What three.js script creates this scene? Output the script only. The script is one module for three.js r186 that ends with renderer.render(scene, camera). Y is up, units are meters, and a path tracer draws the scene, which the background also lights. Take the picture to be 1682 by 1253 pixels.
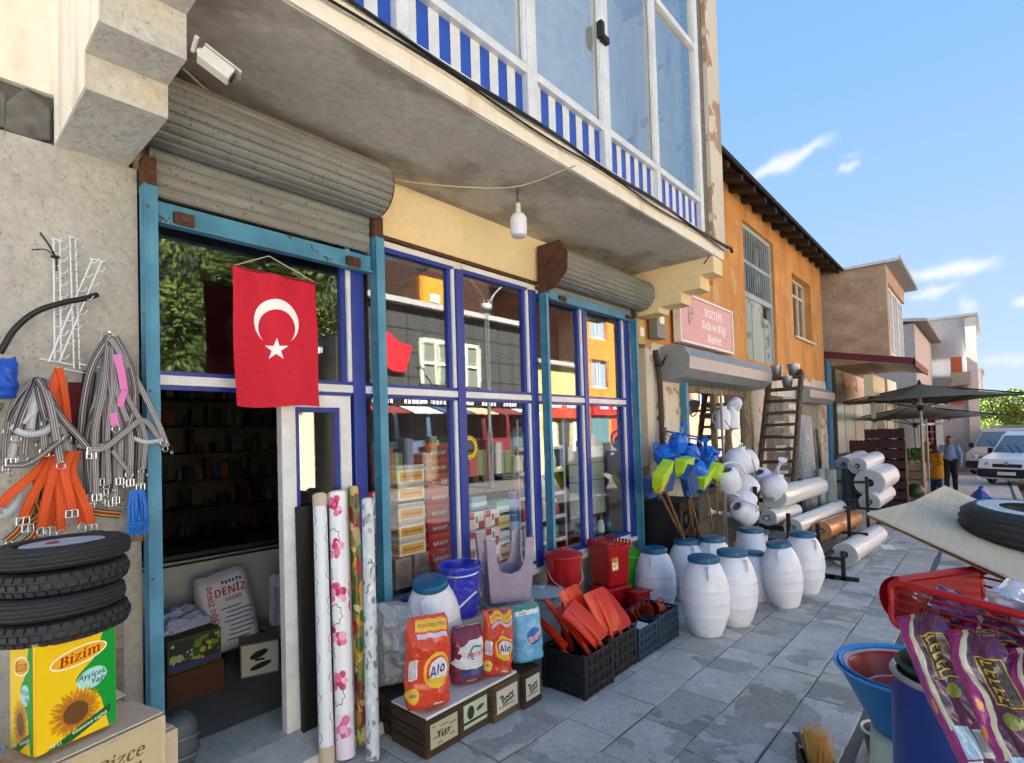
import * as THREE from 'three';
import { mergeGeometries } from 'three/addons/utils/BufferGeometryUtils.js';
import { RoundedBoxGeometry } from 'three/addons/geometries/RoundedBoxGeometry.js';
import { MarchingCubes } from 'three/addons/objects/MarchingCubes.js';

// ------------------------------------------------------------------ camera, sky, sun, exposure
const V3 = (x, y, z) => new THREE.Vector3(x, y, z);
const FPX = 890, CX = 841, CY = 692, EYE = V3(0, 1.75, 3.15), SLOPE = 0.02;
const [YAW, PITCH, ROLL] = [48.5, 1.4, -1.7].map(THREE.MathUtils.degToRad);
const fwd = V3(Math.cos(PITCH) * Math.sin(YAW), Math.sin(PITCH), -Math.cos(PITCH) * Math.cos(YAW));
const r0 = V3(Math.cos(YAW), 0, Math.sin(YAW)), u0 = r0.clone().cross(fwd);
const rgt = r0.clone().multiplyScalar(Math.cos(ROLL)).addScaledVector(u0, Math.sin(ROLL));
const upv = u0.clone().multiplyScalar(Math.cos(ROLL)).addScaledVector(r0, -Math.sin(ROLL));
const scene = new THREE.Scene();
const camera = new THREE.PerspectiveCamera(2 * Math.atan(CY / FPX) * 180 / Math.PI, 1682 / 1384, 0.05, 900);
camera.position.copy(EYE);
camera.quaternion.setFromRotationMatrix(new THREE.Matrix4().makeBasis(rgt, upv, fwd.clone().negate()));
camera.setViewOffset(1682, 1384, 0, 0, 1682, 1253);
camera.updateMatrixWorld();
const renderer = new THREE.WebGLRenderer({ antialias: true });
renderer.toneMapping = THREE.LinearToneMapping;
const EXPOSURE = 9.6;
renderer.toneMappingExposure = EXPOSURE;
renderer.shadowMap.enabled = true;
// a pixel of the photograph gives a direction; the distance comes from the plane it lies on
const ray = (px, py) => rgt.clone().multiplyScalar((px - CX) / FPX).addScaledVector(upv, -(py - CY) / FPX).add(fwd);
const onZ = (px, py, z = 0) => { const d = ray(px, py); return EYE.clone().addScaledVector(d, (z - EYE.z) / d.z); };
const onX = (px, py, x) => { const d = ray(px, py); return EYE.clone().addScaledVector(d, x / d.x); };
const onG = (px, py, h = 0) => { const d = ray(px, py); return EYE.clone().addScaledVector(d, (h - EYE.y) / (d.y + SLOPE * d.x)); };
const onY = (px, py, y) => { const d = ray(px, py); return EYE.clone().addScaledVector(d, (y - EYE.y) / d.y); };
const at = (px, py, zc) => EYE.clone().addScaledVector(ray(px, py), zc);
const gy = (x) => -SLOPE * x;

const SUN = V3(0.06, 0.72, -0.69).normalize();
const sun = new THREE.DirectionalLight(new THREE.Color(1, 0.975, 0.94), 5);
sun.position.copy(SUN).multiplyScalar(60); sun.target.position.set(8, 0, 4);
sun.castShadow = true; sun.shadow.mapSize.set(2048, 2048);
Object.assign(sun.shadow.camera, { left: -45, right: 45, top: 45, bottom: -45, near: 1, far: 140 });
scene.add(sun, sun.target);

// seeded random numbers and tileable noise
function rng(seed) { let s = seed >>> 0; return () => { s = (s + 0x6d2b79f5) | 0; let t = Math.imul(s ^ (s >>> 15), 1 | s); t = (t + Math.imul(t ^ (t >>> 7), 61 | t)) ^ t; return ((t ^ (t >>> 14)) >>> 0) / 4294967296; }; }
const RT = new Float32Array(65536); { const R = rng(12345); for (let i = 0; i < 65536; i++) RT[i] = R(); }
const ih = (x, y, s) => RT[(x * 12289 + y * 40503 + s * 7919) & 65535];
function vn(x, y, px, py, s) {
  const xi = Math.floor(x), yi = Math.floor(y), fx = x - xi, fy = y - yi, a = fx * fx * (3 - 2 * fx), b = fy * fy * (3 - 2 * fy);
  const X0 = xi % px, X1 = (xi + 1) % px, Y0 = yi % py, Y1 = (yi + 1) % py;
  const p = ih(X0, Y0, s), q = ih(X1, Y0, s), r = ih(X0, Y1, s), t = ih(X1, Y1, s);
  return p + (q - p) * a + (r - p) * b + (p - q - r + t) * a * b;
}
function fbm(u, v, fx, fy, oct, s) { let a = 0, w = 0.5, t = 0; for (let i = 0; i < oct; i++) { a += w * vn(u * fx, v * fy, fx, fy, s + i * 17); t += w; w *= 0.55; fx *= 2; fy *= 2; } return a / t; }
const sstep = (a, b, x) => { const t = Math.min(1, Math.max(0, (x - a) / (b - a))); return t * t * (3 - 2 * t); };
const mix = (a, b, t) => a + (b - a) * t;

// one clear sky with thin wind-drawn clouds
{
  const W = 1536, Hh = 768, data = new Float32Array(W * Hh * 4), clouds = [];
  const addCloud = (a, b, wid, seed, dens) => {
    const c = a.clone().add(b).normalize(), t = b.clone().sub(a).normalize(), n = c.clone().cross(t).normalize();
    clouds.push({ c, t, n, la: a.angleTo(b) / 2, wid, seed, dens });
  };
  const pxc = (x0, y0, x1, y1, wid, seed, dens) => addCloud(ray(x0, y0).normalize(), ray(x1, y1).normalize(), wid, seed, dens);
  pxc(1205, 302, 1385, 220, 0.016, 1, 1); pxc(1370, 282, 1418, 266, 0.008, 2, 0.8); pxc(1378, 262, 1418, 248, 0.005, 3, 0.4);
  pxc(1470, 455, 1660, 425, 0.014, 4, 1); pxc(1480, 492, 1590, 466, 0.010, 5, 0.85); pxc(1655, 497, 1720, 490, 0.010, 6, 0.9);
  pxc(1570, 512, 1612, 500, 0.016, 7, 0.6); pxc(1590, 595, 1720, 588, 0.010, 8, 0.5);
  const R = rng(77);
  for (let i = 0; i < 34; i++) {
    const az = R() * 6.283, el = 0.12 + R() * 0.75, l = 0.05 + R() * 0.16, dir = (a, e) => V3(Math.cos(a) * Math.cos(e), Math.sin(e), Math.sin(a) * Math.cos(e));
    if (dir(az, el).dot(ray(1400, 350).normalize()) > 0.86) continue;
    addCloud(dir(az - l, el - 0.03), dir(az + l, el + 0.05), 0.01 + R() * 0.02, 20 + i, 0.4 + R() * 0.5);
  }
  const hz = [0.82, 0.95, 1.02], md = [0.30, 0.59, 0.99], zn = [0.16, 0.39, 0.84], gd = [0.30, 0.30, 0.28], cw = [1.05, 1.06, 1.08], gw = [1, 0.93, 0.8], d = V3(0, 0, 0);
  for (const c of clouds) c.cos = Math.cos(c.la * 1.2 + c.wid * 3);
  for (let j = 0; j < Hh; j++) for (let i = 0; i < W; i++) {
    const phi = ((i + 0.5) / W - 0.5) * 2 * Math.PI, th = ((j + 0.5) / Hh - 0.5) * Math.PI, k = (j * W + i) * 4;
    d.set(Math.cos(th) * Math.cos(phi), Math.sin(th), Math.cos(th) * Math.sin(phi));
    const e = Math.max(0, d.y), g = Math.max(0, d.dot(SUN)), g4 = g * g * g * g, glow = g > 0.6 ? 0.25 * g4 * g4 * g4 + 0.6 * g4 ** 20 : 0, ef = Math.min(1, e / 0.5) ** 0.55;
    let cl = 0;
    if (d.y > 0.02) for (const c of clouds) {
      const cc = d.x * c.c.x + d.y * c.c.y + d.z * c.c.z; if (cc < c.cos) continue;
      const u = d.dot(c.t) / cc / c.la, v = d.dot(c.n) / cc / c.wid;
      if (Math.abs(u) > 1.1 || Math.abs(v) > 2.5) continue;
      const nz = vn(u * 2.2 + 40, v * 0.7 + 30 + u * 1.5, 997, 997, c.seed), n2 = vn(u * 14 + 60, v * 3 + u * 6 + 50, 997, 997, c.seed + 9);
      const wv = v + (nz - 0.5) * 0.9, env = (1 - sstep(0.35, 1, Math.abs(u))) ** 0.8;
      cl = Math.max(cl, c.dens * env * (1 - sstep(0.1, 1.25 * (1 - 0.6 * Math.abs(u)), Math.abs(wv) + (n2 - 0.5) * 0.35)));
    }
    for (let q = 0; q < 3; q++) {
      let s = e < 0.5 ? mix(hz[q], md[q], ef) : mix(md[q], zn[q], (e - 0.5) / 0.5);
      s = mix(s, cw[q], cl * 0.85) + glow * gw[q];
      if (d.y < 0) s = mix(hz[q], gd[q], Math.min(1, -d.y * 12));
      data[k + q] = s / EXPOSURE;
    }
    data[k + 3] = 1;
  }
  const tex = new THREE.DataTexture(data, W, Hh, THREE.RGBAFormat, THREE.FloatType);
  tex.mapping = THREE.EquirectangularReflectionMapping; tex.magFilter = tex.minFilter = THREE.LinearFilter; tex.wrapS = THREE.RepeatWrapping; tex.needsUpdate = true;
  scene.background = tex; scene.environment = tex;
}

// ------------------------------------------------------------------ helpers: textures and materials
function dataTex(size, fn, srgb = true, sizeM = 1) {
  const d = new Uint8Array(size * size * 4);
  for (let j = 0; j < size; j++) for (let i = 0; i < size; i++) {
    const c = fn((i + 0.5) / size, (j + 0.5) / size), k = (j * size + i) * 4;
    for (let q = 0; q < 3; q++) d[k + q] = Math.max(0, Math.min(255, c[q])); d[k + 3] = 255;
  }
  const t = new THREE.DataTexture(d, size, size);
  t.wrapS = t.wrapT = THREE.RepeatWrapping; t.magFilter = THREE.LinearFilter; t.minFilter = THREE.LinearMipmapLinearFilter; t.generateMipmaps = true;
  if (srgb) t.colorSpace = THREE.SRGBColorSpace; t.repeat.set(1 / sizeM, 1 / sizeM); t.needsUpdate = true; return t;
}
const grey = (v) => [v, v, v], lerp3 = (a, b, t) => a.map((v, i) => mix(v, b[i], t));
function canvasTex(w, h, draw) {
  const c = document.createElement('canvas'); c.width = w; c.height = h; const g = c.getContext('2d'); draw(g, w, h);
  const t = new THREE.CanvasTexture(c); t.colorSpace = THREE.SRGBColorSpace; t.wrapS = t.wrapT = THREE.RepeatWrapping; return t;
}
function mat(color, rough = 0.7, o = {}) {
  const { metre, ...rest } = o, P = ['transmission', 'clearcoat', 'sheen', 'ior', 'thickness', 'specularIntensity'].some((k) => k in rest);
  const m = new (P ? THREE.MeshPhysicalMaterial : THREE.MeshStandardMaterial)({ color: new THREE.Color(color), roughness: rough, side: THREE.DoubleSide, ...rest });
  m.userData.metre = metre ?? !!(rest.map || rest.bumpMap); return m;
}
// ------------------------------------------------------------------ helpers: geometry
const M4 = (x = 0, y = 0, z = 0, rx = 0, ry = 0, rz = 0, s = 1) => new THREE.Matrix4().compose(V3(x, y, z), new THREE.Quaternion().setFromEuler(new THREE.Euler(rx, ry, rz)), typeof s === 'number' ? V3(s, s, s) : V3(...s));
const put = (g, ...a) => g.applyMatrix4(M4(...a));
const bx = (w, h, d, ...a) => put(new THREE.BoxGeometry(w, h, d), ...a);
const span = (x0, x1, y0, y1, z0, z1) => bx(x1 - x0, y1 - y0, z1 - z0, (x0 + x1) / 2, (y0 + y1) / 2, (z0 + z1) / 2);
const rb = (w, h, d, r, ...a) => put(new RoundedBoxGeometry(w, h, d, 2, Math.min(r, w / 2.01, h / 2.01, d / 2.01)), ...a);
const cyl = (r1, r2, h, n, ...a) => put(new THREE.CylinderGeometry(r1, r2, h, n), ...a);
const tor = (R, r, n1, n2, ...a) => put(new THREE.TorusGeometry(R, r, n1, n2), ...a);
const sph = (r, n, ...a) => put(new THREE.SphereGeometry(r, n, Math.ceil(n * 0.7)), ...a);
const lathe = (pts, n, ...a) => put(new THREE.LatheGeometry(pts.map(([x, y]) => new THREE.Vector2(x, y)), n), ...a);
const tube = (pts, r, n = 24, k = 6, closed = false) => new THREE.TubeGeometry(new THREE.CatmullRomCurve3(pts.map((p) => p.isVector3 ? p : V3(...p)), closed), n, r, k, closed);
function rod(a, b, r, k = 6) { const A = a.isVector3 ? a : V3(...a), B = b.isVector3 ? b : V3(...b), d = B.clone().sub(A), g = new THREE.CylinderGeometry(r, r, d.length(), k); g.applyQuaternion(new THREE.Quaternion().setFromUnitVectors(V3(0, 1, 0), d.normalize())); return g.translate((A.x + B.x) / 2, (A.y + B.y) / 2, (A.z + B.z) / 2); }
function beam(a, b, w, h) { const A = V3(...a), B = V3(...b), d = B.clone().sub(A), L = d.length(); const g = new THREE.BoxGeometry(w, h, L); g.applyMatrix4(new THREE.Matrix4().lookAt(V3(0, 0, 0), d, Math.abs(d.y) > 0.95 * L ? V3(1, 0, 0) : V3(0, 1, 0))); return g.translate((A.x + B.x) / 2, (A.y + B.y) / 2, (A.z + B.z) / 2); }
function ext(pts, depth, bevel = 0, ...a) { const s = new THREE.Shape(pts.map(([x, y]) => new THREE.Vector2(x, y))); return put(new THREE.ExtrudeGeometry(s, { depth, bevelEnabled: bevel > 0, bevelSize: bevel, bevelThickness: bevel, bevelSegments: 1, curveSegments: 6 }), ...a); }
const prismX = (pts, x0, x1) => put(ext(pts.map(([z, y]) => [-z, y]), x1 - x0), 0, 0, 0, 0, Math.PI / 2, 0).translate(x0, 0, 0);   // profile [z, y] drawn out along x
function metreUV(g, ox = 0, oy = 0) {   // planar texture coordinates in metres
  const p = g.attributes.position, n = g.attributes.normal, uv = new Float32Array(p.count * 2);
  for (let i = 0; i < p.count; i++) {
    const ax = Math.abs(n.getX(i)), ay = Math.abs(n.getY(i)), az = Math.abs(n.getZ(i));
    const [u, v] = ay > ax && ay > az ? [p.getX(i), p.getZ(i)] : ax > az ? [p.getZ(i), p.getY(i)] : [p.getX(i), p.getY(i)];
    uv[2 * i] = u + ox; uv[2 * i + 1] = v + oy;
  }
  g.setAttribute('uv', new THREE.BufferAttribute(uv, 2)); return g;
}
const plain = (g) => { const q = g.index ? g.toNonIndexed() : g; for (const k of Object.keys(q.attributes)) if (!['position', 'normal', 'uv', 'color'].includes(k)) q.deleteAttribute(k); return q; };
const join = (gs) => { const a = [gs].flat().map(plain); return a.length === 1 ? a[0] : mergeGeometries(a); };
// ------------------------------------------------------------------ helpers: objects
const taken = {};
const numbered = (n) => { const k = taken[n] = (taken[n] ?? -1) + 1; return k ? `${n}_${String(k).padStart(3, '0')}` : n; };
const kids = new WeakMap();
function partName(parent, n) { if (!kids.has(parent)) kids.set(parent, {}); const t = kids.get(parent), k = t[n] = (t[n] ?? -1) + 1; return k ? `${n}_${String(k).padStart(3, '0')}` : n; }
function obj(name, geos, m, parent = scene) {
  let g = Array.isArray(geos) ? join(geos) : geos;
  if (m.userData.metre && !g.userData.uvDone) { g = plain(g); metreUV(g); g.userData.uvDone = true; }
  const o = new THREE.Mesh(g, m); o.castShadow = o.receiveShadow = true;
  o.name = parent === scene ? numbered(name) : partName(parent, name); parent.add(o); return o;
}
const piece = (name, g, m, parent, x = 0, y = 0, z = 0, rx = 0, ry = 0, rz = 0) => { const o = obj(name, g, m, parent); o.position.set(x, y, z); o.rotation.set(rx, ry, rz); return o; };
function thing(name, label, category, pos = [0, 0, 0], turn = 0, group) {
  const o = new THREE.Group(); o.name = numbered(name); scene.add(o); const p = pos.isVector3 ? pos.toArray() : pos;
  o.position.set(...p); o.rotation.y = turn; o.userData = { label, category }; if (group) o.userData.group = group; return o;
}
function tag(o, label, category, group) { o.userData.label = label; o.userData.category = category; if (group) o.userData.group = group; return o; }
function struct(name, geos, m) { const o = obj(name, geos, m); o.userData.kind = 'structure'; return o; }
function dup(root, pos, turn, label, group) {
  const r = root.clone(); r.userData = { ...root.userData }; r.name = numbered(root.name.replace(/_\d{3}$/, '')); scene.add(r);
  r.position.set(...(pos.isVector3 ? pos.toArray() : pos)); r.rotation.set(0, turn, 0); if (label) r.userData.label = label; if (group) r.userData.group = group; return r;
}
// ------------------------------------------------------------------ surfaces
const T = {};
T.plaster = dataTex(512, (u, v) => { const a = fbm(u, v, 6, 6, 5, 3), b = fbm(u, v, 70, 70, 2, 9), s = vn(u * 180, v * 180, 180, 180, 5) > 0.90 ? -44 : 0; const w = sstep(0.5, 0.72, fbm(u, v, 4, 4, 4, 31)); return lerp3([226, 223, 218], [230, 219, 200], w).map((c) => c - 34 * (0.6 - a) - 26 * (0.5 - b) + s); }, true, 1.6);
T.plasterB = dataTex(512, (u, v) => grey(128 + 120 * (fbm(u, v, 40, 40, 4, 9) - 0.5) + 60 * (fbm(u, v, 6, 6, 3, 3) - 0.5)), false, 1.6);
T.soffit = dataTex(512, (u, v) => { const a = fbm(u, v, 5, 5, 5, 41), st = sstep(0.54, 0.7, fbm(u, v, 3, 5, 5, 43)), b = fbm(u, v, 80, 80, 2, 45); return lerp3([226, 224, 220], [180, 174, 166], st * 0.8).map((c) => c - 30 * (0.6 - a) - 24 * (0.5 - b)); }, true, 2.6);
T.white = dataTex(512, (u, v) => { const st = sstep(0.55, 0.8, fbm(u, v, 14, 2, 4, 51)), b = fbm(u, v, 60, 60, 2, 52); return lerp3([250, 247, 240], [222, 204, 184], st * 0.7).map((c) => c - 10 * (0.5 - b)); }, true, 2);
T.cream = dataTex(256, (u, v) => { const a = fbm(u, v, 4, 4, 5, 61), b = fbm(u, v, 60, 60, 2, 62); return [252, 240, 214].map((c) => c - 26 * (0.5 - a) - 10 * (0.5 - b)); }, true, 1.5);
T.grain = dataTex(256, (u, v) => grey(238 + 34 * (fbm(u, v, 8, 8, 5, 71) - 0.5) + 14 * (fbm(u, v, 90, 90, 1, 72) - 0.5)), true, 0.6);
T.fineB = dataTex(256, (u, v) => grey(128 + 110 * (fbm(u, v, 30, 30, 4, 73) - 0.5)), false, 0.5);
T.chip = dataTex(512, (u, v) => { const n = fbm(u, v, 10, 10, 5, 81), m2 = fbm(u, v, 26, 26, 3, 82), a = fbm(u, v, 5, 5, 3, 83); const ch = sstep(0.69, 0.72, n * 0.6 + m2 * 0.4); return lerp3([72, 136, 166].map((c) => c + 46 * (a - 0.5)), [74, 66, 60], ch); }, true, 0.9);
T.blue = dataTex(256, (u, v) => { const a = fbm(u, v, 6, 6, 4, 91); return [30, 54, 146].map((c) => c + 26 * (a - 0.5)); }, true, 0.8);
T.rust = dataTex(256, (u, v) => { const a = fbm(u, v, 8, 8, 5, 95); return lerp3([58, 36, 28], [106, 66, 46], a).map((c) => c + 24 * (fbm(u, v, 50, 50, 2, 96) - 0.5)); }, true, 0.4);
T.slatm = dataTex(256, (u, v) => { const a = fbm(u, v, 3, 12, 5, 98), s = fbm(u, v, 40, 40, 2, 99) > 0.8 ? -40 : 0, y = sstep(0.5, 0.75, fbm(u, v, 2, 3, 3, 100)); return lerp3([166, 168, 167], [172, 165, 150], y * 0.6).map((c) => c + 50 * (a - 0.5) + s); }, true, 0.8);
T.orange = dataTex(512, (u, v) => { const st = sstep(0.52, 0.72, fbm(u, v, 12, 3, 5, 101)), a = fbm(u, v, 6, 6, 4, 102), wv = sstep(0.62, 0.75, fbm(u, v, 8, 5, 5, 103)); return lerp3(lerp3([212, 148, 80], [190, 128, 68], st * 0.6), [212, 184, 146], wv * 0.6).map((c) => c + 30 * (a - 0.5)); }, true, 2.4);
T.brown = dataTex(512, (u, v) => { const a = fbm(u, v, 5, 9, 5, 111), b = fbm(u, v, 50, 50, 2, 112); return [186, 158, 132].map((c) => c + 60 * (a - 0.5) + 24 * (b - 0.5)); }, true, 2.5);
T.wash = dataTex(512, (u, v) => { const n = fbm(u, v, 5, 5, 5, 121), p = sstep(0.6, 0.66, fbm(u, v, 6, 7, 5, 122)), st = sstep(0.55, 0.75, fbm(u, v, 12, 2, 4, 123)); return lerp3(lerp3([236, 230, 220], [190, 160, 140], p), [170, 158, 148], st * 0.6).map((c) => c + 30 * (n - 0.5)); }, true, 2);
T.paving = dataTex(1024, (u, v) => {
  const a = fbm(u, v, 10, 10, 5, 131), b = fbm(u, v, 120, 120, 2, 132), f = fbm(u, v, 7, 7, 6, 133), f2 = fbm(u, v, 16, 12, 5, 134), zone = sstep(0.44, 0.6, fbm(u, v, 3, 3, 2, 136));
  const worn = sstep(0.545, 0.565, f * 0.55 + f2 * 0.45) * zone, dust = sstep(0.55, 0.7, fbm(u, v, 14, 14, 4, 135));
  return lerp3(lerp3([188, 187, 184], [160, 159, 157], worn), [204, 203, 200], dust * 0.5 * (1 - worn)).map((c) => c + 36 * (a - 0.5) + 26 * (b - 0.5));
}, true, 3.1);
T.pavingB = dataTex(1024, (u, v) => { const f = fbm(u, v, 7, 7, 6, 133), f2 = fbm(u, v, 16, 12, 5, 134), zone = sstep(0.44, 0.6, fbm(u, v, 3, 3, 2, 136)), worn = sstep(0.545, 0.565, f * 0.55 + f2 * 0.45) * zone; return grey(150 - 60 * worn + 50 * (fbm(u, v, 120, 120, 2, 132) - 0.5)); }, false, 3.1);
T.asphalt = dataTex(512, (u, v) => grey(68 + 50 * (fbm(u, v, 120, 120, 2, 141) - 0.5) + 22 * (fbm(u, v, 5, 5, 4, 142) - 0.5)), true, 2);
T.wood = dataTex(256, (u, v) => { const g = fbm(u, v, 3, 46, 3, 151), a = fbm(u, v, 2, 6, 4, 152); return lerp3([120, 100, 78], [186, 164, 132], g).map((c) => c + 36 * (a - 0.5)); }, true, 0.5);
T.oldwood = dataTex(256, (u, v) => { const g = fbm(u, v, 3, 50, 3, 155), a = fbm(u, v, 3, 8, 4, 156); return lerp3([84, 76, 68], [150, 140, 128], g).map((c) => c + 40 * (a - 0.5)); }, true, 0.6);
T.card = dataTex(256, (u, v) => { const a = fbm(u, v, 4, 4, 4, 161), l = fbm(u, v, 2, 90, 2, 162); return [206, 188, 164].map((c) => c + 18 * (a - 0.5) + 14 * (l - 0.5)); }, true, 0.5);
T.cloth = dataTex(256, (u, v) => grey(236 + 26 * (((Math.floor(u * 128) + Math.floor(v * 128)) & 1) - 0.5) + 30 * (fbm(u, v, 8, 8, 3, 171) - 0.5)), true, 0.25);
T.crinkle = dataTex(256, (u, v) => { const a = Math.abs(fbm(u, v, 7, 7, 4, 181) - 0.5) * 2, b = Math.abs(fbm(u, v, 12, 10, 3, 182) - 0.5) * 2; return grey(255 * Math.min(1, a * 1.4 + b * 0.8)); }, false, 0.35);
T.stone = dataTex(256, (u, v) => { const a = fbm(u, v, 6, 6, 5, 185); return [112, 108, 104].map((c) => c + 70 * (a - 0.5)); }, true, 0.5);
T.wavy = dataTex(256, (u, v) => grey(128 + 200 * (fbm(u, v, 3, 2, 2, 191) - 0.5)), false, 1.3);
T.scuff = dataTex(512, (u, v) => { const d = sstep(0.56, 0.74, fbm(u, v, 5, 9, 5, 201)), s = sstep(0.7, 0.76, fbm(u, v, 30, 60, 3, 202)), k = sstep(0.66, 0.7, fbm(u, v, 60, 8, 3, 203)); return lerp3([244, 244, 246], [224, 221, 216], d * 0.4 + s * 0.3 + k * 0.2); }, true, 0.9);
const A = {
  plaster: mat('#d0cdc7', 0.95, { map: T.plaster, bumpMap: T.plasterB, bumpScale: 0.022 }),
  soffit: mat('#ebe5da', 0.95, { map: T.soffit, bumpMap: T.plasterB, bumpScale: 0.012 }),
  corbel: mat('#e2dfd8', 0.95, { map: T.plaster, bumpMap: T.plasterB, bumpScale: 0.018 }),
  white: mat('#f4eee4', 0.9, { map: T.white, bumpMap: T.plasterB, bumpScale: 0.002 }),
  cream: mat('#f6ead0', 0.9, { map: T.cream, bumpMap: T.plasterB, bumpScale: 0.002 }),
  wash: mat('#e8e0d4', 0.95, { map: T.wash, bumpMap: T.plasterB, bumpScale: 0.004 }),
  cyan: mat('#ffffff', 0.55, { map: T.chip, bumpMap: T.fineB, bumpScale: 0.001 }),
  blue: mat('#ffffff', 0.4, { map: T.blue }),
  alu: mat('#f0f0f0', 0.4, { map: T.grain }),
  rust: mat('#ffffff', 0.85, { map: T.rust, bumpMap: T.fineB, bumpScale: 0.002 }),
  slat: mat('#cbc9c2', 0.6, { map: T.slatm, metalness: 0.1 }),
  glass: mat('#ffffff', 0, { transmission: 1, thickness: 0, ior: 1.8, bumpMap: T.wavy, bumpScale: 0.0012 }),
  glassUp: mat('#ffffff', 0, { transmission: 1, thickness: 0, ior: 2.5, bumpMap: T.wavy, bumpScale: 0.0012 }),
  orange: mat('#ffffff', 0.92, { map: T.orange, bumpMap: T.plasterB, bumpScale: 0.004 }),
  brownwall: mat('#ffffff', 0.95, { map: T.brown, bumpMap: T.plasterB, bumpScale: 0.006 }),
  paving: mat('#ffffff', 0.85, { map: T.paving, bumpMap: T.pavingB, bumpScale: 0.009 }),
  pavingB: mat('#f6f4f0', 0.88, { map: T.paving, bumpMap: T.pavingB, bumpScale: 0.009 }), pavingC: mat('#ecebe8', 0.85, { map: T.paving, bumpMap: T.pavingB, bumpScale: 0.009 }),
  mortar: mat('#6e6b66', 0.95, { map: T.grain }),
  asphalt: mat('#ffffff', 0.95, { map: T.asphalt }),
  wood: mat('#ffffff', 0.85, { map: T.wood }), oldwood: mat('#ffffff', 0.9, { map: T.oldwood }), darkwood: mat('#7c6656', 0.9, { map: T.oldwood }),
  card: mat('#ffffff', 0.9, { map: T.card }),
  black: mat('#141414', 0.5), dark: mat('#23211f', 0.8), steel: mat('#b9bcc0', 0.35, { metalness: 0.9 }), zinc: mat('#9da1a4', 0.45, { metalness: 0.55, map: T.grain }),
  rubber: mat('#26272a', 0.62), pipe: mat('#4a3a32', 0.7, { map: T.grain }), stone: mat('#ffffff', 0.95, { map: T.stone }),
};
const plastic = (c, rough = 0.35, o = {}) => mat(c, rough, { map: T.grain, ...o });
// ------------------------------------------------------------------ ground
const tilt = -Math.atan(SLOPE);
{
  const earth = struct('ground', put(new THREE.PlaneGeometry(900, 900), 0, -0.20, 0, -Math.PI / 2, 0, 0), mat('#8a8478', 1, { map: T.grain })); earth.rotation.z = tilt;
  const road = struct('road', span(-60, 160, -0.18, -0.13, 3.72, 11.4), A.asphalt); road.rotation.z = tilt;
  const far = struct('pavement', span(-60, 160, -0.18, -0.02, 11.4, 15), mat('#6d6a64', 0.9, { map: T.grain })); far.rotation.z = tilt; far.name = 'far_pavement';
  const pave = struct('pavement', [span(-12, 70, -0.17, -0.012, -0.3, 3.55)], A.mortar); pave.rotation.z = tilt;
  // paving slabs, one mesh each, laid in bonded courses
  const R = rng(11), rows = []; let z = -0.02;
  for (const w of [0.36, 0.36, 0.36, 0.36, 0.355, 0.35, 0.34]) { rows.push([z, w, 0.505]); z += w; }
  const zg = z; z += 0.055; for (const w of [0.34, 0.36, 0.36]) { rows.push([z, w, 0.46]); z += w; }
  rows.forEach(([z0, w, L], r) => {
    const off = r % 2 ? L * 0.5 : 0, lo = -1.5, hi = 13;
    for (let x = lo + off + (r * 0.07 % 0.2); x < hi; x += L) {
      const gap = 0.004 + R() * R() * 0.016, len = L - gap, g = metreUV(plain(rb(len, 0.05, w - gap, 0.006, 0, 0, 0)), x + (R() < 0.12 ? R() * 3 : 0), z0 + (R() < 0.12 ? R() * 3 : 0)); g.userData.uvDone = true;
      piece('paving_slab', g, [A.paving, A.paving, A.pavingB, A.pavingC][Math.floor(R() * 4)], pave, x + L / 2, -0.025 + (R() - 0.5) * 0.008, z0 + w / 2 + (R() - 0.5) * 0.006, (R() - 0.5) * 0.012, (R() - 0.5) * 0.014, (R() - 0.5) * 0.01);
    }
  });
  const restG = metreUV(plain(span(13.02, 70, -0.05, -0.006, -0.02, 3.5))); restG.userData.uvDone = true;
  obj('far_paving', restG, A.paving, pave);
  const left = metreUV(plain(span(-12, -1.2, -0.05, -0.006, -0.02, 3.5))); left.userData.uvDone = true; obj('far_paving', left, A.paving, pave);
  const kerb = struct('kerb', span(-12, 70, -0.17, -0.004, 3.55, 3.56), A.mortar); kerb.rotation.z = tilt;
  const kg = [0, 1, 2, 3].map((i) => { const g = metreUV(plain(rb(0.98, 0.2, 0.15, 0.02)), i * 0.7, i); g.userData.uvDone = true; return g; });
  for (let i = 0; i < 60; i++) piece('kerb_stone', kg[i % 4], A.paving, kerb, -8 + i, -0.085, 3.636);
}

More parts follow.
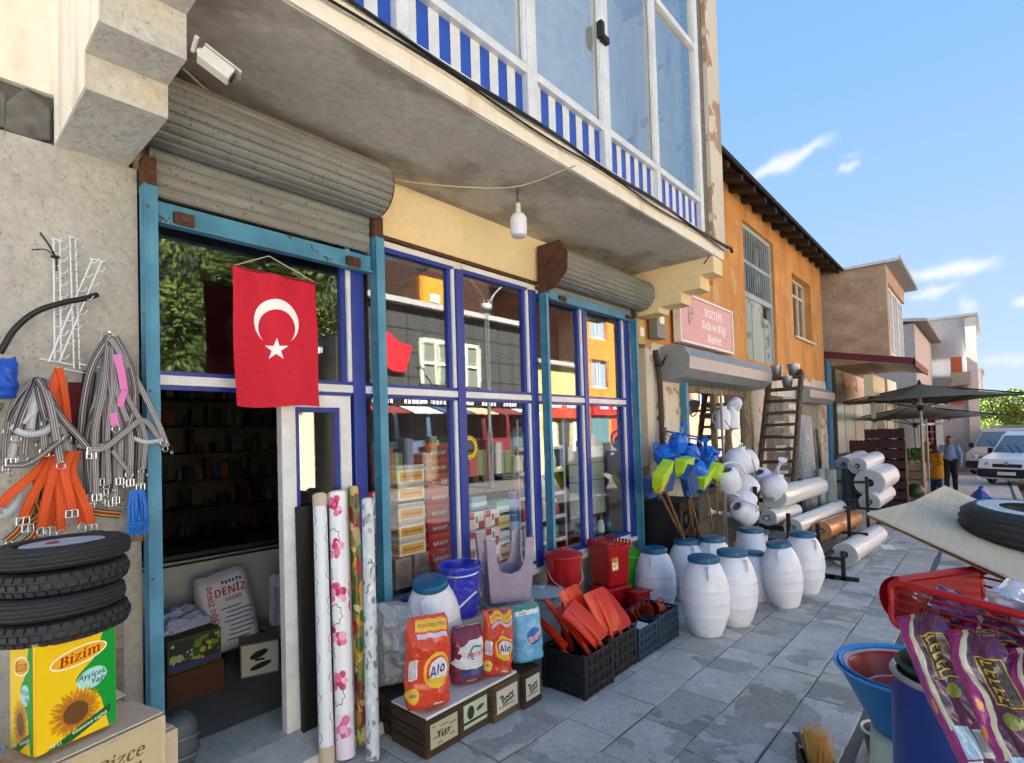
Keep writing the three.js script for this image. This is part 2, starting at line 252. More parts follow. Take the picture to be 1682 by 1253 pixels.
// ------------------------------------------------------------------ the shop the photograph is about
const shop = thing('shop_building', 'two storey shop with glazed balcony, roller shutters and blue framed shop windows', 'building');
const SOF = 3.6, BZ = 1.0;
{
  const P = (n, g, m) => obj(n, g, m, shop);
  // masonry
  P('pillar_wall', [prismX([[-0.35, -0.3], [0, -0.3], [0, 3.13], [-0.35, 3.13]], -3, 0.786)], A.plaster);
  const course = P('stone_course', span(-3, 0.47, 3.13, 3.36, -0.3, -0.035), A.mortar);
  const R = rng(5);
  for (let i = 0; i < 9; i++) {   // rough field stones in the course under the plaster edge
    const x0 = 0.46 - 0.15 * (i + 1) - (i > 2 ? 0.2 : 0), w = 0.142, pts = [[0, 0.01], [w * 0.5, 0], [w, 0.012 + R() * 0.02], [w, 0.1 + R() * 0.08], [w * (0.4 + R() * 0.3), 0.2 + R() * 0.02], [0.004, 0.12 + R() * 0.07]];
    piece('field_stone', ext(pts, 0.03, 0.008), A.stone, course, x0, 3.135, -0.045);
  }
  P('upper_wall', span(-3, 0.474, 3.36, 7.4, -0.3, 0.004), A.white);
  P('upper_back_wall', span(0.6, 6, 3.75, 7.4, -0.32, -0.05), mat('#dfe4e6', 0.9, { map: T.grain }));
  P('balcony_end_wall', [span(0.474, 0.6, 3.76, 7.4, 0.005, 1.0), prismX([[0, 3.13], [0.61, 3.125], [0.615, 3.262], [0.84, 3.262], [0.845, 3.44], [0.995, 3.44], [0.995, 3.76], [0, 3.76]], 0.468, 0.474)], A.white);
  const corb = (x0, x1) => P('corbel', prismX([[-0.02, 3.13], [0.605, 3.122], [0.61, 3.26], [0.835, 3.26], [0.84, 3.44], [0.99, 3.44], [0.99, 3.598], [-0.02, 3.598]], x0, x1), A.corbel);
  corb(0.4745, 0.75); 
  P('corbel', prismX([[-0.02, 3.10], [0.34, 3.10], [0.36, 3.16], [0.62, 3.16], [0.62, 3.28], [0.84, 3.28], [0.84, 3.42], [0.99, 3.42], [0.99, 3.598], [-0.02, 3.598]], 5.76, 6.02), mat('#efe0c4', 0.9, { map: T.cream }));
  P('balcony_slab', span(0.47, 6.03, SOF, 3.758, -0.3, BZ - 0.012), A.soffit);
  P('slab_edge', [span(0.47, 6.03, 3.604, 3.757, BZ - 0.012, BZ + 0.006), span(0.47, 6.03, 3.70, 3.757, BZ + 0.006, BZ + 0.03)], A.white);
  // corner post of the balcony: plastered column with a weathered timber strip
  P('column', span(5.69, 6.03, 3.76, 7.4, 0.66, 1.03), A.wash);
  P('timber_strip', span(5.575, 5.688, 3.76, 7.4, 0.8, 0.985), A.oldwood);
  P('upper_side_wall', span(5.9, 6.03, 3.76, 7.4, -0.3, 0.655), A.wash);
  P('roof', [span(-3, 6.2, 7.4, 7.65, -8, 1.25)], A.soffit);
  P('rear_wall', [span(-3, 6.03, -0.3, 7.4, -8, -7.8), span(-3, -2.8, -0.3, 7.4, -7.8, -0.36), span(5.84, 6.03, -0.3, 7.4, -7.8, -0.325)], A.wash);
  P('upper_ceiling', span(0.6, 5.9, 6.9, 7.0, -0.05, 0.65), mat('#e8e6e0', 0.9, { map: T.grain }));
  // fascia over the shop windows
  P('fascia_wall', [span(0.775, 5.84, 3.14, SOF - 0.002, -0.32, -0.02)], A.cream);
  P('fascia_trim', span(2.19, 3.92, 3.075, 3.135, -0.06, 0.012), mat('#efe6d6', 0.8, { map: T.white }));
  P('angle_iron', [span(2.17, 3.93, 3.135, 3.16, -0.02, 0.045), span(2.17, 3.93, 3.16, 3.165, -0.019, 0.004)], A.rust);
  // right hand pier and stall riser
  P('pier', span(5.64, 5.84, -0.35, 3.14, -0.32, 0.02), A.wash);
  P('stall_riser', span(2.08, 5.64, -0.35, 0.50, -0.30, -0.03), A.plaster);
  const step = P('door_step', [prismX([[-0.32, -0.2], [0.34, -0.2], [0.30, 0.02], [0.05, 0.055], [-0.32, 0.055]], 0.775, 2.08)], A.paving);
  void step;
  // interior shell
  const inn = mat('#9a938a', 0.95, { map: T.grain });
  P('shop_floor', span(-1.0, 5.84, -0.1, 0.05, -7.0, -0.325), mat('#7c7872', 0.8, { map: T.grain }));
  P('inner_wall', [span(-1.1, 5.84, 0.05, 3.3, -7.1, -7.0), span(-1.1, -1.0, 0.05, 3.3, -7.0, -0.36)], inn);
  P('shop_ceiling', span(-1.1, 5.84, 3.3, 3.4, -7.0, -0.325), inn);
  // ---------------- shop front joinery
  const y0 = 0.55, yt0 = 2.03, yt1 = 2.125, y1 = 3.06;
  for (const [x0, x1] of [[1.965, 2.055], [2.895, 2.975], [3.80, 3.895], [4.655, 4.73], [5.50, 5.605]]) P('mullion', rb(x1 - x0, y1 + 0.01 - (x0 < 2 ? 0.055 : y0), 0.09, 0.006, (x0 + x1) / 2, ((x0 < 2 ? 0.055 : y0) + y1 + 0.01) / 2, 0), A.blue);
  for (const x of [1.948, 2.875, 3.782, 4.638, 5.483]) {
    P('sash_stile', [span(x - 0.012, x + 0.016, yt1 + 0.002, y1, -0.02, 0.03)], A.alu); if (x > 2) P('sash_stile', [span(x - 0.012, x + 0.016, y0 + 0.06, yt0 - 0.002, -0.02, 0.03)], A.alu);
    P('sash_blue_stile', [span(x - 0.045, x - 0.013, x > 2 ? y0 + 0.06 : yt1 + 0.002, y1, -0.025, 0.012)], A.blue);  // blue strip beside the white stile
  }
  const bays = [[0.86, 1.965, 2.9], [2.055, 2.895, y1], [2.975, 3.80, y1], [3.895, 4.655, y1 - 0.03], [4.73, 5.50, y1 - 0.03]];
  bays.forEach(([x0, x1, yt], i) => {
    P('transom', rb(x1 - x0, 0.05, 0.075, 0.004, (x0 + x1) / 2, 2.078, 0), A.alu);
    P('transom_bead', [span(x0, x1, 2.104, yt1, -0.03, 0.025), span(x0, x1, yt0, 2.052, -0.03, 0.025)], A.blue);
    piece('pane', new THREE.BoxGeometry(x1 - x0 - 0.03, yt - yt1, 0.005), A.glass, shop, (x0 + x1) / 2, (yt + yt1) / 2, -0.012);
    P('head_rail', [span(x0, x1, yt - 0.005, yt + 0.025, -0.03, 0.02)], A.blue); P('head_rail', span(x0, x1, yt + 0.025, yt + 0.06, -0.03, 0.03), A.alu);
    if (i) {
      piece('pane', new THREE.BoxGeometry(x1 - x0 - 0.03, yt0 - y0 - 0.06, 0.005), A.glass, shop, (x0 + x1) / 2, (yt0 + y0 + 0.06) / 2, -0.012);
      P('bottom_rail', span(x0, x1, y0, y0 + 0.03, -0.03, 0.03), A.alu); P('bottom_rail', span(x0, x1, y0 + 0.03, y0 + 0.065, -0.03, 0.02), A.blue);
    }
  });
  P('window_sill', span(2.06, 5.62, 0.502, 0.548, -0.3, 0.06), A.alu);
  // fixed door leaf: white stiles, blue sash, glazed above a narrow blue panel
  const leaf = P('door_leaf', [span(1.485, 1.57, 0.056, 2.03, -0.03, 0.03), span(1.87, 1.945, 0.056, 2.03, -0.03, 0.03), span(1.57, 1.87, 1.955, 2.03, -0.03, 0.03), span(1.57, 1.87, 0.44, 0.56, -0.03, 0.03), span(1.57, 1.87, 0.056, 0.10, -0.03, 0.03)], A.alu);
  obj('sash', [span(1.57, 1.60, 0.56, 1.955, -0.02, 0.015), span(1.84, 1.87, 0.56, 1.955, -0.02, 0.015), span(1.60, 1.84, 1.925, 1.955, -0.02, 0.015), span(1.60, 1.84, 0.56, 0.60, -0.02, 0.015)], A.blue, leaf);
  obj('panel', span(1.57, 1.87, 0.10, 0.44, -0.015, 0.012), A.blue, leaf);
  obj('pane', span(1.60, 1.84, 0.60, 1.925, -0.006, 0), A.glass, leaf);
  P('door_jamb', span(0.842, 0.868, 0.056, 2.03, -0.06, 0.03), A.blue);
  // open leaf folded back inside
  // ---------------- guide rails of the shutters
  for (const [x, w, zt] of [[0.812, 0.06, 3.02], [2.135, 0.07, 3.10], [3.955, 0.05, 3.05], [5.632, 0.055, 3.05]]) {
    P('guide_rail', [span(x - w / 2, x + w / 2, -0.05, zt, 0.055, 0.125), span(x - w / 2, x - w / 2 + 0.006, -0.05, zt, 0.12, 0.135)], A.cyan);
    P('guide_rail_top', span(x - w / 2 + 0.002, x + w / 2 - 0.002, zt, zt + 0.14, 0.045, 0.12), A.rust);
  }
  // ---------------- roller shutters: wound drum of slats above, a short curtain and a blue bottom bar below
  const slatProf = (h, b) => [[0, -h / 2], [b * 0.8, -h * 0.32], [b, 0], [b * 0.8, h * 0.32], [0, h / 2], [-0.004, h / 2], [-0.004, -h / 2]];
  const shutter = (x0, x1, yc, zc, rad, n, yTop, yBot, zcur, barH, end) => {
    const core = P('roller_shutter', cyl(rad - 0.012, rad - 0.012, x1 - x0 - 0.02, 28, (x0 + x1) / 2, yc, zc, 0, 0, Math.PI / 2), A.rust);
    const vary = (g) => [0, 1, 2, 3, 4].map((k) => { const q = join([g.clone()]); metreUV(q, k * 0.37, k * 0.29); q.userData.uvDone = true; return q; }); const drum = vary(prismX(slatProf(2 * Math.PI * rad / n, 0.011), x0, x1));
    for (let i = 0; i < n; i++) { const a = i / n * 2 * Math.PI; piece('slat', drum[(i * 3) % 5], A.slat, core, 0, yc + Math.sin(a) * rad, zc + Math.cos(a) * rad, -a, 0, 0); }
    const N = Math.round((yTop - yBot) / 0.062); const cg = vary(prismX(slatProf(0.062, 0.010), x0 + 0.03, x1 - 0.03));
    for (let i = 0; i < N; i++) piece('slat', cg[(i * 3) % 5], A.slat, core, 0, yTop - 0.031 - i * 0.062, zcur);
    const bar = obj('bottom_bar', [span(x0 + 0.03, x1 - 0.03, yBot - barH, yBot, zcur - 0.012, zcur + 0.012), span(x0 + 0.03, x1 - 0.03, yBot - barH - 0.012, yBot - barH, zcur - 0.02, zcur + 0.035)], A.cyan, core); void bar;
    for (const t of [0.13, 0.87]) obj('lock_catch', [span(mix(x0, x1, t) - 0.045, mix(x0, x1, t) + 0.045, yBot - barH - 0.005, yBot - barH * 0.4, zcur + 0.013, zcur + 0.045), span(mix(x0, x1, t) - 0.02, mix(x0, x1, t) + 0.02, yBot - barH * 0.9, yBot - barH * 0.5, zcur + 0.045, zcur + 0.055)], A.rust, core);
    for (const x of end) {
      const e = obj('end_plate', x < 3 ? [cyl(rad * 1.02, rad * 1.02, 0.014, 26, x + 0.002, yc, zc, 0, 0, Math.PI / 2), cyl(0.03, 0.03, 0.05, 10, x + 0.01, yc, zc, 0, 0, Math.PI / 2)] : [ext([[-0.13, -0.24], [0.05, -0.24], [0.2, -0.1], [0.21, 0.06], [0.12, 0.19], [-0.13, 0.19]], 0.012, 0, x, yc, zc, 0, -Math.PI / 2, 0), cyl(rad * 0.92, rad * 0.92, 0.02, 24, x + 0.022, yc, zc, 0, 0, Math.PI / 2), cyl(0.03, 0.03, 0.05, 10, x - 0.02, yc + 0.02, zc, 0, 0, Math.PI / 2)], A.rust, core); void e;
    }
    return core;
  };
  shutter(0.79, 2.115, 3.395, 0.145, 0.165, 22, 3.24, 2.965, 0.075, 0.10, [2.12]);
  shutter(4.02, 5.735, 3.32, 0.145, 0.165, 22, 3.165, 3.10, 0.065, 0.075, [3.985]);
  // ---------------- balcony glazing
  const by0 = 3.76, ry1 = 4.09;
  const mull = [[0.6, 0.66], [1.66, 1.74], [2.70, 2.80], [3.63, 3.73], [4.52, 4.575], [5.49, 5.57]];
  P('balcony_bottom_rail', rb(4.97, 0.045, 0.06, 0.004, 3.085, by0 + 0.022, 0.955), A.alu);
  for (const [x0, x1] of mull) P('balcony_mullion', [rb(x1 - x0, 3.05, 0.07, 0.006, (x0 + x1) / 2, by0 + 0.046 + 1.525, 0.955)], A.alu);
  for (let i = 0; i < mull.length - 1; i++) {
    const x0 = mull[i][1], x1 = mull[i + 1][0], low = i === 3 ? [x0, mull[5][0]] : i === 4 ? null : [x0, x1];
    if (low) {
      const [a, b] = low, W = b - a, n = Math.round(W / (i === 3 ? 0.147 : 0.166)), sw = W / n;
      const panel = P('balcony_infill', span(a + 0.001, b - 0.001, by0 + 0.046, ry1, 0.925, 0.938), mat('#2a50b4', 0.35));
      const g = rb(sw * 0.47, ry1 - by0 - 0.046, 0.006, 0.002); metreUV(g); g.userData.uvDone = true;
      for (let k = 0; k < n; k++) piece('slat', g, A.alu, panel, a + (k + 0.27) * sw, (by0 + 0.046 + ry1) / 2, 0.942);
      P('balcony_rail', [rb(W, 0.055, 0.064, 0.004, (a + b) / 2, ry1 + 0.028, 0.952)], A.alu);
    }
    const ps = i >= 4 ? [[4.145, 5.70], [5.76, 6.76]] : [[4.145, 6.76]];
    if (i >= 4) P('balcony_transom', rb(x1 - x0, 0.06, 0.06, 0.004, (x0 + x1) / 2, 5.73, 0.955), A.alu);
    for (const [a, b] of ps) piece('balcony_pane', new THREE.BoxGeometry(x1 - x0, b - a, 0.005), A.glassUp, shop, (x0 + x1) / 2, (a + b) / 2, 0.95);
    if (i > 0 && i < 4) P('sash_rail', [span(x1 - 0.028, x1 - 0.004, 4.146, 6.75, 0.958, 0.985)], A.alu);
  }
  P('window_latch', [rb(0.05, 0.13, 0.05, 0.006, 3.60, 4.86, 1.0), rb(0.09, 0.05, 0.04, 0.006, 3.64, 4.80, 1.01)], A.dark);
  P('balcony_head', span(0.6, 5.57, 6.86, 7.4, 0.92, 0.99), A.alu);
  // cables clipped along the slab edge
  for (const [dy, r, dz] of [[3.735, 0.010, 0.045], [3.722, 0.006, 0.05], [3.70, 0.007, 0.036]]) {
    const pts = []; for (let i = 0; i <= 12; i++) { const x = 0.7 + i * 0.44; pts.push([x, dy - 0.012 * Math.sin(i * 1.7 + dy * 90), BZ + dz]); } P('edge_cable', tube(pts, r, 60, 6), A.black);
  }
  P('edge_cable', tube([[6.0, 3.735, 1.045], [6.1, 3.74, 1.06], [6.17, 3.72, 1.05]], 0.018, 8, 8), A.black);
}
// ------------------------------------------------------------------ neighbours along the pavement
const windowIn = (parent, x0, x1, y0, y1, z, o = {}) => {   // a framed window set back from the wall face at z
  const d = o.depth ?? 0.12, f = o.f ?? 0.05, m = o.m ?? A.alu, w = obj('window', [span(x0, x1, y0, y0 + f, z - d, z - d + 0.05), span(x0, x1, y1 - f, y1, z - d, z - d + 0.05), span(x0, x0 + f, y0 + f, y1 - f, z - d, z - d + 0.05), span(x1 - f, x1, y0 + f, y1 - f, z - d, z - d + 0.05)], m, parent);
  const nx = o.nx ?? 2, ny = o.ny ?? 1, ys = o.ys;
  for (let i = 1; i < nx; i++) { const x = mix(x0, x1, i / nx); obj('glazing_bar', span(x - f * 0.4, x + f * 0.4, y0 + f, y1 - f, z - d + 0.004, z - d + 0.045), m, w); }
  for (let j = 1; j < ny; j++) { const y = ys ?? mix(y0, y1, j / ny); obj('glazing_bar', span(x0 + f, x1 - f, y - f * 0.5, y + f * 0.5, z - d + 0.006, z - d + 0.048), m, w); }
  obj('pane', span(x0 + f, x1 - f, y0 + f, y1 - f, z - d + 0.015, z - d + 0.02), A.glass, w);
  if (o.back !== false) obj('curtain', span(x0 + f, x1 - f, y0 + f, y1 - f, z - d - 0.34, z - d - 0.33), o.back ?? mat('#a8a298', 0.9), w);
  if (o.sill) obj('sill', span(x0 - 0.06, x1 + 0.06, y0 - 0.05, y0 - 0.002, z - d, z + 0.07), m, w);
  return w;
};
// wall in the plane z, x0..x1, y0..y1, thickness t, with rectangular openings [x0,x1,y0,y1]
function walled(x0, x1, y0, y1, z, t, holes) {
  const xs = [...new Set([x0, x1, ...holes.flatMap((h) => [h[0], h[1]])])].filter((x) => x >= x0 && x <= x1).sort((a, b) => a - b), out = [];
  for (let i = 0; i + 1 < xs.length; i++) {
    const a = xs[i], b = xs[i + 1]; let y = y0;
    for (const h of holes.filter((q) => q[0] < b - 1e-6 && q[1] > a + 1e-6).sort((p, q) => p[2] - q[2])) { if (h[2] > y) out.push(span(a, b, y, h[2], z - t, z)); y = Math.max(y, h[3]); }
    if (y < y1) out.push(span(a, b, y, y1, z - t, z));
  }
  return out;
}
{
  const h = thing('orange_house', 'ochre orange two storey house with dark timber eaves beside the shop', 'house');
  const P = (n, g, m) => obj(n, g, m, h);
  P('wall', walled(6.04, 15.66, 2.85, 5.86, 0, 0.3, [[7.75, 8.35, 3.95, 4.75], [9.83, 11.62, 2.95, 5.42], [12.92, 14.55, 3.72, 5.12]]), A.orange);
  P('lower_wall', walled(6.04, 15.66, -0.6, 2.85, 0.015, 0.3, [[7.05, 9.95, -0.2, 2.52], [10.6, 12.2, -0.4, 2.35], [12.85, 14.9, -0.4, 2.35]]), A.wash);
  P('side_wall', [span(15.4, 15.64, -0.6, 6.2, -7, -0.31), span(6.06, 6.3, 5.5, 6.4, -7, -0.31), span(6.06, 15.6, -0.6, 5.8, -7.2, -7)], A.orange);
  P('room_backing', [span(6.3, 15.4, -0.4, 5.6, -2.0, -1.9), span(6.3, 15.4, 2.7, 2.8, -1.9, -0.32), span(6.3, 15.4, -0.5, -0.4, -1.9, -0.32), span(6.3, 15.4, 5.6, 5.7, -1.9, -0.32)], mat('#b3aa9d', 0.95, { map: T.grain }));
  // roof: sheet, fascia board, rafters
  const roof = P('roof', prismX([[0.44, 5.70], [0.44, 5.74], [-3.6, 7.05], [-7.4, 5.8], [-7.4, 5.76], [-3.6, 7.0]], 6.04, 16.0), mat('#3a2c26', 0.9, { map: T.oldwood }));
  const rg = prismX([[0.40, 5.58], [0.40, 5.68], [-1.2, 6.2], [-1.2, 6.08]], 0, 0.10);
  for (let i = 0; i < 17; i++) piece('rafter', rg, A.darkwood, roof, 6.25 + i * 0.59, 0, 0);
  obj('fascia_board', span(6.04, 16.0, 5.665, 5.735, 0.442, 0.462), mat('#2e2622', 0.9, { map: T.oldwood }), roof);
  obj('soffit_board', prismX([[0.36, 5.695], [0.36, 5.70], [-0.4, 5.945], [-0.4, 5.94]], 6.04, 16.0), A.darkwood, roof);
  // windows upstairs
  windowIn(h, 7.75, 8.35, 3.95, 4.75, 0, { nx: 1 });
  windowIn(h, 12.92, 14.55, 3.72, 5.12, 0, { nx: 3, ny: 2, ys: 4.75, sill: true, depth: 0.2, m: mat('#d8d2c6', 0.7, { map: T.white }), back: mat('#8d8a84', 0.9) });
  // old glazed balcony door: barred lights above, pale blue boards below
  const d = P('balcony_door', [span(9.83, 9.90, 2.95, 5.42, -0.16, -0.06), span(11.55, 11.62, 2.95, 5.42, -0.16, -0.06), span(9.9, 11.55, 5.35, 5.42, -0.16, -0.06), span(9.9, 11.55, 4.10, 4.2, -0.16, -0.06), span(9.9, 11.55, 4.72, 4.78, -0.16, -0.06)], mat('#aebfc4', 0.8, { map: T.white }));
  const R = rng(41), pb = [mat('#a9c0c2', 0.85, { map: T.wash }), mat('#b9c8c8', 0.85, { map: T.wash }), mat('#8f9da0', 0.85, { map: T.wash }), mat('#6d675f', 0.9, { map: T.oldwood })];
  const bw = [0.52, 0.66, 0.46]; let x = 9.9; bw.forEach((w, i) => { obj('board', span(x + 0.005, x + w - 0.005, 2.95, 4.10 - (i === 2 ? 0.25 : 0), -0.14, -0.09 + i * 0.006), pb[i % 2], d); x += w; });
  for (let i = 0; i < 13; i++) obj('window_bar', span(9.95 + i * 0.128, 9.97 + i * 0.128, 4.2, 5.35, -0.075, -0.06), mat('#9aa4a6', 0.8), d);
  for (let i = 0; i < 8; i++) for (let j = 0; j < 2; j++) { if (R() < 0.18) continue; obj('pane', span(9.92 + i * 0.203, 10.1 + i * 0.203, j ? 4.79 : 4.21, j ? 5.34 : 4.71, -0.125, -0.12), A.glass, d); if (R() < 0.4) obj('patch_board', span(9.93 + i * 0.203, 10.09 + i * 0.203, j ? 4.8 : 4.2, j ? 5.0 + R() * 0.3 : 4.3 + R() * 0.3, -0.10, -0.09), pb[2 + (i % 2)], d); }
  obj('inner_curtain', span(9.9, 11.55, 2.95, 5.4, -0.9, -0.88), mat('#a39c90', 0.9), d);
  // shop window below with its smooth grey shutter box
  const y = onZ(1128, 597, 0.22), box = P('shutter_box', prismX([[0.02, y.y + 0.2], [0.18, y.y + 0.23], [0.33, y.y + 0.18], [0.41, y.y + 0.05], [0.40, y.y - 0.1], [0.28, y.y - 0.2], [0.02, y.y - 0.23]], 6.42, 9.75), mat('#a7abae', 0.5, { metalness: 0.4, map: T.grain })); void box;
  P('shutter_post', [span(6.98, 7.06, -0.2, 2.5, 0.02, 0.1)], A.cyan);
  P('shop_front', [span(7.06, 9.95, 2.28, 2.52, -0.1, -0.02), span(8.30, 8.37, -0.2, 2.28, -0.1, -0.02), span(9.6, 9.95, -0.2, 2.28, -0.1, -0.02), span(7.06, 8.3, 0.55, 0.85, -0.1, -0.02), span(7.06, 7.14, 0.85, 2.28, -0.1, -0.02), span(8.37, 9.6, 0.62, 0.85, -0.1, -0.02), span(8.9, 8.96, 0.85, 2.28, -0.1, -0.02)], mat('#8f8a78', 0.7, { map: T.wash }));
  P('pane', span(7.14, 8.30, 0.85, 2.28, -0.065, -0.06), A.glass); P('pane', span(8.37, 9.6, 0.85, 2.28, -0.065, -0.06), A.glass);
  P('stall_riser', [span(7.06, 8.3, -0.3, 0.55, -0.1, -0.02), span(8.37, 9.6, -0.3, 0.62, -0.1, -0.02)], A.oldwood);
  P('shutter_box', prismX([[0.02, 2.62], [0.16, 2.62], [0.3, 2.52], [0.3, 2.36], [0.2, 2.26], [0.02, 2.26]], 12.75, 15.2), mat('#a2a5a6', 0.5, { metalness: 0.4, map: T.grain }));
  P('grey_door', [span(12.86, 13.9, -0.4, 2.26, -0.08, -0.03), span(13.95, 14.9, -0.4, 2.26, -0.1, -0.05)], mat('#9a9a94', 0.7, { map: T.wash }));
  P('plank_door', [0, 1, 2, 3, 4, 5].map((i) => span(10.62 + i * 0.26, 10.86 + i * 0.26, -0.4, 2.34, -0.12, -0.09)), A.oldwood);
  P('downpipe', [tube([[6.28, -0.2, 0.07], [6.28, 1.0, 0.07], [6.28, 2.4, 0.07], [6.25, 2.75, 0.05]], 0.035, 20, 8), cyl(0.045, 0.045, 0.05, 10, 6.28, 1.0, 0.07), cyl(0.045, 0.045, 0.05, 10, 6.28, 1.9, 0.07)], A.pipe);
  P('drain_pipe', rod([15.72, -0.4, 0.05], [15.72, 3.4, 0.05], 0.07, 10), mat('#2f6f9c', 0.6));
}
// ---- sign board
{
  const a = onZ(1133, 489, 0.14), b = onZ(1203, 556, 0.14), W = b.x - a.x, y1 = a.y + 0.02, Hh = 0.62;
  const s = thing('shop_sign', 'faded pink sign board with white lettering on the orange house', 'sign', [a.x - 0.32, y1 - Hh, 0.05]);
  const t = canvasTex(512, 160, (g, w, h) => { g.fillStyle = '#e0a9a6'; g.fillRect(0, 0, w, h); g.fillStyle = '#f6e9e4'; g.textAlign = 'center'; g.font = 'bold 44px sans-serif'; g.fillText('BOZTEPE', 320, 52); g.font = 'bold 42px sans-serif'; g.fillText('Gıda ve Bilgi', 320, 98); g.fillText('Market', 320, 144); g.strokeStyle = '#8d8580'; g.lineWidth = 5; for (let i = 0; i < 9; i++) { g.beginPath(); g.arc(90 + 18 * Math.cos(i * 2.1), 66 + 22 * Math.sin(i * 1.7), 9, 0, 5); g.stroke(); } g.globalAlpha = 0.25; g.fillStyle = '#f4d8d4'; for (let i = 0; i < 40; i++) g.fillRect((i * 131) % 512, (i * 71) % 160, 40, 3); });
  const w = W + 0.32;
  obj('frame', [span(-0.03, w + 0.03, -0.03, 0, 0, 0.1), span(-0.03, w + 0.03, Hh, Hh + 0.03, 0, 0.1), span(-0.03, 0, 0, Hh, 0, 0.1), span(w, w + 0.03, 0, Hh, 0, 0.1)], A.alu, s);
  obj('face', put(new THREE.BoxGeometry(w, Hh, 0.07), w / 2, Hh / 2, 0.045), mat('#ffffff', 0.6, { map: t, metre: false }), s);
}
// ---- brown house and the buildings after it
{
  const X0 = 16.05, zF = 1.34, h = thing('brown_house', 'brown rendered house jutting over the pavement above a maroon edged canopy', 'house');
  const P = (n, g, m) => obj(n, g, m, h), top = onX(1457, 432, X0).y, bot = 3.28, x1 = onZ(1484, 470, zF).x;
  P('upper_storey', [span(X0, x1, bot, top, -6, zF - 0.12), span(X0, X0 + 0.35, bot, top, zF - 0.12, zF), span(X0 + 0.35, x1, top - 0.4, top, zF - 0.12, zF), span(X0 + 0.35, x1, bot, bot + 0.2, zF - 0.12, zF)], A.brownwall);
  P('ground_storey', [span(X0, x1 + 4, -0.8, bot, -6, 0.0)], A.wash);
  P('roof_edge', [span(X0 - 0.1, x1 + 0.3, top, top + 0.07, -6.2, zF + 0.28), span(X0 - 0.12, x1 + 0.32, top + 0.02, top + 0.12, zF + 0.28, zF + 0.31)], A.zinc);
  for (let i = 0; i < 3; i++) { const w = (x1 - X0 - 0.4) / 3, x = X0 + 0.38 + i * w; windowIn(h, x, x + w - 0.06, bot + 0.22, top - 0.42, zF, { nx: 2, depth: 0.1, f: 0.07, back: mat('#c9ccd0', 0.9) }); }
  const cz = onX(1500, 592, X0 - 0.15).z; const can = P('canopy', prismX([[-0.2, 3.62], [cz, 3.22], [cz, 3.12], [-0.2, 3.5]], X0 - 0.15, x1 - 0.5), mat('#d6d3cc', 0.8, { map: T.grain }));
  obj('canopy_edge', [prismX([[-0.2, 3.70], [cz + 0.04, 3.28], [cz + 0.04, 3.12], [-0.2, 3.52]], X0 - 0.2, X0 - 0.152), span(X0 - 0.2, x1 - 0.5, 3.08, 3.24, cz + 0.002, cz + 0.04)], mat('#6f2430', 0.7, { map: T.grain }), can);
  P('light_box', [span(X0 + 0.2, X0 + 2.2, 2.45, 3.0, 0.75, 0.95)], mat('#e6ddb8', 0.5));
  P('light_box', [span(X0 + 2.3, X0 + 4.2, 2.5, 3.0, 0.85, 1.0)], mat('#d8e6ea', 0.4));
  P('shop_post', span(X0 + 0.1, X0 + 0.18, -0.4, 3.3, 0.06, 0.14), mat('#4c4844', 0.6)); P('shop_post', span(X0 + 2.2, X0 + 2.3, -0.4, 3.2, 0.6, 0.7), A.alu);
  for (let i = 0; i < 4; i++) { P('shop_window', span(X0 + 0.2 + i * 1.5, X0 + 1.6 + i * 1.5, 0.3, 2.4, 0.01, 0.05), mat(['#c9d6cf', '#bfcac4', '#d5d9d2', '#b8c6c0'][i], 0.2)); }
}
{
  const X0 = 34, h = thing('grey_house', 'pale grey rendered building with orange balcony recess farther along the street', 'building');
  const e = onX(1588, 520, X0), zF = e.z, top = e.y, P = (n, g, m) => obj(n, g, m, h), gw = mat('#b9b8ba', 0.95, { map: T.grain });
  P('wall', [span(X0, X0 + 9, -1, top, zF - 14, zF)], gw);
  P('roof_edge', span(X0 - 0.2, X0 + 9.2, top, top + 0.12, zF - 14.2, zF + 0.4), A.zinc);
  P('corner_column', span(X0 - 0.15, X0 + 0.15, 0, top - 0.1, zF - 0.1, zF + 0.3), mat('#d8d4cc', 0.9, { map: T.grain }));
  P('lower_block', [span(X0 - 8, X0 - 0.2, -1, 5.6, zF - 12, zF - 1.4)], mat('#b3b5b9', 0.95, { map: T.grain }));
  P('lower_roof', prismX([[zF - 1.0, 5.6], [zF - 1.0, 5.72], [zF - 12, 7.0], [zF - 12, 6.88]], X0 - 8.2, X0 - 0.2), mat('#7c7876', 0.9, { map: T.grain }));
  const ra = onX(1561, 588, X0), rb2 = onX(1581, 613, X0), fb = onX(1581, 634, X0);
  P('balcony_recess', [span(X0 - 0.22, X0 - 0.16, rb2.y, ra.y, ra.z, rb2.z)], mat('#c4694a', 0.9, { map: T.grain }));
  P('balcony_front', [span(X0 - 0.9, X0 - 0.3, fb.y, rb2.y, ra.z, rb2.z + 0.3)], mat('#a9aaa6', 0.9, { map: T.wash }));
  P('balcony_recess', [span(X0 - 0.22, X0 - 0.16, fb.y - 0.9, fb.y, ra.z, rb2.z)], mat('#b5594a', 0.9, { map: T.grain }));
}
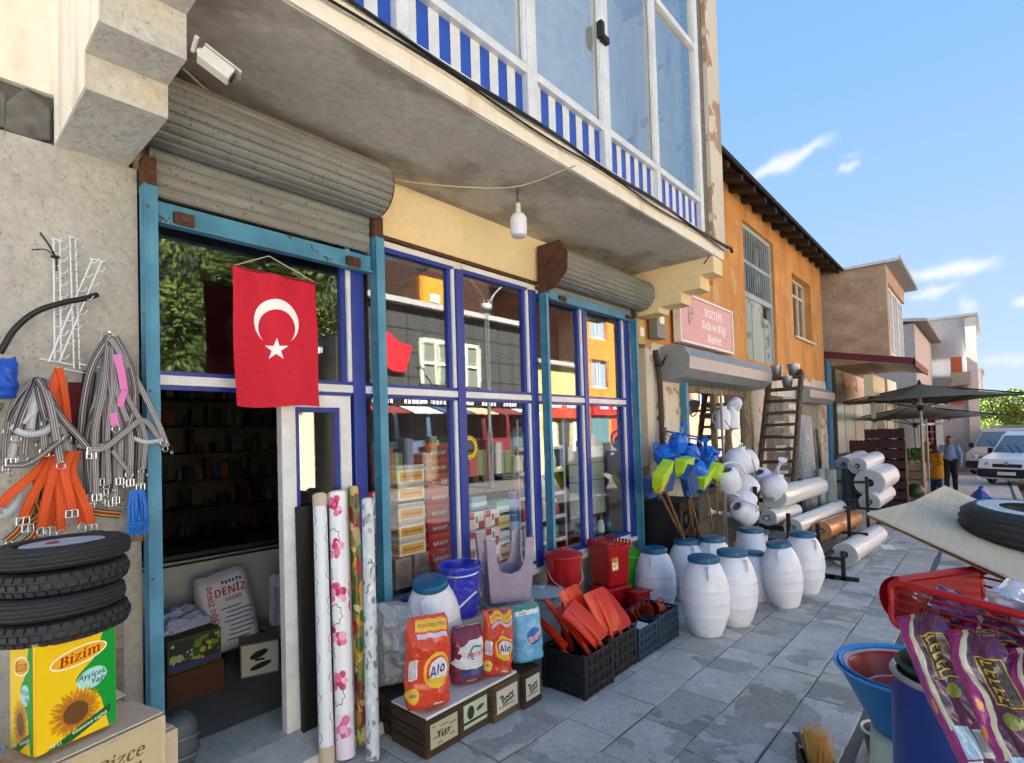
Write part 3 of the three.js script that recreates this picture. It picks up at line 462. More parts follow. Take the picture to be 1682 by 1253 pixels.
{
  const g = thing('far_block', 'small pale block at the end of the street', 'building'), e = onX(1611, 608, 70);
  obj('wall', span(70, 80, -2, e.y, e.z - 14, e.z), mat('#c9c4c4', 0.95, { map: T.wash }), g); obj('roof_edge', span(69.8, 80, e.y, e.y + 0.2, e.z - 14, e.z + 0.2), A.zinc, g);
  const k = thing('yellow_kiosk', 'yellow panelled kiosk with blue roof beside the parked vans', 'kiosk'), a = onG(1556, 742), b = onX(1556, 690, a.x).y;
  obj('wall', span(a.x, a.x + 5, gy(a.x) - 0.1, b, a.z, a.z + 3), mat('#e0a95c', 0.8, { map: T.cream }), k);
  obj('front_panel', [0, 1, 2].map((i) => span(a.x - 0.06, a.x - 0.01, gy(a.x), b - 0.1, a.z + 0.05 + i, a.z + 0.95 + i)), mat('#e8b469', 0.8, { map: T.cream }), k);
  obj('roof', span(a.x - 0.5, a.x + 5.3, b, b + 0.22, a.z + 0.6, a.z + 4.5), mat('#3f86bb', 0.6), k);
}
// ---- across the street: what the shop windows mirror
function block(name, label, x0, x1, z0, h, wall, o = {}) {
  const g = thing(name, label, 'building'), P = (n, q, m) => obj(n, q, m, g);
  const wins = []; const nx = o.nx ?? 0, ny = o.ny ?? 0, yb = o.yb ?? 3.6;
  for (let i = 0; i < nx; i++) for (let j = 0; j < ny; j++) { const w = (x1 - x0) / nx, hh = (h - yb) / ny; wins.push([x0 + i * w + w * 0.2, x0 + i * w + w * 0.8, yb + j * hh + hh * 0.22, yb + j * hh + hh * 0.8]); }
  P('wall', [...walled(x0, x1, -1, h, 0, 0.3, wins).map((q) => put(q, 0, 0, z0, 0, Math.PI, 0, [1, 1, 1]).applyMatrix4(M4(x0 + x1)))], wall);
  P('rear_mass', span(x0, x1, -1, h - 0.2, z0 + 0.9, z0 + (o.deep ?? 8)), o.rear ?? wall);
  for (const w of wins) { const f = P('window', [span(x0 + x1 - w[1], x0 + x1 - w[0], w[2], w[2] + 0.08, z0 + 0.1, z0 + 0.16), span(x0 + x1 - w[1], x0 + x1 - w[0], w[3] - 0.08, w[3], z0 + 0.1, z0 + 0.16), span(x0 + x1 - (w[0] + w[1]) / 2 - 0.05, x0 + x1 - (w[0] + w[1]) / 2 + 0.05, w[2] + 0.08, w[3] - 0.08, z0 + 0.1, z0 + 0.16)], o.frame ?? A.alu); obj('pane', span(x0 + x1 - w[1], x0 + x1 - w[0], w[2], w[3], z0 + 0.2, z0 + 0.21), o.pane ?? mat('#46525c', 0.1), f); }
  P('roof_edge', span(x0 - 0.2, x1 + 0.2, h, h + 0.22, z0 - 0.35, z0 + (o.deep ?? 8)), o.roof ?? A.alu);
  return g;
}
{
  const Z = 15, vx = (px, py, z = Z) => onZ(px, py, -z);
  const gx0 = vx(572, 520).x, gx1 = vx(858, 520).x, gh = vx(700, 508).y;
  const clad = block('grey_clad_shop', 'dark grey panel clad shop across the street', gx0, gx1, Z, gh, mat('#4c4e4c', 0.5, { map: T.grain }), { deep: 7, roof: mat('#b4b2ac', 0.8) });
  for (let i = 0; i < 10; i++) obj('panel_joint', span(gx0 + (i + 1) * (gx1 - gx0) / 11 - 0.015, gx0 + (i + 1) * (gx1 - gx0) / 11 + 0.015, 3.2, gh - 0.1, Z - 0.012, Z - 0.001), A.black, clad);
  const wa = vx(690, 560), wb = vx(785, 636);
  const big = obj('big_window', [0, 1, 2, 3, 4].map((i) => span(mix(wa.x, wb.x, i / 4) - 0.08, mix(wa.x, wb.x, i / 4) + 0.08, wb.y, wa.y, Z - 0.12, Z - 0.02)).concat([span(wa.x, wb.x, wa.y, wa.y + 0.15, Z - 0.1, Z - 0.01), span(wa.x, wb.x, mix(wa.y, wb.y, 0.5) - 0.05, mix(wa.y, wb.y, 0.5) + 0.05, Z - 0.11, Z - 0.015)]), mat('#e9e6cf', 0.6), clad);
  obj('pane', span(wa.x, wb.x, wb.y, wa.y, Z - 0.019, Z - 0.008), mat('#7d8678', 0.2), big);
  const rs = [[623, 560], [633, 545], [650, 562], [673, 570], [662, 612], [641, 610], [622, 598]].map(([x, y]) => vx(x, y)), rc = rs.map((p) => [p.x, p.y]);
  obj('red_emblem', ext(rc, 0.08, 0.01, 0, 0, Z - 0.2), mat('#c8202c', 0.5), clad);
  const sg = obj('sign_band', span(gx0 + 0.3, gx1 - 0.5, 3.0, 3.75, Z - 0.2, Z - 0.02), mat('#1d1d1f', 0.4), clad);
  const t = canvasTex(512, 64, (g, w, h) => { g.fillStyle = '#1d1d1f'; g.fillRect(0, 0, w, h); g.fillStyle = '#f2f2f2'; for (let i = 0; i < 6; i++) g.fillRect(160 + i * 34, 16, 20, 34); });
  obj('sign_face', put(new THREE.PlaneGeometry(7, 0.7), (gx0 + gx1) / 2 - 1, 3.38, Z - 0.215, 0, Math.PI, 0), mat('#ffffff', 0.5, { map: t, metre: false }), sg);
  for (let i = 0; i < 5; i++) obj('shop_window', span(gx0 + 0.5 + i * 2.2, gx0 + 2.4 + i * 2.2, 0.1, 2.7, Z - 0.06, Z - 0.01), mat(['#2c3a44', '#5a6f86', '#39424a', '#7c3238', '#4b5a60'][i], 0.2), clad);
  for (let i = 0; i < 3; i++) obj('shop_poster', span(gx0 + 3 + i * 3, gx0 + 4.6 + i * 3, 2.72, 2.98, Z - 0.18, Z - 0.05), mat(['#7f93c4', '#c94a44', '#c24038'][i], 0.5), clad);
  // brown roofed house behind with an ochre dormer
  const r = thing('brown_roof_house', 'house with a tall brown hipped roof and ochre dormer across the street', 'house'), z2 = 23;
  const ra = onZ(630, 512, -z2), rb2 = onZ(700, 437, -z2), l = ra.x, rr = onZ(955, 560, -z2).x, ry = rb2.y + (rb2.y - ra.y) * 0.8;
  obj('wall', span(l, rr + 3, -1, ra.y, z2, z2 + 8), mat('#4a3426', 0.9, { map: T.brown }), r);
  obj('roof', put(ext([[ra.x, ra.y], [rr + 3, ra.y], [rr + 1, ry], [rb2.x + (rb2.x - ra.x) * 0.8, ry]], 9, 0), 0, 0, z2 - 0.3), mat('#5a4030', 0.9, { map: T.brown }), r);
  const da = onZ(690, 452, -(z2 - 0.5)), db = onZ(728, 505, -(z2 - 0.5));
  const dm = obj('dormer', span(da.x, db.x, 6.8, da.y, z2 - 0.6, z2 + 2), mat('#dc9a34', 0.9, { map: T.cream }), r);
  obj('dormer_window', span(mix(da.x, db.x, 0.4), mix(da.x, db.x, 0.8), mix(db.y, da.y, 0.1), mix(db.y, da.y, 0.4), z2 - 0.66, z2 - 0.61), A.alu, dm);
  const cx0 = vx(882, 640).x, cx1 = vx(960, 640).x;
  const cr = block('cream_shop', 'cream rendered shop with red sign band across the street', cx0, cx1 - 0.3, Z, vx(910, 600).y, mat('#c9b98a', 0.9, { map: T.cream }), { roof: mat('#a8a6a0', 0.8) });
  obj('sign_band', span(cx0 + 0.5, cx1 - 0.6, 2.6, 3.3, Z - 0.3, Z - 0.02), mat('#b3402e', 0.5), cr);
  for (let i = 0; i < 3; i++) obj('shop_window', span(cx0 + 0.4 + i * 1.4, cx0 + 1.5 + i * 1.4, 0, 2.4, Z - 0.06, Z - 0.01), mat(['#e4e2d8', '#3a4446', '#c6cdc8'][i], 0.3), cr);
  const ob = block('ochre_apartments', 'tall ochre apartment block across the street', cx1 + 0.2, cx1 + 13, Z, 13, mat('#c4842c', 0.9, { map: T.cream }), { nx: 4, ny: 3, yb: 3.8, pane: mat('#8e9aa4', 0.15), rear: mat('#7a563c', 0.9, { map: T.brown }) });
  obj('sign_band', span(cx1 + 0.6, cx1 + 12, 2.8, 3.7, Z - 0.25, Z - 0.02), mat('#c0282c', 0.5), ob);
  for (let i = 0; i < 5; i++) obj('shop_window', span(cx1 + 0.6 + i * 2.4, cx1 + 2.6 + i * 2.4, 0, 2.6, Z - 0.06, Z - 0.01), mat(['#56777c', '#b8413c', '#d9d3c4', '#40494d', '#8aa2a4'][i], 0.3), ob);
  block('beige_house', 'low beige house across the street beside the leafy tree', -14, 2.2, Z + 1, 5.4, mat('#cfc8bc', 0.9, { map: T.cream }), { nx: 5, ny: 1, yb: 2 });
  block('white_house', 'white rendered house across the street behind the leafy tree', 2.6, gx0 - 0.4, Z + 2, 5.2, mat('#dedad2', 0.9, { map: T.cream }), { nx: 3, ny: 1, yb: 2 });
  block('pink_house', 'long pinkish row of houses farther across the street', cx1 + 13.4, cx1 + 40, Z, 8, mat('#cfa792', 0.9, { map: T.cream }), { nx: 9, ny: 2, yb: 3.2 });
  for (let i = 0; i < 6; i++) obj('awning', prismX([[Z - 1.2, 2.75], [Z - 1.2, 2.7], [Z - 0.2, 3.0], [Z - 0.2, 3.05]], gx0 + 0.4 + i * 1.7, gx0 + 1.9 + i * 1.7), mat(['#8e3030', '#d8d2c4', '#3c5a84', '#c9b48a', '#7a2c34', '#d8d2c4'][i], 0.8, { map: T.cloth }), clad);
  for (let j = 0; j < 3; j++) obj('panel_joint', span(gx0, gx1, 4.3 + j * 1.0, 4.33 + j * 1.0, Z - 0.013, Z - 0.002), A.black, clad);
  const Rr = rng(88); [[clad, gx0, gx1], [cr, cx0, cx1], [ob, cx1 + 0.4, cx1 + 12]].forEach(([g, a, b]) => { for (let x = a + 0.5; x < b - 0.4; x += 0.45 + Rr() * 0.5) obj('stall_goods', span(x, x + 0.3 + Rr() * 0.3, 0, 0.5 + Rr() * 1.3, Z - 0.9 - Rr() * 0.5, Z - 0.5), mat(['#6e6a60', '#4a5634', '#6a2e2a', '#3a4856', '#8a6e34', '#7c7a76', '#453a30'][Math.floor(Rr() * 7)], 0.7), g); for (let x = a + 0.8; x < b - 1.2; x += 1.5) obj('sign_lettering', Array.from({ length: 5 }, (_, k) => span(x + k * 0.2, x + 0.13 + k * 0.2, 3.15, 3.15 + 0.25 + 0.12 * Rr(), Z - 0.33, Z - 0.305)), A.alu, g); });
  const lamp = thing('street_lamp', 'tall double armed street lamp across the road', 'lamp', [onZ(805, 700, -11.6).x, -0.3, 11.6]);
  obj('pole', cyl(0.05, 0.08, 7.4, 10, 0, 3.7, 0), A.zinc, lamp); obj('arm', [tube([[0, 6.6, 0], [-0.4, 7.6, 0], [-1.2, 8.3, 0]], 0.035, 14, 6), tube([[0, 6.6, 0], [0.4, 7.6, 0], [1.2, 8.3, 0]], 0.035, 14, 6)], A.zinc, lamp);
  obj('lamp_head', [sph(0.22, 12, 0, 7.1, 0, 0, 0, 0, [1, 0.8, 1])], mat('#d7d7d2', 0.4), lamp);
}
// ---- trees
function makeTree(name, label, pos, H, rx, n, seed, cols, leaf = 0.12) {
  const R = rng(seed), t = thing(name, label, 'tree', pos), trunk = [tube([[0, 0, 0], [0.05, H * 0.25, 0.03], [-0.04, H * 0.5, 0]], H * 0.022, 10, 8)], lobes = [];
  for (let i = 0; i < 16; i++) { const a = R() * 6.283, q = Math.sqrt(R()) * rx * 0.72, y = H * (0.42 + 0.48 * R()), k = 1 - Math.max(0, (y / H - 0.62)) * 1.5; lobes.push([Math.cos(a) * q * k, y, Math.sin(a) * q * k, rx * (0.26 + 0.2 * R())]); trunk.push(tube([[-0.02, H * 0.3, 0], [Math.cos(a) * q * 0.4 * k, H * 0.45, Math.sin(a) * q * 0.4 * k], [Math.cos(a) * q * k, y, Math.sin(a) * q * k]], H * 0.006, 6, 5)); }
  obj('trunk', trunk, mat('#5c4a3a', 0.95, { map: T.oldwood }), t);
  const pos3 = new Float32Array(n * 9), col = new Float32Array(n * 9), nor = new Float32Array(n * 9), uv = new Float32Array(n * 6), q = new THREE.Quaternion(), v = V3(0, 0, 0), c = cols.map((k) => new THREE.Color(k));
  for (let i = 0; i < n; i++) {
    const L = lobes[Math.floor(R() * lobes.length)], th = R() * 6.283, cp = 2 * R() - 1, sp = Math.sqrt(1 - cp * cp), rr = L[3] * (0.55 + 0.55 * Math.cbrt(R()));
    q.setFromEuler(new THREE.Euler(R() * 6.28, R() * 6.28, R() * 6.28)); const s = leaf * (0.6 + 0.8 * R()), C = c[Math.floor(R() * c.length)];
    [[-0.5, 0, 0], [0.5, 0.1, 0], [0, 1, 0]].forEach((p, k) => { v.set(p[0] * s, p[1] * s, 0).applyQuaternion(q); pos3.set([L[0] + sp * Math.cos(th) * rr + v.x, L[1] + cp * rr * 0.85 + v.y, L[2] + sp * Math.sin(th) * rr + v.z], i * 9 + k * 3); col.set([C.r, C.g, C.b], i * 9 + k * 3); });
    v.set(0, 0, 1).applyQuaternion(q); for (let k = 0; k < 3; k++) nor.set([v.x, v.y, v.z], i * 9 + k * 3);
  }
  const g = new THREE.BufferGeometry(); g.setAttribute('position', new THREE.BufferAttribute(pos3, 3)); g.setAttribute('normal', new THREE.BufferAttribute(nor, 3)); g.setAttribute('uv', new THREE.BufferAttribute(uv, 2)); g.setAttribute('color', new THREE.BufferAttribute(col, 3));
  obj('crown', g, mat('#ffffff', 0.9, { vertexColors: true, metre: false }), t); return t;
}
makeTree('leafy_tree', 'broad leafy tree across the street opposite the shop door', [7.0, -0.3, 12.6], 8.4, 3.2, 52000, 3, ['#5f7030', '#4d6128', '#71803a', '#3f5222'], 0.10);
{ const p = onX(1642, 690, 48); makeTree('street_tree', 'round green street tree at the end of the street', [p.x, gy(48), p.z], 4.7, 2.0, 22000, 8, ['#5d7428', '#4a6426', '#72882f', '#354a20'], 0.11); }
makeTree('street_tree', 'second green street tree far behind the parked vans', [58, gy(58), 7.5], 3.6, 2.0, 12000, 18, ['#5d7428', '#4a6426', '#3c5524'], 0.12);
// ------------------------------------------------------------------ small makers
// a filled bag: two bulged sheets joined at the edges, print over the front
function bagGeo(w, h, d, o = {}) {
  const nx = o.nx ?? 14, ny = o.ny ?? 18, R = rng(o.seed ?? 1), sd = o.seed ?? 1, cr = o.crumple ?? 0.008, pos = [], uv = [], idx = [];
  for (const side of [1, -1]) for (let j = 0; j <= ny; j++) for (let i = 0; i <= nx; i++) {
    const u = i / nx, v = j / ny, e = 1 - Math.abs(2 * u - 1) ** (o.p ?? 4), tv = Math.min(1, (v / (o.base ?? 0.06)) ** 0.6) * Math.min(1, ((1 - v) / (o.neck ?? 0.25)) ** 0.7);
    const n = fbm(u * 0.98 + 0.01, v * 0.98 + 0.01, 5, 6, 3, sd + (side > 0 ? 0 : 50)) - 0.5, edge = Math.min(e, tv);
    const sag = (o.sag ?? 0) * Math.sin(v * Math.PI);
    pos.push((u - 0.5) * w * (1 - 0.10 * (1 - tv) + sag) + cr * 1.2 * (fbm(v * 0.98 + 0.01, 0.3, 6, 6, 3, sd + 7) - 0.5), v * h + cr * 2 * (fbm(u * 0.98 + 0.01, 0.5, 4, 4, 2, sd + 3) - 0.5) * v, side * d / 2 * Math.sqrt(Math.max(0, e)) * tv + side * n * cr * 2.4 * edge + (o.lean ?? 0) * v * v);
    uv.push(side > 0 ? u : 1 - u, v);
  }
  const N = (nx + 1) * (ny + 1);
  for (let s = 0; s < 2; s++) for (let j = 0; j < ny; j++) for (let i = 0; i < nx; i++) { const a = s * N + j * (nx + 1) + i, b = a + 1, c = a + nx + 1, q = c + 1; s ? idx.push(a, c, b, b, c, q) : idx.push(a, b, c, b, q, c); }
  for (let i = 0; i < nx; i++) { const a = i, b = i + 1, c = N + i, q = N + i + 1; idx.push(a, c, b, b, c, q); }
  const g = new THREE.BufferGeometry(); g.setAttribute('position', new THREE.Float32BufferAttribute(pos, 3)); g.setAttribute('uv', new THREE.Float32BufferAttribute(uv, 2)); g.setIndex(idx); g.computeVertexNormals(); void R; return g;
}
// a flat strap swept along points; u runs across it, v along it
function strapGeo(pts, w, th = 0.003, hint = V3(0, 0, 1), n = 20) {
  const cv = new THREE.CatmullRomCurve3(pts.map((p) => p.isVector3 ? p : V3(...p))), pos = [], uv = [], idx = []; let len = 0, prev = cv.getPoint(0);
  for (let i = 0; i <= n; i++) {
    const p = cv.getPoint(i / n), t = cv.getTangent(i / n), s = t.clone().cross(hint).normalize().multiplyScalar(w / 2), nn = s.clone().cross(t).normalize().multiplyScalar(th / 2); len += p.distanceTo(prev); prev = p;
    for (const [a, b, u] of [[-1, 1, 0], [1, 1, 1], [1, -1, 1], [-1, -1, 0]]) { pos.push(p.x + s.x * a + nn.x * b, p.y + s.y * a + nn.y * b, p.z + s.z * a + nn.z * b); uv.push(u, len * 10); }
  }
  for (let i = 0; i < n; i++) for (let k = 0; k < 4; k++) { const a = i * 4 + k, b = i * 4 + (k + 1) % 4; idx.push(a, b, a + 4, b, b + 4, a + 4); }
  const g = new THREE.BufferGeometry(); g.setAttribute('position', new THREE.Float32BufferAttribute(pos, 3)); g.setAttribute('uv', new THREE.Float32BufferAttribute(uv, 2)); g.setIndex(idx); const q = g.toNonIndexed(); q.computeVertexNormals(); return q;
}
const print = (w, h, draw, rough = 0.5, o = {}) => mat('#ffffff', rough, { map: canvasTex(w, h, draw), metre: false, ...o });
// ------------------------------------------------------------------ flag
{
  const a = onZ(381, 437, 0.19), b = onZ(524, 669, 0.19), w = b.x - a.x, h = a.y - b.y, f = thing('flag', 'red flag with white crescent and star hanging over the shop door', 'flag', [a.x, b.y, 0.19]);
  const t = canvasTex(640, 960, (g, W, H) => {
    g.fillStyle = '#c8102e'; g.fillRect(0, 0, W, H); g.globalAlpha = 0.08; g.fillStyle = '#5a0010'; const R = rng(4); for (let i = 0; i < 160; i++) { g.beginPath(); g.ellipse(R() * W, R() * H, 4 + R() * 26, 3 + R() * 14, R() * 3, 0, 7); g.fill(); } g.globalAlpha = 1;
    g.fillStyle = '#f4f1ee'; const X = W * 0.49, Y = H * 0.36; g.beginPath(); g.arc(X, Y, 165, 0, 7); g.fill(); g.fillStyle = '#c8102e'; g.beginPath(); g.arc(X, Y + 42, 132, 0, 7); g.fill();
    g.fillStyle = '#f4f1ee'; g.beginPath(); for (let i = 0; i < 10; i++) { const r = i % 2 ? 32 : 84, q = -Math.PI / 2 + i * Math.PI / 5; g.lineTo(X + r * Math.cos(q), H * 0.565 + r * Math.sin(q)); } g.fill();
  });
  const g = new THREE.PlaneGeometry(w, h, 24, 36), p = g.attributes.position; for (let i = 0; i < p.count; i++) { const x = p.getX(i), y = p.getY(i); { const dn = 1 - (y / h + 0.5); p.setZ(i, 0.022 * Math.sin(x * 13 + y * 2.6) * (0.25 + dn) + 0.009 * Math.sin(y * 9 + x * 5) + 0.006 * Math.sin(x * 31 + y * 6)); p.setX(i, x * (1 - 0.025 * Math.sin(dn * 3))); p.setY(i, y + dn * 0.008 * Math.sin(x * 12)); } } g.computeVertexNormals();
  obj('cloth', put(g, w / 2, h / 2, 0), mat('#ffffff', 0.8, { map: t, metre: false }), f);
  obj('top_rod', rod([-0.01, h, 0], [w + 0.01, h, 0], 0.007, 8), mat('#7a1020', 0.6), f);
  obj('hanging_cord', [rod([0, h, 0], [w * 0.5, h + 0.13, -0.09], 0.003, 5), rod([w, h, 0], [w * 0.5, h + 0.13, -0.09], 0.003, 5)], mat('#c9b7a8', 0.9), f);
}
// ------------------------------------------------------------------ security camera, bulb and cords under the soffit
{
  const q = onX(320, 78, 0.76), c = thing('security_camera', 'white box security camera fixed to the corbel', 'camera', q), dir = onY(372, 118, q.y - 0.06).sub(q).setLength(0.19);
  c.lookAt(q.clone().add(dir)); c.scale.setScalar(0.72); const w = mat('#e4dfd2', 0.5, { map: T.grain });
  obj('bracket', [cyl(0.012, 0.012, 0.09, 8, -0.03, 0.0, 0.0, 0, 0, 1.2), sph(0.02, 10, 0, 0, 0.03)], w, c);
  obj('housing', rb(0.075, 0.075, 0.17, 0.006, 0, -0.01, 0.12), w, c); obj('hood', rb(0.09, 0.008, 0.2, 0.003, 0, 0.035, 0.135), w, c); obj('lens', cyl(0.026, 0.026, 0.012, 14, 0, -0.01, 0.208, Math.PI / 2), A.black, c);
  const b = onY(850, 308, 3.598), l = thing('light_bulb', 'large white bulb hanging from the balcony soffit on a short wire', 'light bulb', b);
  obj('hook', [tube([[0, 0, 0], [0.012, -0.03, 0], [-0.01, -0.08, 0], [0, -0.13, 0]], 0.003, 14, 5), tube([[0, -0.01, 0], [-0.015, -0.05, 0], [0.01, -0.1, 0], [0, -0.13, 0]], 0.003, 14, 5)], A.dark, l);
  obj('socket', lathe([[0.0, -0.12], [0.018, -0.12], [0.02, -0.2], [0.0, -0.2]], 16), mat('#ddd6c8', 0.5), l);
  obj('collar', lathe([[0.02, -0.19], [0.045, -0.205], [0.062, -0.235], [0.062, -0.275]], 24), mat('#eeeeee', 0.4), l);
  obj('globe', lathe([[0.062, -0.275], [0.061, -0.35], [0.05, -0.372], [0.0, -0.378]], 24), mat('#e6e6fa', 0.3), l);
  const cord = tag(obj('ceiling_cord', tube([[300, 112], [345, 152], [430, 205], [540, 260], [640, 293], [760, 307], [850, 306], [945, 272]].map(([x, y]) => onY(x, y, 3.575)), 0.006, 80, 6), mat('#c9bda6', 0.7)), 'pale cord sagging along the soffit from camera to bulb', 'cord'); void cord;
  tag(obj('power_cable', tube([onZ(0, 580, 0.06), onZ(25, 540, 0.07), onZ(60, 512, 0.09), onZ(100, 498, 0.10), onZ(140, 490, 0.10), onZ(160, 484, 0.08)], 0.012, 40, 8), A.black), 'black cable curving over the wall behind the hook racks', 'cable');
  tag(obj('overhead_wire', tube([onX(-60, 130, 0.35), onX(0, 70, 0.42), onX(62, 0, 0.5), onX(120, -70, 0.6)], 0.006, 30, 6), A.black), 'thin black wire crossing the white upper wall', 'wire');
  tag(obj('loose_wire', tube([onZ(1108, 352, 1.03), onZ(1135, 400, 0.9), onZ(1150, 420, 0.85)], 0.005, 14, 5), A.black), 'loose black wire drooping below the balcony edge', 'wire');
  tag(obj('looping_wire', tube([onZ(1165, 420, 1.0), onZ(1140, 455, 0.7), onZ(1090, 505, 0.3), onZ(1042, 518, 0.05)], 0.006, 24, 5), A.black), 'wire running from balcony corner down to the meter box', 'wire');
  const mb = onZ(1076, 535, 0.06), m = thing('meter_box', 'grey electric meter box on the wall beside the pier', 'meter box', [mb.x, mb.y - 0.17, 0.03]);
  obj('case', rb(0.24, 0.34, 0.12, 0.01, 0, 0.17, 0.06), mat('#8b8c86', 0.6, { map: T.grain }), m); obj('window', span(-0.06, 0.06, 0.18, 0.28, 0.12, 0.126), mat('#d8dcd8', 0.2), m);
  const m2 = thing('junction_box', 'small yellowish junction box next to the meter box', 'junction box', [mb.x - 0.42, mb.y - 0.28, 0.022]); obj('case', rb(0.16, 0.3, 0.07, 0.01, 0, 0.15, 0.035), mat('#c8a45c', 0.6, { map: T.grain }), m2); obj('label', span(-0.03, 0.06, 0.1, 0.2, 0.07, 0.074), A.alu, m2);
  const R = rng(9); for (let i = 0; i < 3; i++) tag(obj('tangled_wire', tube(Array.from({ length: 6 }, (_, k) => [mb.x - 0.1 + k * 0.17, mb.y - 0.36 - 0.10 * Math.sin(k * 1.3 + i) - i * 0.03 - R() * 0.04, 0.07 + 0.02 * i]), 0.008, 30, 5), A.black), ['black wire sagging lowest under the meter box', 'black wire looping across the middle under the meter box', 'black wire strung tightest under the meter box'][i], 'wire');
}
// ------------------------------------------------------------------ things on the left wall
{
  const wire = mat('#e9edf2', 0.35, { metalness: 0.2 });
  const hooks = (name, label, a, b, n, seed, spread, tip) => {   // long wire display rack: two rails with rows of small prongs
    const t = thing(name, label, 'hook rack', a), d = b.clone().sub(a), R = rng(seed), g = [], s = V3(spread, 0, 0);
    obj('rail', rod(V3(0, 0, 0), d, 0.0035), wire, t); obj('rail', rod(s, d.clone().add(s), 0.0035), wire, t);
    obj('cross_bar', rod(V3(-0.05, d.y, 0), V3(0, d.y, 0).add(s).add(V3(0.05, -0.02, 0)), 0.004), wire, t); obj('cross_bar', rod(V3(-0.01, 0, 0), s.clone().add(V3(0.01, -0.004, 0)), 0.003), wire, t);
    for (let i = 0; i < n; i++) { const p = d.clone().multiplyScalar((i + 0.5) / n), q = i % 2 ? s : V3(0, 0, 0); g.push(tube([p.clone().add(q), p.clone().add(q).add(V3(0.012, -0.006, 0.035)), p.clone().add(q).add(V3(0.02, 0.006 + R() * 0.006, 0.05))], 0.002, 5, 4)); }
    obj('prongs', g, tip, t).userData.kind = 'stuff'; return t;
  };
  hooks('hook_rack', 'upright white wire hook rack tied to the wall above the orange straps', onZ(88, 392, 0.05), onZ(90, 590, 0.06), 20, 2, 0.022, wire);
  hooks('hook_rack', 'upright wire hook rack with red tipped prongs beside the white rack', onZ(115, 388, 0.05), onZ(122, 605, 0.06), 24, 3, 0.02, mat('#a88e94', 0.5));
  hooks('hook_rack', 'slanting white wire hook rack hung across the two upright racks', onZ(152, 425, 0.09), onZ(80, 594, 0.10), 14, 4, 0.035, wire);
  tag(obj('cable_tie', [tube([onZ(66, 382, 0.06), onZ(82, 405, 0.07), onZ(92, 425, 0.08), onZ(93, 445, 0.07)], 0.004, 14, 5), tube([onZ(52, 410, 0.06), onZ(75, 410, 0.07), onZ(91, 420, 0.085)], 0.003, 10, 5), tor(0.014, 0.004, 6, 12, ...onZ(91, 422, 0.075).toArray(), Math.PI / 2)], A.black), 'black cable tie knotted around the wire racks', 'cable tie');
  // striped webbing
  const stripes = (cols) => canvasTex(64, 64, (g, w) => { const n = cols.length; cols.forEach((c, i) => { g.fillStyle = c; g.fillRect(i * w / n, 0, w / n + 1, 64); }); g.globalAlpha = 0.14; g.fillStyle = '#000'; for (let y = 0; y < 64; y += 4) g.fillRect(0, y, w, 1.6); });
  const web = { grey: mat('#ffffff', 0.85, { map: stripes(['#6f6c6e', '#b4b1b2', '#5f5352', '#c2c0c0', '#6f615f', '#b0aeb0', '#6f6c6e']), metre: false }), pale: mat('#ffffff', 0.85, { map: stripes(['#a9b0b6', '#c7ccd0', '#b4babf', '#9da4aa']), metre: false }), dark: mat('#ffffff', 0.85, { map: stripes(['#3b3434', '#8a8284', '#4a3f3f', '#c8c4c4', '#4a3f3f', '#877d7d', '#332c2c']), metre: false }), orange: mat('#ffffff', 0.8, { map: stripes(['#d9501e', '#e55a24', '#df5620', '#e6602a', '#d04a1a']), metre: false }), tri: mat('#ffffff', 0.8, { map: stripes(['#26222c', '#c8a03c', '#8e2420', '#a8281f', '#cfa944', '#26222c']), metre: false }), pink: mat('#d778b4', 0.8), maroon: mat('#5e1526', 0.85), blue: mat('#1f6fc8', 0.6) };
  const ring = (p, r, ry = 0.3) => tor(r, r * 0.17, 6, 14, p.x, p.y, p.z, 0, ry, 0), buckle = (p, w, h, ry = 0.2) => [rod([p.x - w, p.y - h, p.z], [p.x + w, p.y - h, p.z], 0.0035), rod([p.x - w, p.y + h, p.z], [p.x + w, p.y + h, p.z], 0.0035), rod([p.x - w, p.y - h, p.z], [p.x - w, p.y + h, p.z], 0.0035), rod([p.x + w, p.y - h, p.z], [p.x + w, p.y + h, p.z], 0.0035), rod([p.x, p.y - h * 1.1, p.z + 0.004], [p.x, p.y + h, p.z + 0.004], 0.0025)];
  const chrome = mat('#c8ccd2', 0.25, { metalness: 0.9 });
  function bundle(name, label, top, list, o = {}) {   // list: [material, [[px, py, z], ...], width]
    const t = thing(name, label, 'straps', top), L = (p) => onZ(p[0], p[1], p[2]).sub(top);
    list.forEach(([m, pts, w, end]) => { const P = pts.map(L), g = strapGeo(P, w, 0.004, V3(0.25 * Math.sin(pts[0][0] * 3.1), 0, 1).normalize(), o.n ?? 18), s = obj('strap', g, web[m], t), e = P[P.length - 1].clone(); if (end === 'r') obj('ring', ring(e.add(V3(0, -0.012, 0.004)), 0.017, 0.4), chrome, s); else if (end === 'b') obj('buckle', buckle(e.add(V3(0, -0.014, 0.004)), w * 0.6, 0.015), chrome, s); else if (end === '2') obj('ring', [ring(e.clone().add(V3(-0.01, -0.012, 0.004)), 0.013), ring(e.clone().add(V3(0.016, -0.03, 0.008)), 0.011, 0.9)], chrome, s); });
    return t;
  }
  const R = rng(21), list1 = [];
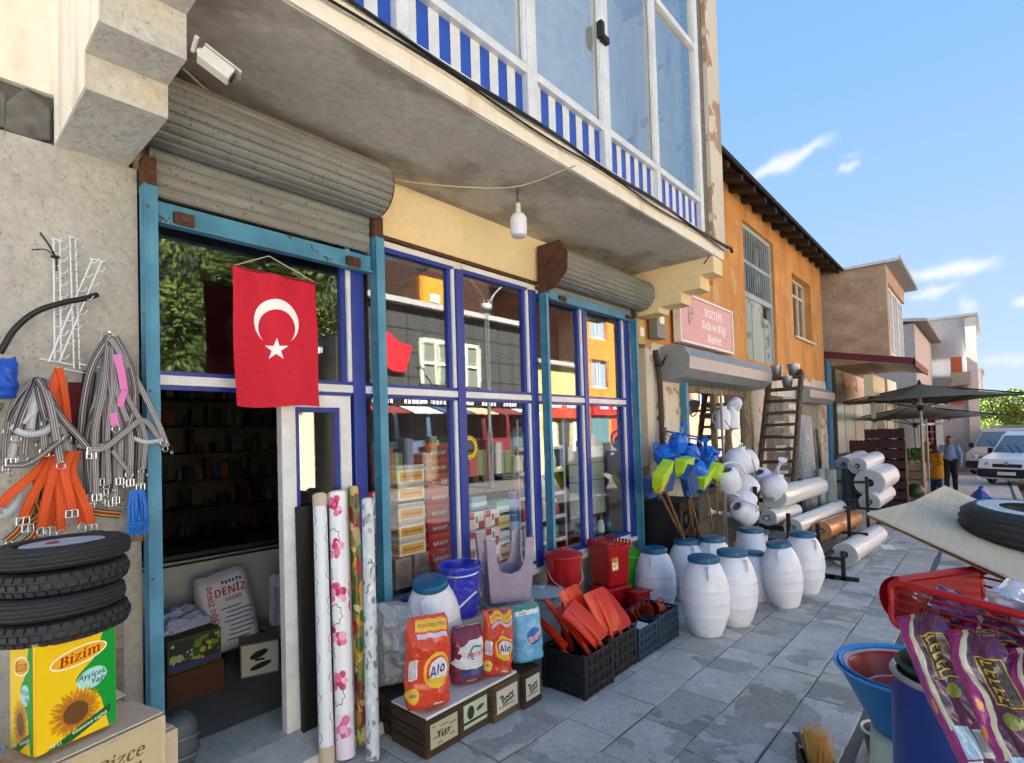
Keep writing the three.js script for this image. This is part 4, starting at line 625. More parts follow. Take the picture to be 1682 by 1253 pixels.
  for (let i = 0; i < 26; i++) { const xe = 140 + i * 3.8 + R() * 5, ye = 770 + 45 * R() + (i < 17 ? 15 : -10), zz = 0.06 + (i % 5) * 0.02; list1.push([['grey', 'pale', 'dark', 'grey', 'grey'][i % 5], [[178 + R() * 5, 552, 0.09], [mix(180, xe, 0.4) - 4 + R() * 10, 630 + R() * 20, zz + 0.03], [xe + R() * 8 - 4, 710, zz + 0.04], [xe, ye, zz + 0.02]], 0.021 + R() * 0.008, i % 3 === 0 ? '2' : 'b']); }
  list1.push(['grey', [[182, 556, 0.12], [225, 625, 0.16], [262, 700, 0.17], [275, 733, 0.16]], 0.024, '2'], ['grey', [[128, 730, 0.15], [165, 738, 0.19], [205, 710, 0.20], [235, 690, 0.18], [262, 720, 0.16]], 0.026, 'r'], ['pale', [[215, 718, 0.17], [240, 726, 0.19], [268, 722, 0.18]], 0.02, 'r'], ['dark', [[180, 552, 0.1], [152, 600, 0.11], [138, 660, 0.12], [132, 720, 0.1]], 0.03, 'r'], ['dark', [[190, 552, 0.11], [214, 600, 0.15], [222, 660, 0.17], [196, 720, 0.19], [150, 735, 0.17]], 0.024, 'b'], ['pink', [[192, 582, 0.17], [199, 610, 0.185], [204, 640, 0.185]], 0.030, ''], ['pink', [[206, 640, 0.18], [200, 655, 0.185], [198, 668, 0.18]], 0.026, ''], ['pink', [[186, 678, 0.19], [190, 700, 0.195]], 0.030, 'r'], ['grey', [[185, 740, 0.19], [200, 760, 0.2], [212, 775, 0.19]], 0.02, 'r']);
  bundle('halter_bundle', 'tall bunch of grey striped halters with metal buckles and a pink strap', onZ(180, 548, 0.09), list1);
  tag(obj('wall_nail', [rod(onZ(180, 548, 0.0), onZ(180, 545, 0.12), 0.005), tube([onZ(166, 560, 0.08), onZ(170, 545, 0.09), onZ(178, 543, 0.1), onZ(186, 550, 0.1), onZ(198, 575, 0.11)], 0.003, 14, 5)], A.steel), 'nail with looped wire holding the tall grey halters', 'nail');
  const list2 = [];
  for (let i = 0; i < 18; i++) { const xe = 0 + i * 6.6 + R() * 8, ye = 690 + R() * 75, zz = 0.07 + (i % 4) * 0.025; list2.push([['grey', 'dark', 'pale', 'dark', 'grey'][i % 5], [[58 + R() * 10, 622, 0.09], [mix(60, xe, 0.55), 660 + R() * 14, zz + 0.05], [xe, ye, zz + 0.03]], 0.024 + R() * 0.008, i % 2 ? 'r' : 'b']); }
  list2.push(['dark', [[62, 622, 0.12], [82, 655, 0.17], [105, 690, 0.18], [132, 720, 0.18], [150, 742, 0.17]], 0.028, 'b'], ['pale', [[18, 700, 0.17], [40, 712, 0.2], [70, 710, 0.2], [90, 695, 0.18]], 0.026, 'r'], ['dark', [[5, 765, 0.15], [45, 762, 0.19], [85, 735, 0.2], [110, 715, 0.17]], 0.022, 'r'], ['pale', [[66, 665, 0.19], [48, 682, 0.195], [36, 694, 0.19]], 0.026, ''], ['dark', [[0, 660, 0.12], [-14, 690, 0.12], [-20, 740, 0.1]], 0.03, 'r'], ['grey', [[55, 625, 0.1], [25, 660, 0.13], [10, 720, 0.13], [8, 765, 0.12]], 0.026, '2']);
  bundle('halter_bundle', 'tangled low bunch of grey and brown halters left of the orange straps', onZ(60, 618, 0.09), list2);
  const list3 = [['orange', [[97, 604, 0.09], [98, 640, 0.11], [103, 690, 0.11], [100, 740, 0.1]], 0.03, ''], ['orange', [[97, 606, 0.1], [88, 640, 0.12], [92, 690, 0.12]], 0.03, ''], ['orange', [[98, 606, 0.11], [107, 650, 0.12], [112, 700, 0.11]], 0.028, '']];
  const ends = [[0, 832], [38, 850], [68, 868], [82, 866], [100, 872], [118, 838], [135, 860], [150, 862]];
  ends.forEach(([x, y], i) => list3.push(['orange', [[104 - (i < 4 ? 6 - i : 0) * 3 + i * 3, 742, 0.12 + 0.01 * (i % 3)], [mix(100, x, 0.35), 770, 0.15 + 0.012 * (i % 3)], [mix(100, x, 0.85), mix(770, y, 0.7), 0.15 + 0.012 * (i % 3)], [x, y, 0.13 + 0.012 * (i % 3)]], 0.034, i % 2 ? 'b' : 'r']));
  [[20, 890], [46, 895], [56, 862]].forEach(([x, y], i) => list3.push(['tri', [[62 + i * 6, 770, 0.10], [58 + i * 2, 820, 0.11], [x + 12, y - 20, 0.12], [x - 10, y, 0.12]], 0.03, 'b']));
  list3.push(['tri', [[152, 840, 0.13], [172, 843, 0.14], [198, 845, 0.13]], 0.034, ''], ['tri', [[100, 884, 0.17], [130, 882, 0.18], [160, 876, 0.17], [182, 880, 0.15]], 0.03, 'b'], ['pale', [[-4, 848, 0.12], [18, 838, 0.13], [34, 812, 0.12]], 0.03, '']);
  bundle('strap_bundle', 'bright orange nylon straps with steel buckles hanging over the tyres', onZ(97, 602, 0.09), list3);
  const l4 = [['maroon', [[122, 628, 0.06], [124, 670, 0.07], [122, 720, 0.06]], 0.045, ''], ['maroon', [[130, 628, 0.05], [134, 680, 0.055], [130, 730, 0.05]], 0.05, ''], ['dark', [[148, 610, 0.05], [140, 670, 0.055], [138, 740, 0.05]], 0.05, '']];
  bundle('dark_strap_bundle', 'dark maroon webbing hanging behind the orange straps', onZ(126, 626, 0.05), l4);
  const br = thing('blue_rope', 'bright blue nylon rope hank hanging beside the shop post', 'rope', onZ(225, 815, 0.16));
  for (let i = 0; i < 7; i++) obj('strand', tube([[-0.02 + i * 0.007, 0.03, 0.0], [-0.03 + i * 0.011, -0.04, 0.012 * (i % 3)], [-0.03 + i * 0.012, -0.12, 0.01 * (i % 2)], [-0.034 + i * 0.012, -0.17 - 0.01 * (i % 3), 0]], 0.007, 14, 6), web.blue, br);
  obj('binding', [tor(0.034, 0.006, 6, 14, 0.002, -0.12, 0.006, Math.PI / 2), tor(0.034, 0.006, 6, 14, 0.002, -0.132, 0.006, Math.PI / 2)], web.blue, br);
  obj('wooden_bead', Array.from({ length: 9 }, (_, i) => sph(0.008, 8, -0.035 + (i % 5) * 0.016, -0.19 - 0.012 * Math.floor(i / 5), 0.006)), mat('#8a6238', 0.7), br);
  const bb = thing('blue_bag', 'bright blue rolled sheeting hanging on the wall by the hook racks', 'sheeting', onZ(-6, 655, 0.12)); obj('roll', bagGeo(0.13, 0.17, 0.1, { seed: 6, crumple: 0.02, p: 2 }), mat('#1b55c4', 0.4), bb);
}
// ------------------------------------------------------------------ tyres, oil tin and carton by the left pillar
function tyreGeo(R, r, tread) {
  const pr = [[R - r * 1.5, -r * 0.55], [R - r * 1.15, -r * 0.86], [R - r * 0.5, -r * 0.92], [R - r * 0.16, -r * 0.7], [R, -r * 0.4], [R + 0.003, 0], [R, r * 0.4], [R - r * 0.16, r * 0.7], [R - r * 0.5, r * 0.92], [R - r * 1.15, r * 0.86], [R - r * 1.5, r * 0.55], [R - r * 1.4, 0], [R - r * 1.5, -r * 0.55]];
  const g = [lathe(pr, 44)];
  if (tread === 'knob') { const b = new THREE.BoxGeometry(0.020, r * 0.40, 0.03); for (let i = 0; i < 40; i++) for (const k of [-1, 0, 1]) { const a = (i + (k ? 0.5 : 0)) / 40 * 6.2832; g.push(b.clone().applyMatrix4(M4(Math.cos(a) * (R - (k ? 0.006 : 0)), k * r * 0.5, Math.sin(a) * (R - (k ? 0.006 : 0)), 0, -a, k * 0.35, [0.8, 1, 0.045 * R / 0.2 / 0.03 * 0.52]))); } }
  else for (const y of [-0.5, -0.17, 0.17, 0.5]) g.push(tor(R - (Math.abs(y) > 0.3 ? r * 0.05 : -0.001), 0.006, 6, 44, 0, y * r, 0, Math.PI / 2));
  return join(g);
}
const zT = 1.86, tyreTop = [];
{
  const kn = tyreGeo(0.188, 0.041, 'knob'), ri = tyreGeo(0.186, 0.040, 'rib');
  const tinTop = at(125, 1050, 1.78).y, c = at(98, 1000, zT);
  const specs = [[1035, kn, 'knobbly black tyre at the bottom of the stack on the oil tin'], [988, ri, 'ribbed black tyre second from the bottom of the stack'], [945, kn, 'knobbly black tyre second from the top of the stack'], [905, ri, 'ribbed black tyre on top of the stack with a label']];
  let y = tinTop + 0.042;
  specs.forEach(([, g, label], i) => {
    const t = thing('barrow_tyre', label, 'tyre', [c.x + [0.005, -0.008, 0.006, 0.012][i], y, c.z + [0, 0.01, -0.01, 0][i]], i * 0.7, 'stacked tyres'); y += 0.078; tyreTop.push(t);
    t.rotation.z = [0.01, -0.015, 0.012, -0.02][i];
    obj('tread', g, A.rubber, t);
    if (i === 3) { const L = obj('paper_label', put(new THREE.CircleGeometry(0.115, 32), 0, 0.029, 0, -Math.PI / 2), mat('#aebfcc', 0.5), t); obj('label_print', put(new THREE.CircleGeometry(0.02, 16), 0.02, 0.033, -0.02, -Math.PI / 2), mat('#c23a38', 0.6), L); obj('inner_card', cyl(0.118, 0.118, 0.01, 30, 0, 0.022, 0), A.card, t); }
  });
  const pl = at(56, 1248, 1.666), pr = at(190, 1203, 1.87), dir = pr.clone().sub(pl); dir.y = 0; const W = 0.236, Hh = 0.345, ang = -Math.atan2(dir.z, dir.x);
  const face = canvasTex(470, 690, (g, w, h) => {
    g.fillStyle = '#f5cd12'; g.fillRect(0, 0, w, h); g.fillStyle = '#129a38'; g.beginPath(); g.moveTo(w * 0.86, 0); g.bezierCurveTo(w * 0.7, h * 0.2, w * 0.9, h * 0.18, w * 0.55, h * 0.36); g.bezierCurveTo(w * 0.3, h * 0.5, w * 0.75, h * 0.55, w * 0.8, h * 0.7); g.lineTo(w * 0.9, h); g.lineTo(w, h); g.lineTo(w, 0); g.fill();
    g.fillStyle = '#c8ecf4'; g.globalAlpha = 0.85; g.beginPath(); g.ellipse(w * 0.68, h * 0.46, w * 0.2, h * 0.1, -0.2, 0, 7); g.fill(); g.globalAlpha = 1;
    g.save(); g.translate(w * 0.52, h * 0.2); g.rotate(-0.14); g.fillStyle = '#ffffff'; g.beginPath(); g.ellipse(0, 0, 172, 62, 0, 0, 7); g.fill(); g.fillStyle = '#f2b40f'; g.beginPath(); g.ellipse(0, 0, 163, 53, 0, 0, 7); g.fill(); g.fillStyle = '#9c2418'; g.font = 'bold italic 88px serif'; g.textAlign = 'center'; g.fillText('Bizim', 0, 30); g.restore();
    g.fillStyle = '#1d4f66'; g.font = 'bold italic 46px sans-serif'; g.textAlign = 'center'; g.fillText('Ayçiçek', w * 0.68, h * 0.45); g.fillText('Yağı', w * 0.76, h * 0.52);
    const R = rng(3); for (let k = 0; k < 3; k++) for (let i = 0; i < 34; i++) { const a = i / 34 * 6.283 + R() * 0.2 + k, r = 150 - k * 16 + R() * 24; g.fillStyle = ['#c98a14', '#e0a41a', '#b8761a'][k]; g.save(); g.translate(w * 0.47, h * 0.74); g.rotate(a); g.beginPath(); g.moveTo(40, -12); g.quadraticCurveTo(r * 0.7, -18, r, 0); g.quadraticCurveTo(r * 0.7, 18, 40, 12); g.fill(); g.restore(); }
    g.fillStyle = '#5b3a1c'; g.beginPath(); g.arc(w * 0.47, h * 0.74, 74, 0, 7); g.fill(); for (let i = 0; i < 700; i++) { const a = i * 2.4, r = Math.sqrt(i / 700) * 72; g.fillStyle = ['#7d5326', '#3f2814', '#94672f'][i % 3]; g.fillRect(w * 0.47 + Math.cos(a) * r, h * 0.74 + Math.sin(a) * r, 4, 4); }
    g.fillStyle = '#145f2c'; g.beginPath(); g.moveTo(w * 0.1, h); g.quadraticCurveTo(w * 0.45, h * 0.9, w * 0.92, h * 0.78); g.lineTo(w * 0.92, h * 0.86); g.quadraticCurveTo(w * 0.5, h * 0.97, w * 0.4, h); g.fill(); g.fillStyle = '#d9efdc'; g.save(); g.translate(w * 0.42, h * 0.945); g.rotate(-0.25); g.font = 'bold italic 30px sans-serif'; g.textAlign = 'left'; g.fillText('Vitamine sağlık', 0, 0); g.restore(); g.font = 'bold 30px sans-serif'; g.fillText('18 Lt', w * 0.22, h * 0.985);
  });
  const t = thing('oil_tin', 'large yellow and green sunflower oil tin under the tyres', 'oil tin', [pl.x, pl.y, pl.z], ang);
  const yel = mat('#e9bd10', 0.3, { metalness: 0.1 }), m = mat('#ffffff', 0.28, { map: face, metre: false });
  const DT = 0.15; obj('body', rb(W, Hh, DT, 0.012, W / 2, Hh / 2, -DT / 2), yel, t); obj('front_label', put(new THREE.PlaneGeometry(W - 0.012, Hh - 0.012), W / 2, Hh / 2, 0.0012), m, t); obj('side_label', put(new THREE.PlaneGeometry(DT - 0.012, Hh - 0.012), -0.0012, Hh / 2, -DT / 2, 0, -Math.PI / 2, 0), m, t);
  obj('top_rim', [rb(W, 0.006, DT, 0.002, W / 2, Hh + 0.002, -DT / 2)], A.steel, t);
  // carton stack carrying the tin, and the open carton beside it
  const cm = print(300, 160, (g, w, h) => { g.fillStyle = '#c4b48c'; g.fillRect(0, 0, w, h); g.fillStyle = '#6b5524'; g.font = 'bold italic 58px serif'; g.textAlign = 'center'; g.fillText('Bizce', w * 0.55, 92); for (let i = 0; i < 8; i++) g.fillRect(w * 0.42 + i * 14, 110, 9, 12); g.fillStyle = '#b89f63'; for (let i = 0; i < 60; i++) g.fillRect((i * 53) % 300, (i * 37) % 160, 5, 2); }, 0.8);
  const crt = thing('carton', 'tan printed carton with folded flaps beneath the oil tin', 'carton', [pl.x, 0, pl.z], ang), top = pl.y - 0.006, b0 = gy(pl.x);
  obj('body', [rb(0.42, top - 0.02 - b0, 0.40, 0.006, 0.16, (top - 0.02 + b0) / 2, -0.15)], A.card, crt);
  obj('printed_face', put(new THREE.PlaneGeometry(0.30, 0.16), 0.20, top - 0.105, 0.0525), cm, crt);
  obj('flap', [rb(0.42, 0.006, 0.2, 0.002, 0.16, top - 0.012, -0.06), rb(0.42, 0.006, 0.12, 0.002, 0.17, top - 0.004, -0.28, 0.12, 0, 0.04)], A.card, crt);
  const b2 = at(205, 1230, 2.05); const c2 = thing('carton', 'plain tan carton with closed flaps against the blue post', 'carton', [b2.x, gy(b2.x), b2.z], ang); const h2 = at(205, 1200, 2.05).y;
  obj('body', rb(0.30, h2, 0.30, 0.005, -0.04, h2 / 2, 0), A.card, c2); obj('flap', [rb(0.29, 0.005, 0.13, 0.002, -0.04, h2 + 0.004, -0.08, 0.03), rb(0.29, 0.005, 0.13, 0.002, -0.04, h2 + 0.004, 0.07, -0.03)], A.card, c2);
  const post = thing('timber_post', 'old grey timber board standing behind the tyres', 'board', [0.60, 0, 0.12]); obj('board', [rb(0.16, 1.3, 0.03, 0.004, 0, 0.65 + gy(0.6), 0)], A.oldwood, post); obj('batten', rb(0.05, 1.28, 0.025, 0.004, -0.03, 0.65, 0.03), A.darkwood, post);
  const tr = thing('grey_tray', 'grey plastic tray standing on the carton beside the oil tin', 'tray', [pl.x - 0.16, top, pl.z - 0.06], ang); obj('rim', [tor(0.1, 0.006, 6, 26, 0, 0.05, 0, Math.PI / 2)], plastic('#9aa0a6'), tr); obj('bowl', lathe([[0.001, 0], [0.07, 0.002], [0.1, 0.05], [0.094, 0.05], [0.066, 0.008], [0.001, 0.006]], 26), plastic('#8d9399'), tr);
}
// ------------------------------------------------------------------ rolls of oilcloth leaning on the shop front
{
  const rose = (g, x, y, s) => { const R = rng(x * 7 + y); for (let i = 0; i < 12; i++) { g.fillStyle = ['#d8336e', '#c01d58', '#ec6a98', '#f3a8c0'][i % 4]; g.beginPath(); g.arc(x + (R() - 0.5) * s, y + (R() - 0.5) * s, s * (0.14 + R() * 0.14), 0, 7); g.fill(); } };
  const lace = (g, x, y, s) => { g.strokeStyle = '#5b5f6a'; g.lineWidth = 3; g.beginPath(); for (let i = 0; i <= 30; i++) { const a = i / 30 * 6.283, r = s * (1 + 0.14 * Math.sin(a * 8)); g.lineTo(x + r * Math.cos(a) * 0.8, y + r * Math.sin(a)); } g.stroke(); };
  const cloths = [
    (g, w, h) => { g.fillStyle = '#e9edf2'; g.fillRect(0, 0, w, h); g.strokeStyle = '#8b93a3'; g.lineWidth = 4; for (const x of [60, 150, 230]) { g.beginPath(); for (let y = 0; y < h; y += 8) g.lineTo(x + 14 * Math.sin(y * 0.045 + x) + 8 * Math.sin(y * 0.13), y); g.stroke(); } g.globalAlpha = 0.5; g.fillStyle = '#c3d2e6'; g.fillRect(90, 0, 34, h); g.globalAlpha = 1; rose(g, 100, h - 210, 40); },
    (g, w, h) => { g.fillStyle = '#f3f1f4'; g.fillRect(0, 0, w, h); for (let i = 0; i < 6; i++) { rose(g, 70 + (i % 2) * 20, 110 + i * 155, 96); rose(g, 200, 60 + i * 170, 64); lace(g, 190 - (i % 2) * 40, 190 + i * 150, 38); } g.globalAlpha = 0.4; g.fillStyle = '#e4c3e6'; g.fillRect(0, h * 0.84, w, h * 0.16); },
    (g, w, h) => { g.fillStyle = '#8e8a4a'; g.fillRect(0, 0, w, h); const R = rng(8); for (let i = 0; i < 190; i++) { g.fillStyle = ['#b7342c', '#d9a82c', '#6f8f34', '#c8b07a', '#4c6a2a', '#e6d08a', '#8f2a3a'][Math.floor(R() * 7)]; g.beginPath(); g.ellipse(R() * w, R() * h, 14 + R() * 22, 14 + R() * 26, R() * 3, 0, 7); g.fill(); } },
    (g, w, h) => { g.fillStyle = '#cdd4da'; g.fillRect(0, 0, w, h); const R = rng(9); for (let i = 0; i < 240; i++) { g.fillStyle = ['#8a949e', '#eef2f5', '#5d6670', '#b4bec7', '#dfe6ea'][Math.floor(R() * 5)]; g.globalAlpha = 0.7; g.beginPath(); g.ellipse(R() * w, R() * h, 6 + R() * 18, 5 + R() * 14, R() * 3, 0, 7); g.fill(); } g.globalAlpha = 1; }];
  const spec = [[537, 1252, 525, 812, 0.040, 'white oilcloth roll with grey wavy lines beside the door leaf'], [568, 1242, 554, 808, 0.052, 'white oilcloth roll printed with pink roses'], [596, 1222, 580, 800, 0.034, 'oilcloth roll printed with fruit standing behind the rose roll'], [613, 1247, 604, 820, 0.036, 'silvery grey floral oilcloth roll next to the blue post']];
  spec.forEach(([x0, y0, x1, y1, r, label], i) => {
    const b = onG(x0, y0), d = 0.22, top = onZ(x1, y1, b.z - d), t = thing('oilcloth_roll', label, 'oilcloth roll', b, 0, 'oilcloth rolls leaning by the door'), v = top.sub(b), L = Math.min(1.5, v.length()); t.quaternion.setFromUnitVectors(V3(0, 1, 0), v.normalize()); t.rotateY(-0.9 + i * 1.3);
    obj('cloth', [put(new THREE.CylinderGeometry(r, r * 1.03, L, 28, 1, true), 0, L / 2, 0)], mat('#ffffff', 0.32, { map: canvasTex(256, 1024, cloths[i]), metre: false }), t);
    obj('card_core', [cyl(r * 0.72, r * 0.72, L + 0.012, 20, 0, L / 2 + 0.003, 0)], A.card, t);
    if (i === 0) { obj('kraft_wrap', put(new THREE.CylinderGeometry(r + 0.002, r + 0.002, 0.07, 24, 1, true), 0, L - 0.035, 0), A.card, t); obj('kraft_wrap', put(new THREE.CylinderGeometry(r + 0.003, r + 0.003, 0.09, 24, 1, true), 0, 0.045, 0), A.card, t); }
  });
  const bx0 = onG(520, 1235), k = thing('black_board', 'narrow black board standing behind the oilcloth rolls', 'board', [1.66, 0.02, 0.06], 0); obj('sheet', rb(0.2, 1.34, 0.02, 0.004, 0, 0.67, 0, -0.02), A.black, k); obj('edge', rb(0.015, 1.34, 0.026, 0.003, -0.1, 0.67, 0, -0.02), A.dark, k); void bx0;
}

{ const p = onG(1458, 900), t = thing('paper_scrap', 'torn white paper scrap on the pavement by the lowest film roll', 'paper scrap', [p.x, p.y + 0.006, p.z], 0.3), g = new THREE.PlaneGeometry(0.34, 0.16, 8, 4), q = g.attributes.position; for (let i = 0; i < q.count; i++) { q.setZ(i, 0.012 * fbm((q.getX(i) + 0.3), (q.getY(i) + 0.3), 7, 7, 2, 5)); q.setX(i, q.getX(i) + 0.03 * (fbm(0.2, q.getY(i) + 0.5, 5, 9, 2, 8) - 0.5)); } g.computeVertexNormals(); obj('sheet', put(g, 0, 0, 0, -Math.PI / 2), mat('#e6e6e2', 0.9), t); obj('torn_corner', put(new THREE.CircleGeometry(0.05, 5), 0.2, 0.004, 0.06, -Math.PI / 2, 0, 0.4), mat('#dcdcd6', 0.9), t); }

{ // grit and crumbs lying about on the paving
  const R = rng(404), g = new THREE.IcosahedronGeometry(1, 0), m = new THREE.InstancedMesh(g, mat('#ffffff', 0.95, { metre: false }), 900), q = new THREE.Quaternion(), c = new THREE.Color();
  for (let i = 0; i < 900; i++) { const x = 1.6 + R() * R() * 9, z = R() < 0.45 ? 0.85 + R() * 0.5 : 0.9 + R() * 2.2, s = 0.0018 + R() * R() * 0.0035; q.setFromEuler(new THREE.Euler(R() * 6, R() * 6, R() * 6)); m.setMatrixAt(i, new THREE.Matrix4().compose(V3(x, gy(x) + 0.003, z), q, V3(s * (1 + R()), s * 0.7, s))); c.set(['#8a867e', '#9c988f', '#76726b', '#a39a8a', '#c9c4b8'][Math.floor(R() * 5)]); m.setColorAt(i, c); }
  m.name = numbered('grit'); m.castShadow = m.receiveShadow = true; m.userData = { label: 'grit and crumbs scattered over the paving slabs', category: 'grit', kind: 'stuff' }; scene.add(m);
}
// ------------------------------------------------------------------ wooden crates with detergent in front of the window
const CT = 0.195;   // top of the crates
{
  const lab = [print(200, 120, (g, w, h) => { g.fillStyle = '#b8b092'; g.fillRect(0, 0, w, h); g.fillStyle = '#4c4634'; for (let i = 0; i < 9; i++) g.fillRect(14 + (i * 61) % 150, 14 + i * 11, 20 + (i * 37) % 40, 5); g.fillStyle = '#2e4636'; for (let i = 0; i < 14; i++) { g.beginPath(); g.ellipse(60 + (i * 23) % 90, 56 + (i * 13) % 22, 9, 5, i, 0, 7); g.fill(); } }, 0.85), print(200, 120, (g, w, h) => { g.fillStyle = '#c3c6ac'; g.fillRect(0, 0, w, h); g.fillStyle = '#1f3a2c'; g.beginPath(); g.ellipse(60, 50, 30, 34, 0, 0, 7); g.fill(); g.fillRect(0, 88, w, 14); g.fillStyle = '#41514a'; g.beginPath(); g.ellipse(140, 46, 34, 12, -0.2, 0, 7); g.fill(); }, 0.85), print(200, 120, (g, w, h) => { g.fillStyle = '#cfc9ba'; g.fillRect(0, 0, w, h); g.fillStyle = '#23403e'; for (let i = 0; i < 22; i++) { g.save(); g.translate(40 + (i * 29) % 120, 40 + (i * 17) % 44); g.rotate(i); g.fillRect(-10, -5, 20, 10); g.restore(); } g.fillStyle = '#6a6454'; g.fillRect(20, 92, 150, 6); }, 0.85)];
  const crate = (x0, x1, z0, z1, m, label, li) => {
    const b = gy(x0), h = CT - 0.014 - b, w = x1 - x0 - 0.008, d = z1 - z0 - 0.006, t = thing('wooden_crate', label, 'crate', [x0 + 0.004, b, z0]);
    for (const [x, z] of [[0.015, 0.015], [w - 0.015, 0.015], [0.015, d - 0.015], [w - 0.015, d - 0.015]]) obj('post', rb(0.03, h, 0.03, 0.003, x, h / 2, z), m, t);
    const hh = h / 3; for (let i = 0; i < 3; i++) { obj('slat', rb(w, hh - 0.008, 0.008, 0.002, w / 2, (i + 0.5) * hh, d), m, t); obj('slat', rb(0.008, hh - 0.008, d, 0.002, 0, (i + 0.5) * hh, d / 2), m, t); obj('slat', rb(0.008, hh - 0.008, d, 0.002, w, (i + 0.5) * hh, d / 2), m, t); }
    obj('bottom', rb(w, 0.01, d, 0.002, w / 2, 0.01, d / 2), m, t); obj('lid_board', rb(w - 0.01, 0.01, d - 0.01, 0.002, w / 2, h - 0.008, d / 2), m, t);
    if (li !== undefined) obj('printed_label', put(new THREE.PlaneGeometry(w * 0.8, h * 0.62), w * 0.5, h * 0.52, d + 0.0058), lab[li], t);
  };
  const dw = mat('#6a5d4f', 0.9, { map: T.wood }), gw = mat('#9a9282', 0.9, { map: T.wood }), kw = mat('#5a4e42', 0.9, { map: T.wood });
  crate(1.925, 2.19, 0.42, 0.745, dw, 'weathered brown wooden crate at the corner under the big orange detergent bag', 0);
  crate(2.19, 2.445, 0.42, 0.735, mat('#6f7565', 0.9, { map: T.wood }), 'dark green printed wooden crate second from the corner', 1);
  crate(2.445, 2.70, 0.42, 0.765, gw, 'pale grey printed wooden crate third from the corner', 2);
  crate(2.70, 2.89, 0.42, 0.795, dw, 'brown wooden crate at the end under the light blue bag', 2);
  crate(1.95, 2.30, 0.06, 0.41, kw, 'dark wooden crate under the clear sack near the rolls'); crate(2.31, 2.66, 0.06, 0.41, kw, 'dark wooden crate under the white jug by the window');
  const pb = thing('white_board', 'white plank laid over the wooden crates', 'plank', [2.31, CT - 0.012, 0.58]); obj('plank', rb(0.76, 0.012, 0.32, 0.003, 0, 0.006, 0), mat('#d9d6dc', 0.7, { map: T.white }), pb); obj('edge_strip', rb(0.76, 0.016, 0.006, 0.002, 0, 0.006, 0.163), A.alu, pb);
  const drawAlo = (g, w, h) => {
    g.fillStyle = '#e2421a'; g.fillRect(0, 0, w, h); g.fillStyle = '#f2c12a'; g.fillRect(70, 18, w - 90, 66); g.fillStyle = '#d8c8e0'; g.fillRect(80, 96, w - 110, 26); g.fillStyle = '#a6541a'; g.font = 'bold italic 30px sans-serif'; g.fillText('EKONOMİK PAKET', 84, 62);
    g.save(); g.translate(w * 0.64, h * 0.56); g.fillStyle = '#f6c62c'; g.beginPath(); g.arc(0, 0, 106, 0, 7); g.fill(); g.fillStyle = '#e2421a'; g.beginPath(); g.arc(6, 6, 90, 0, 7); g.fill(); g.fillStyle = '#f4f0ee'; g.beginPath(); g.arc(14, 4, 76, 0, 7); g.fill(); g.fillStyle = '#f6c62c'; g.beginPath(); g.arc(0, 34, 70, 0.2, 3.0); g.fill(); g.fillStyle = '#1f2c7c'; g.rotate(-0.22); g.font = 'bold italic 84px sans-serif'; g.textAlign = 'center'; g.fillText('Alo', 0, 30); g.restore();
    g.fillStyle = '#f0ece8'; g.fillRect(18, h * 0.42, 62, 120); g.fillStyle = '#7d8690'; for (let i = 0; i < 10; i++) g.fillRect(24, h * 0.43 + i * 11, 46, 4); g.fillStyle = '#f6c62c'; g.beginPath(); g.arc(46, h * 0.8, 46, 0, 7); g.fill(); g.fillStyle = '#26318a'; g.font = 'bold italic 30px sans-serif'; g.fillText('Alo', 22, h * 0.81); g.fillStyle = '#fff'; for (let i = 0; i < 5; i++) g.fillRect(w * 0.55 + i * 16, h * 0.9, 11, 12); g.globalAlpha = 0.5; for (let i = 0; i < 9; i++) g.fillRect(w * 0.42 + (i % 3) * 60, h * 0.955 + Math.floor(i / 3) * 8, 48, 3); g.globalAlpha = 1;
  };
  const drawPer = (g, w, h) => { g.fillStyle = '#86203e'; g.fillRect(0, 0, w, h); g.fillStyle = '#eceef2'; g.beginPath(); g.moveTo(w * 0.2, h * 0.3); g.quadraticCurveTo(w * 0.6, h * 0.16, w, h * 0.2); g.lineTo(w, h * 0.7); g.quadraticCurveTo(w * 0.4, h * 0.78, 0, h * 0.6); g.fill(); g.fillStyle = '#1f3f7e'; g.fillRect(w * 0.2, h * 0.72, w * 0.8, h * 0.13); g.strokeStyle = '#2b9ba6'; g.lineWidth = 20; g.beginPath(); g.arc(w * 0.7, h * 0.45, 74, 2.2, 5.4); g.stroke(); g.fillStyle = '#cf2434'; g.font = 'bold 74px sans-serif'; g.save(); g.translate(w * 0.4, h * 0.52); g.rotate(-0.08); g.fillText('Persil', 0, 0); g.restore(); g.fillStyle = '#86203e'; g.beginPath(); g.arc(w * 0.16, h * 0.46, 30, 0, 7); g.fill(); g.fillStyle = '#f0d8dc'; for (let i = 0; i < 5; i++) g.fillRect(w * 0.38 + i * 22, h * 0.905, 15, 16); g.globalAlpha = 0.6; for (let i = 0; i < 6; i++) g.fillRect(w * 0.5, h * 0.74 + i * 9, 90, 3); g.globalAlpha = 1; };
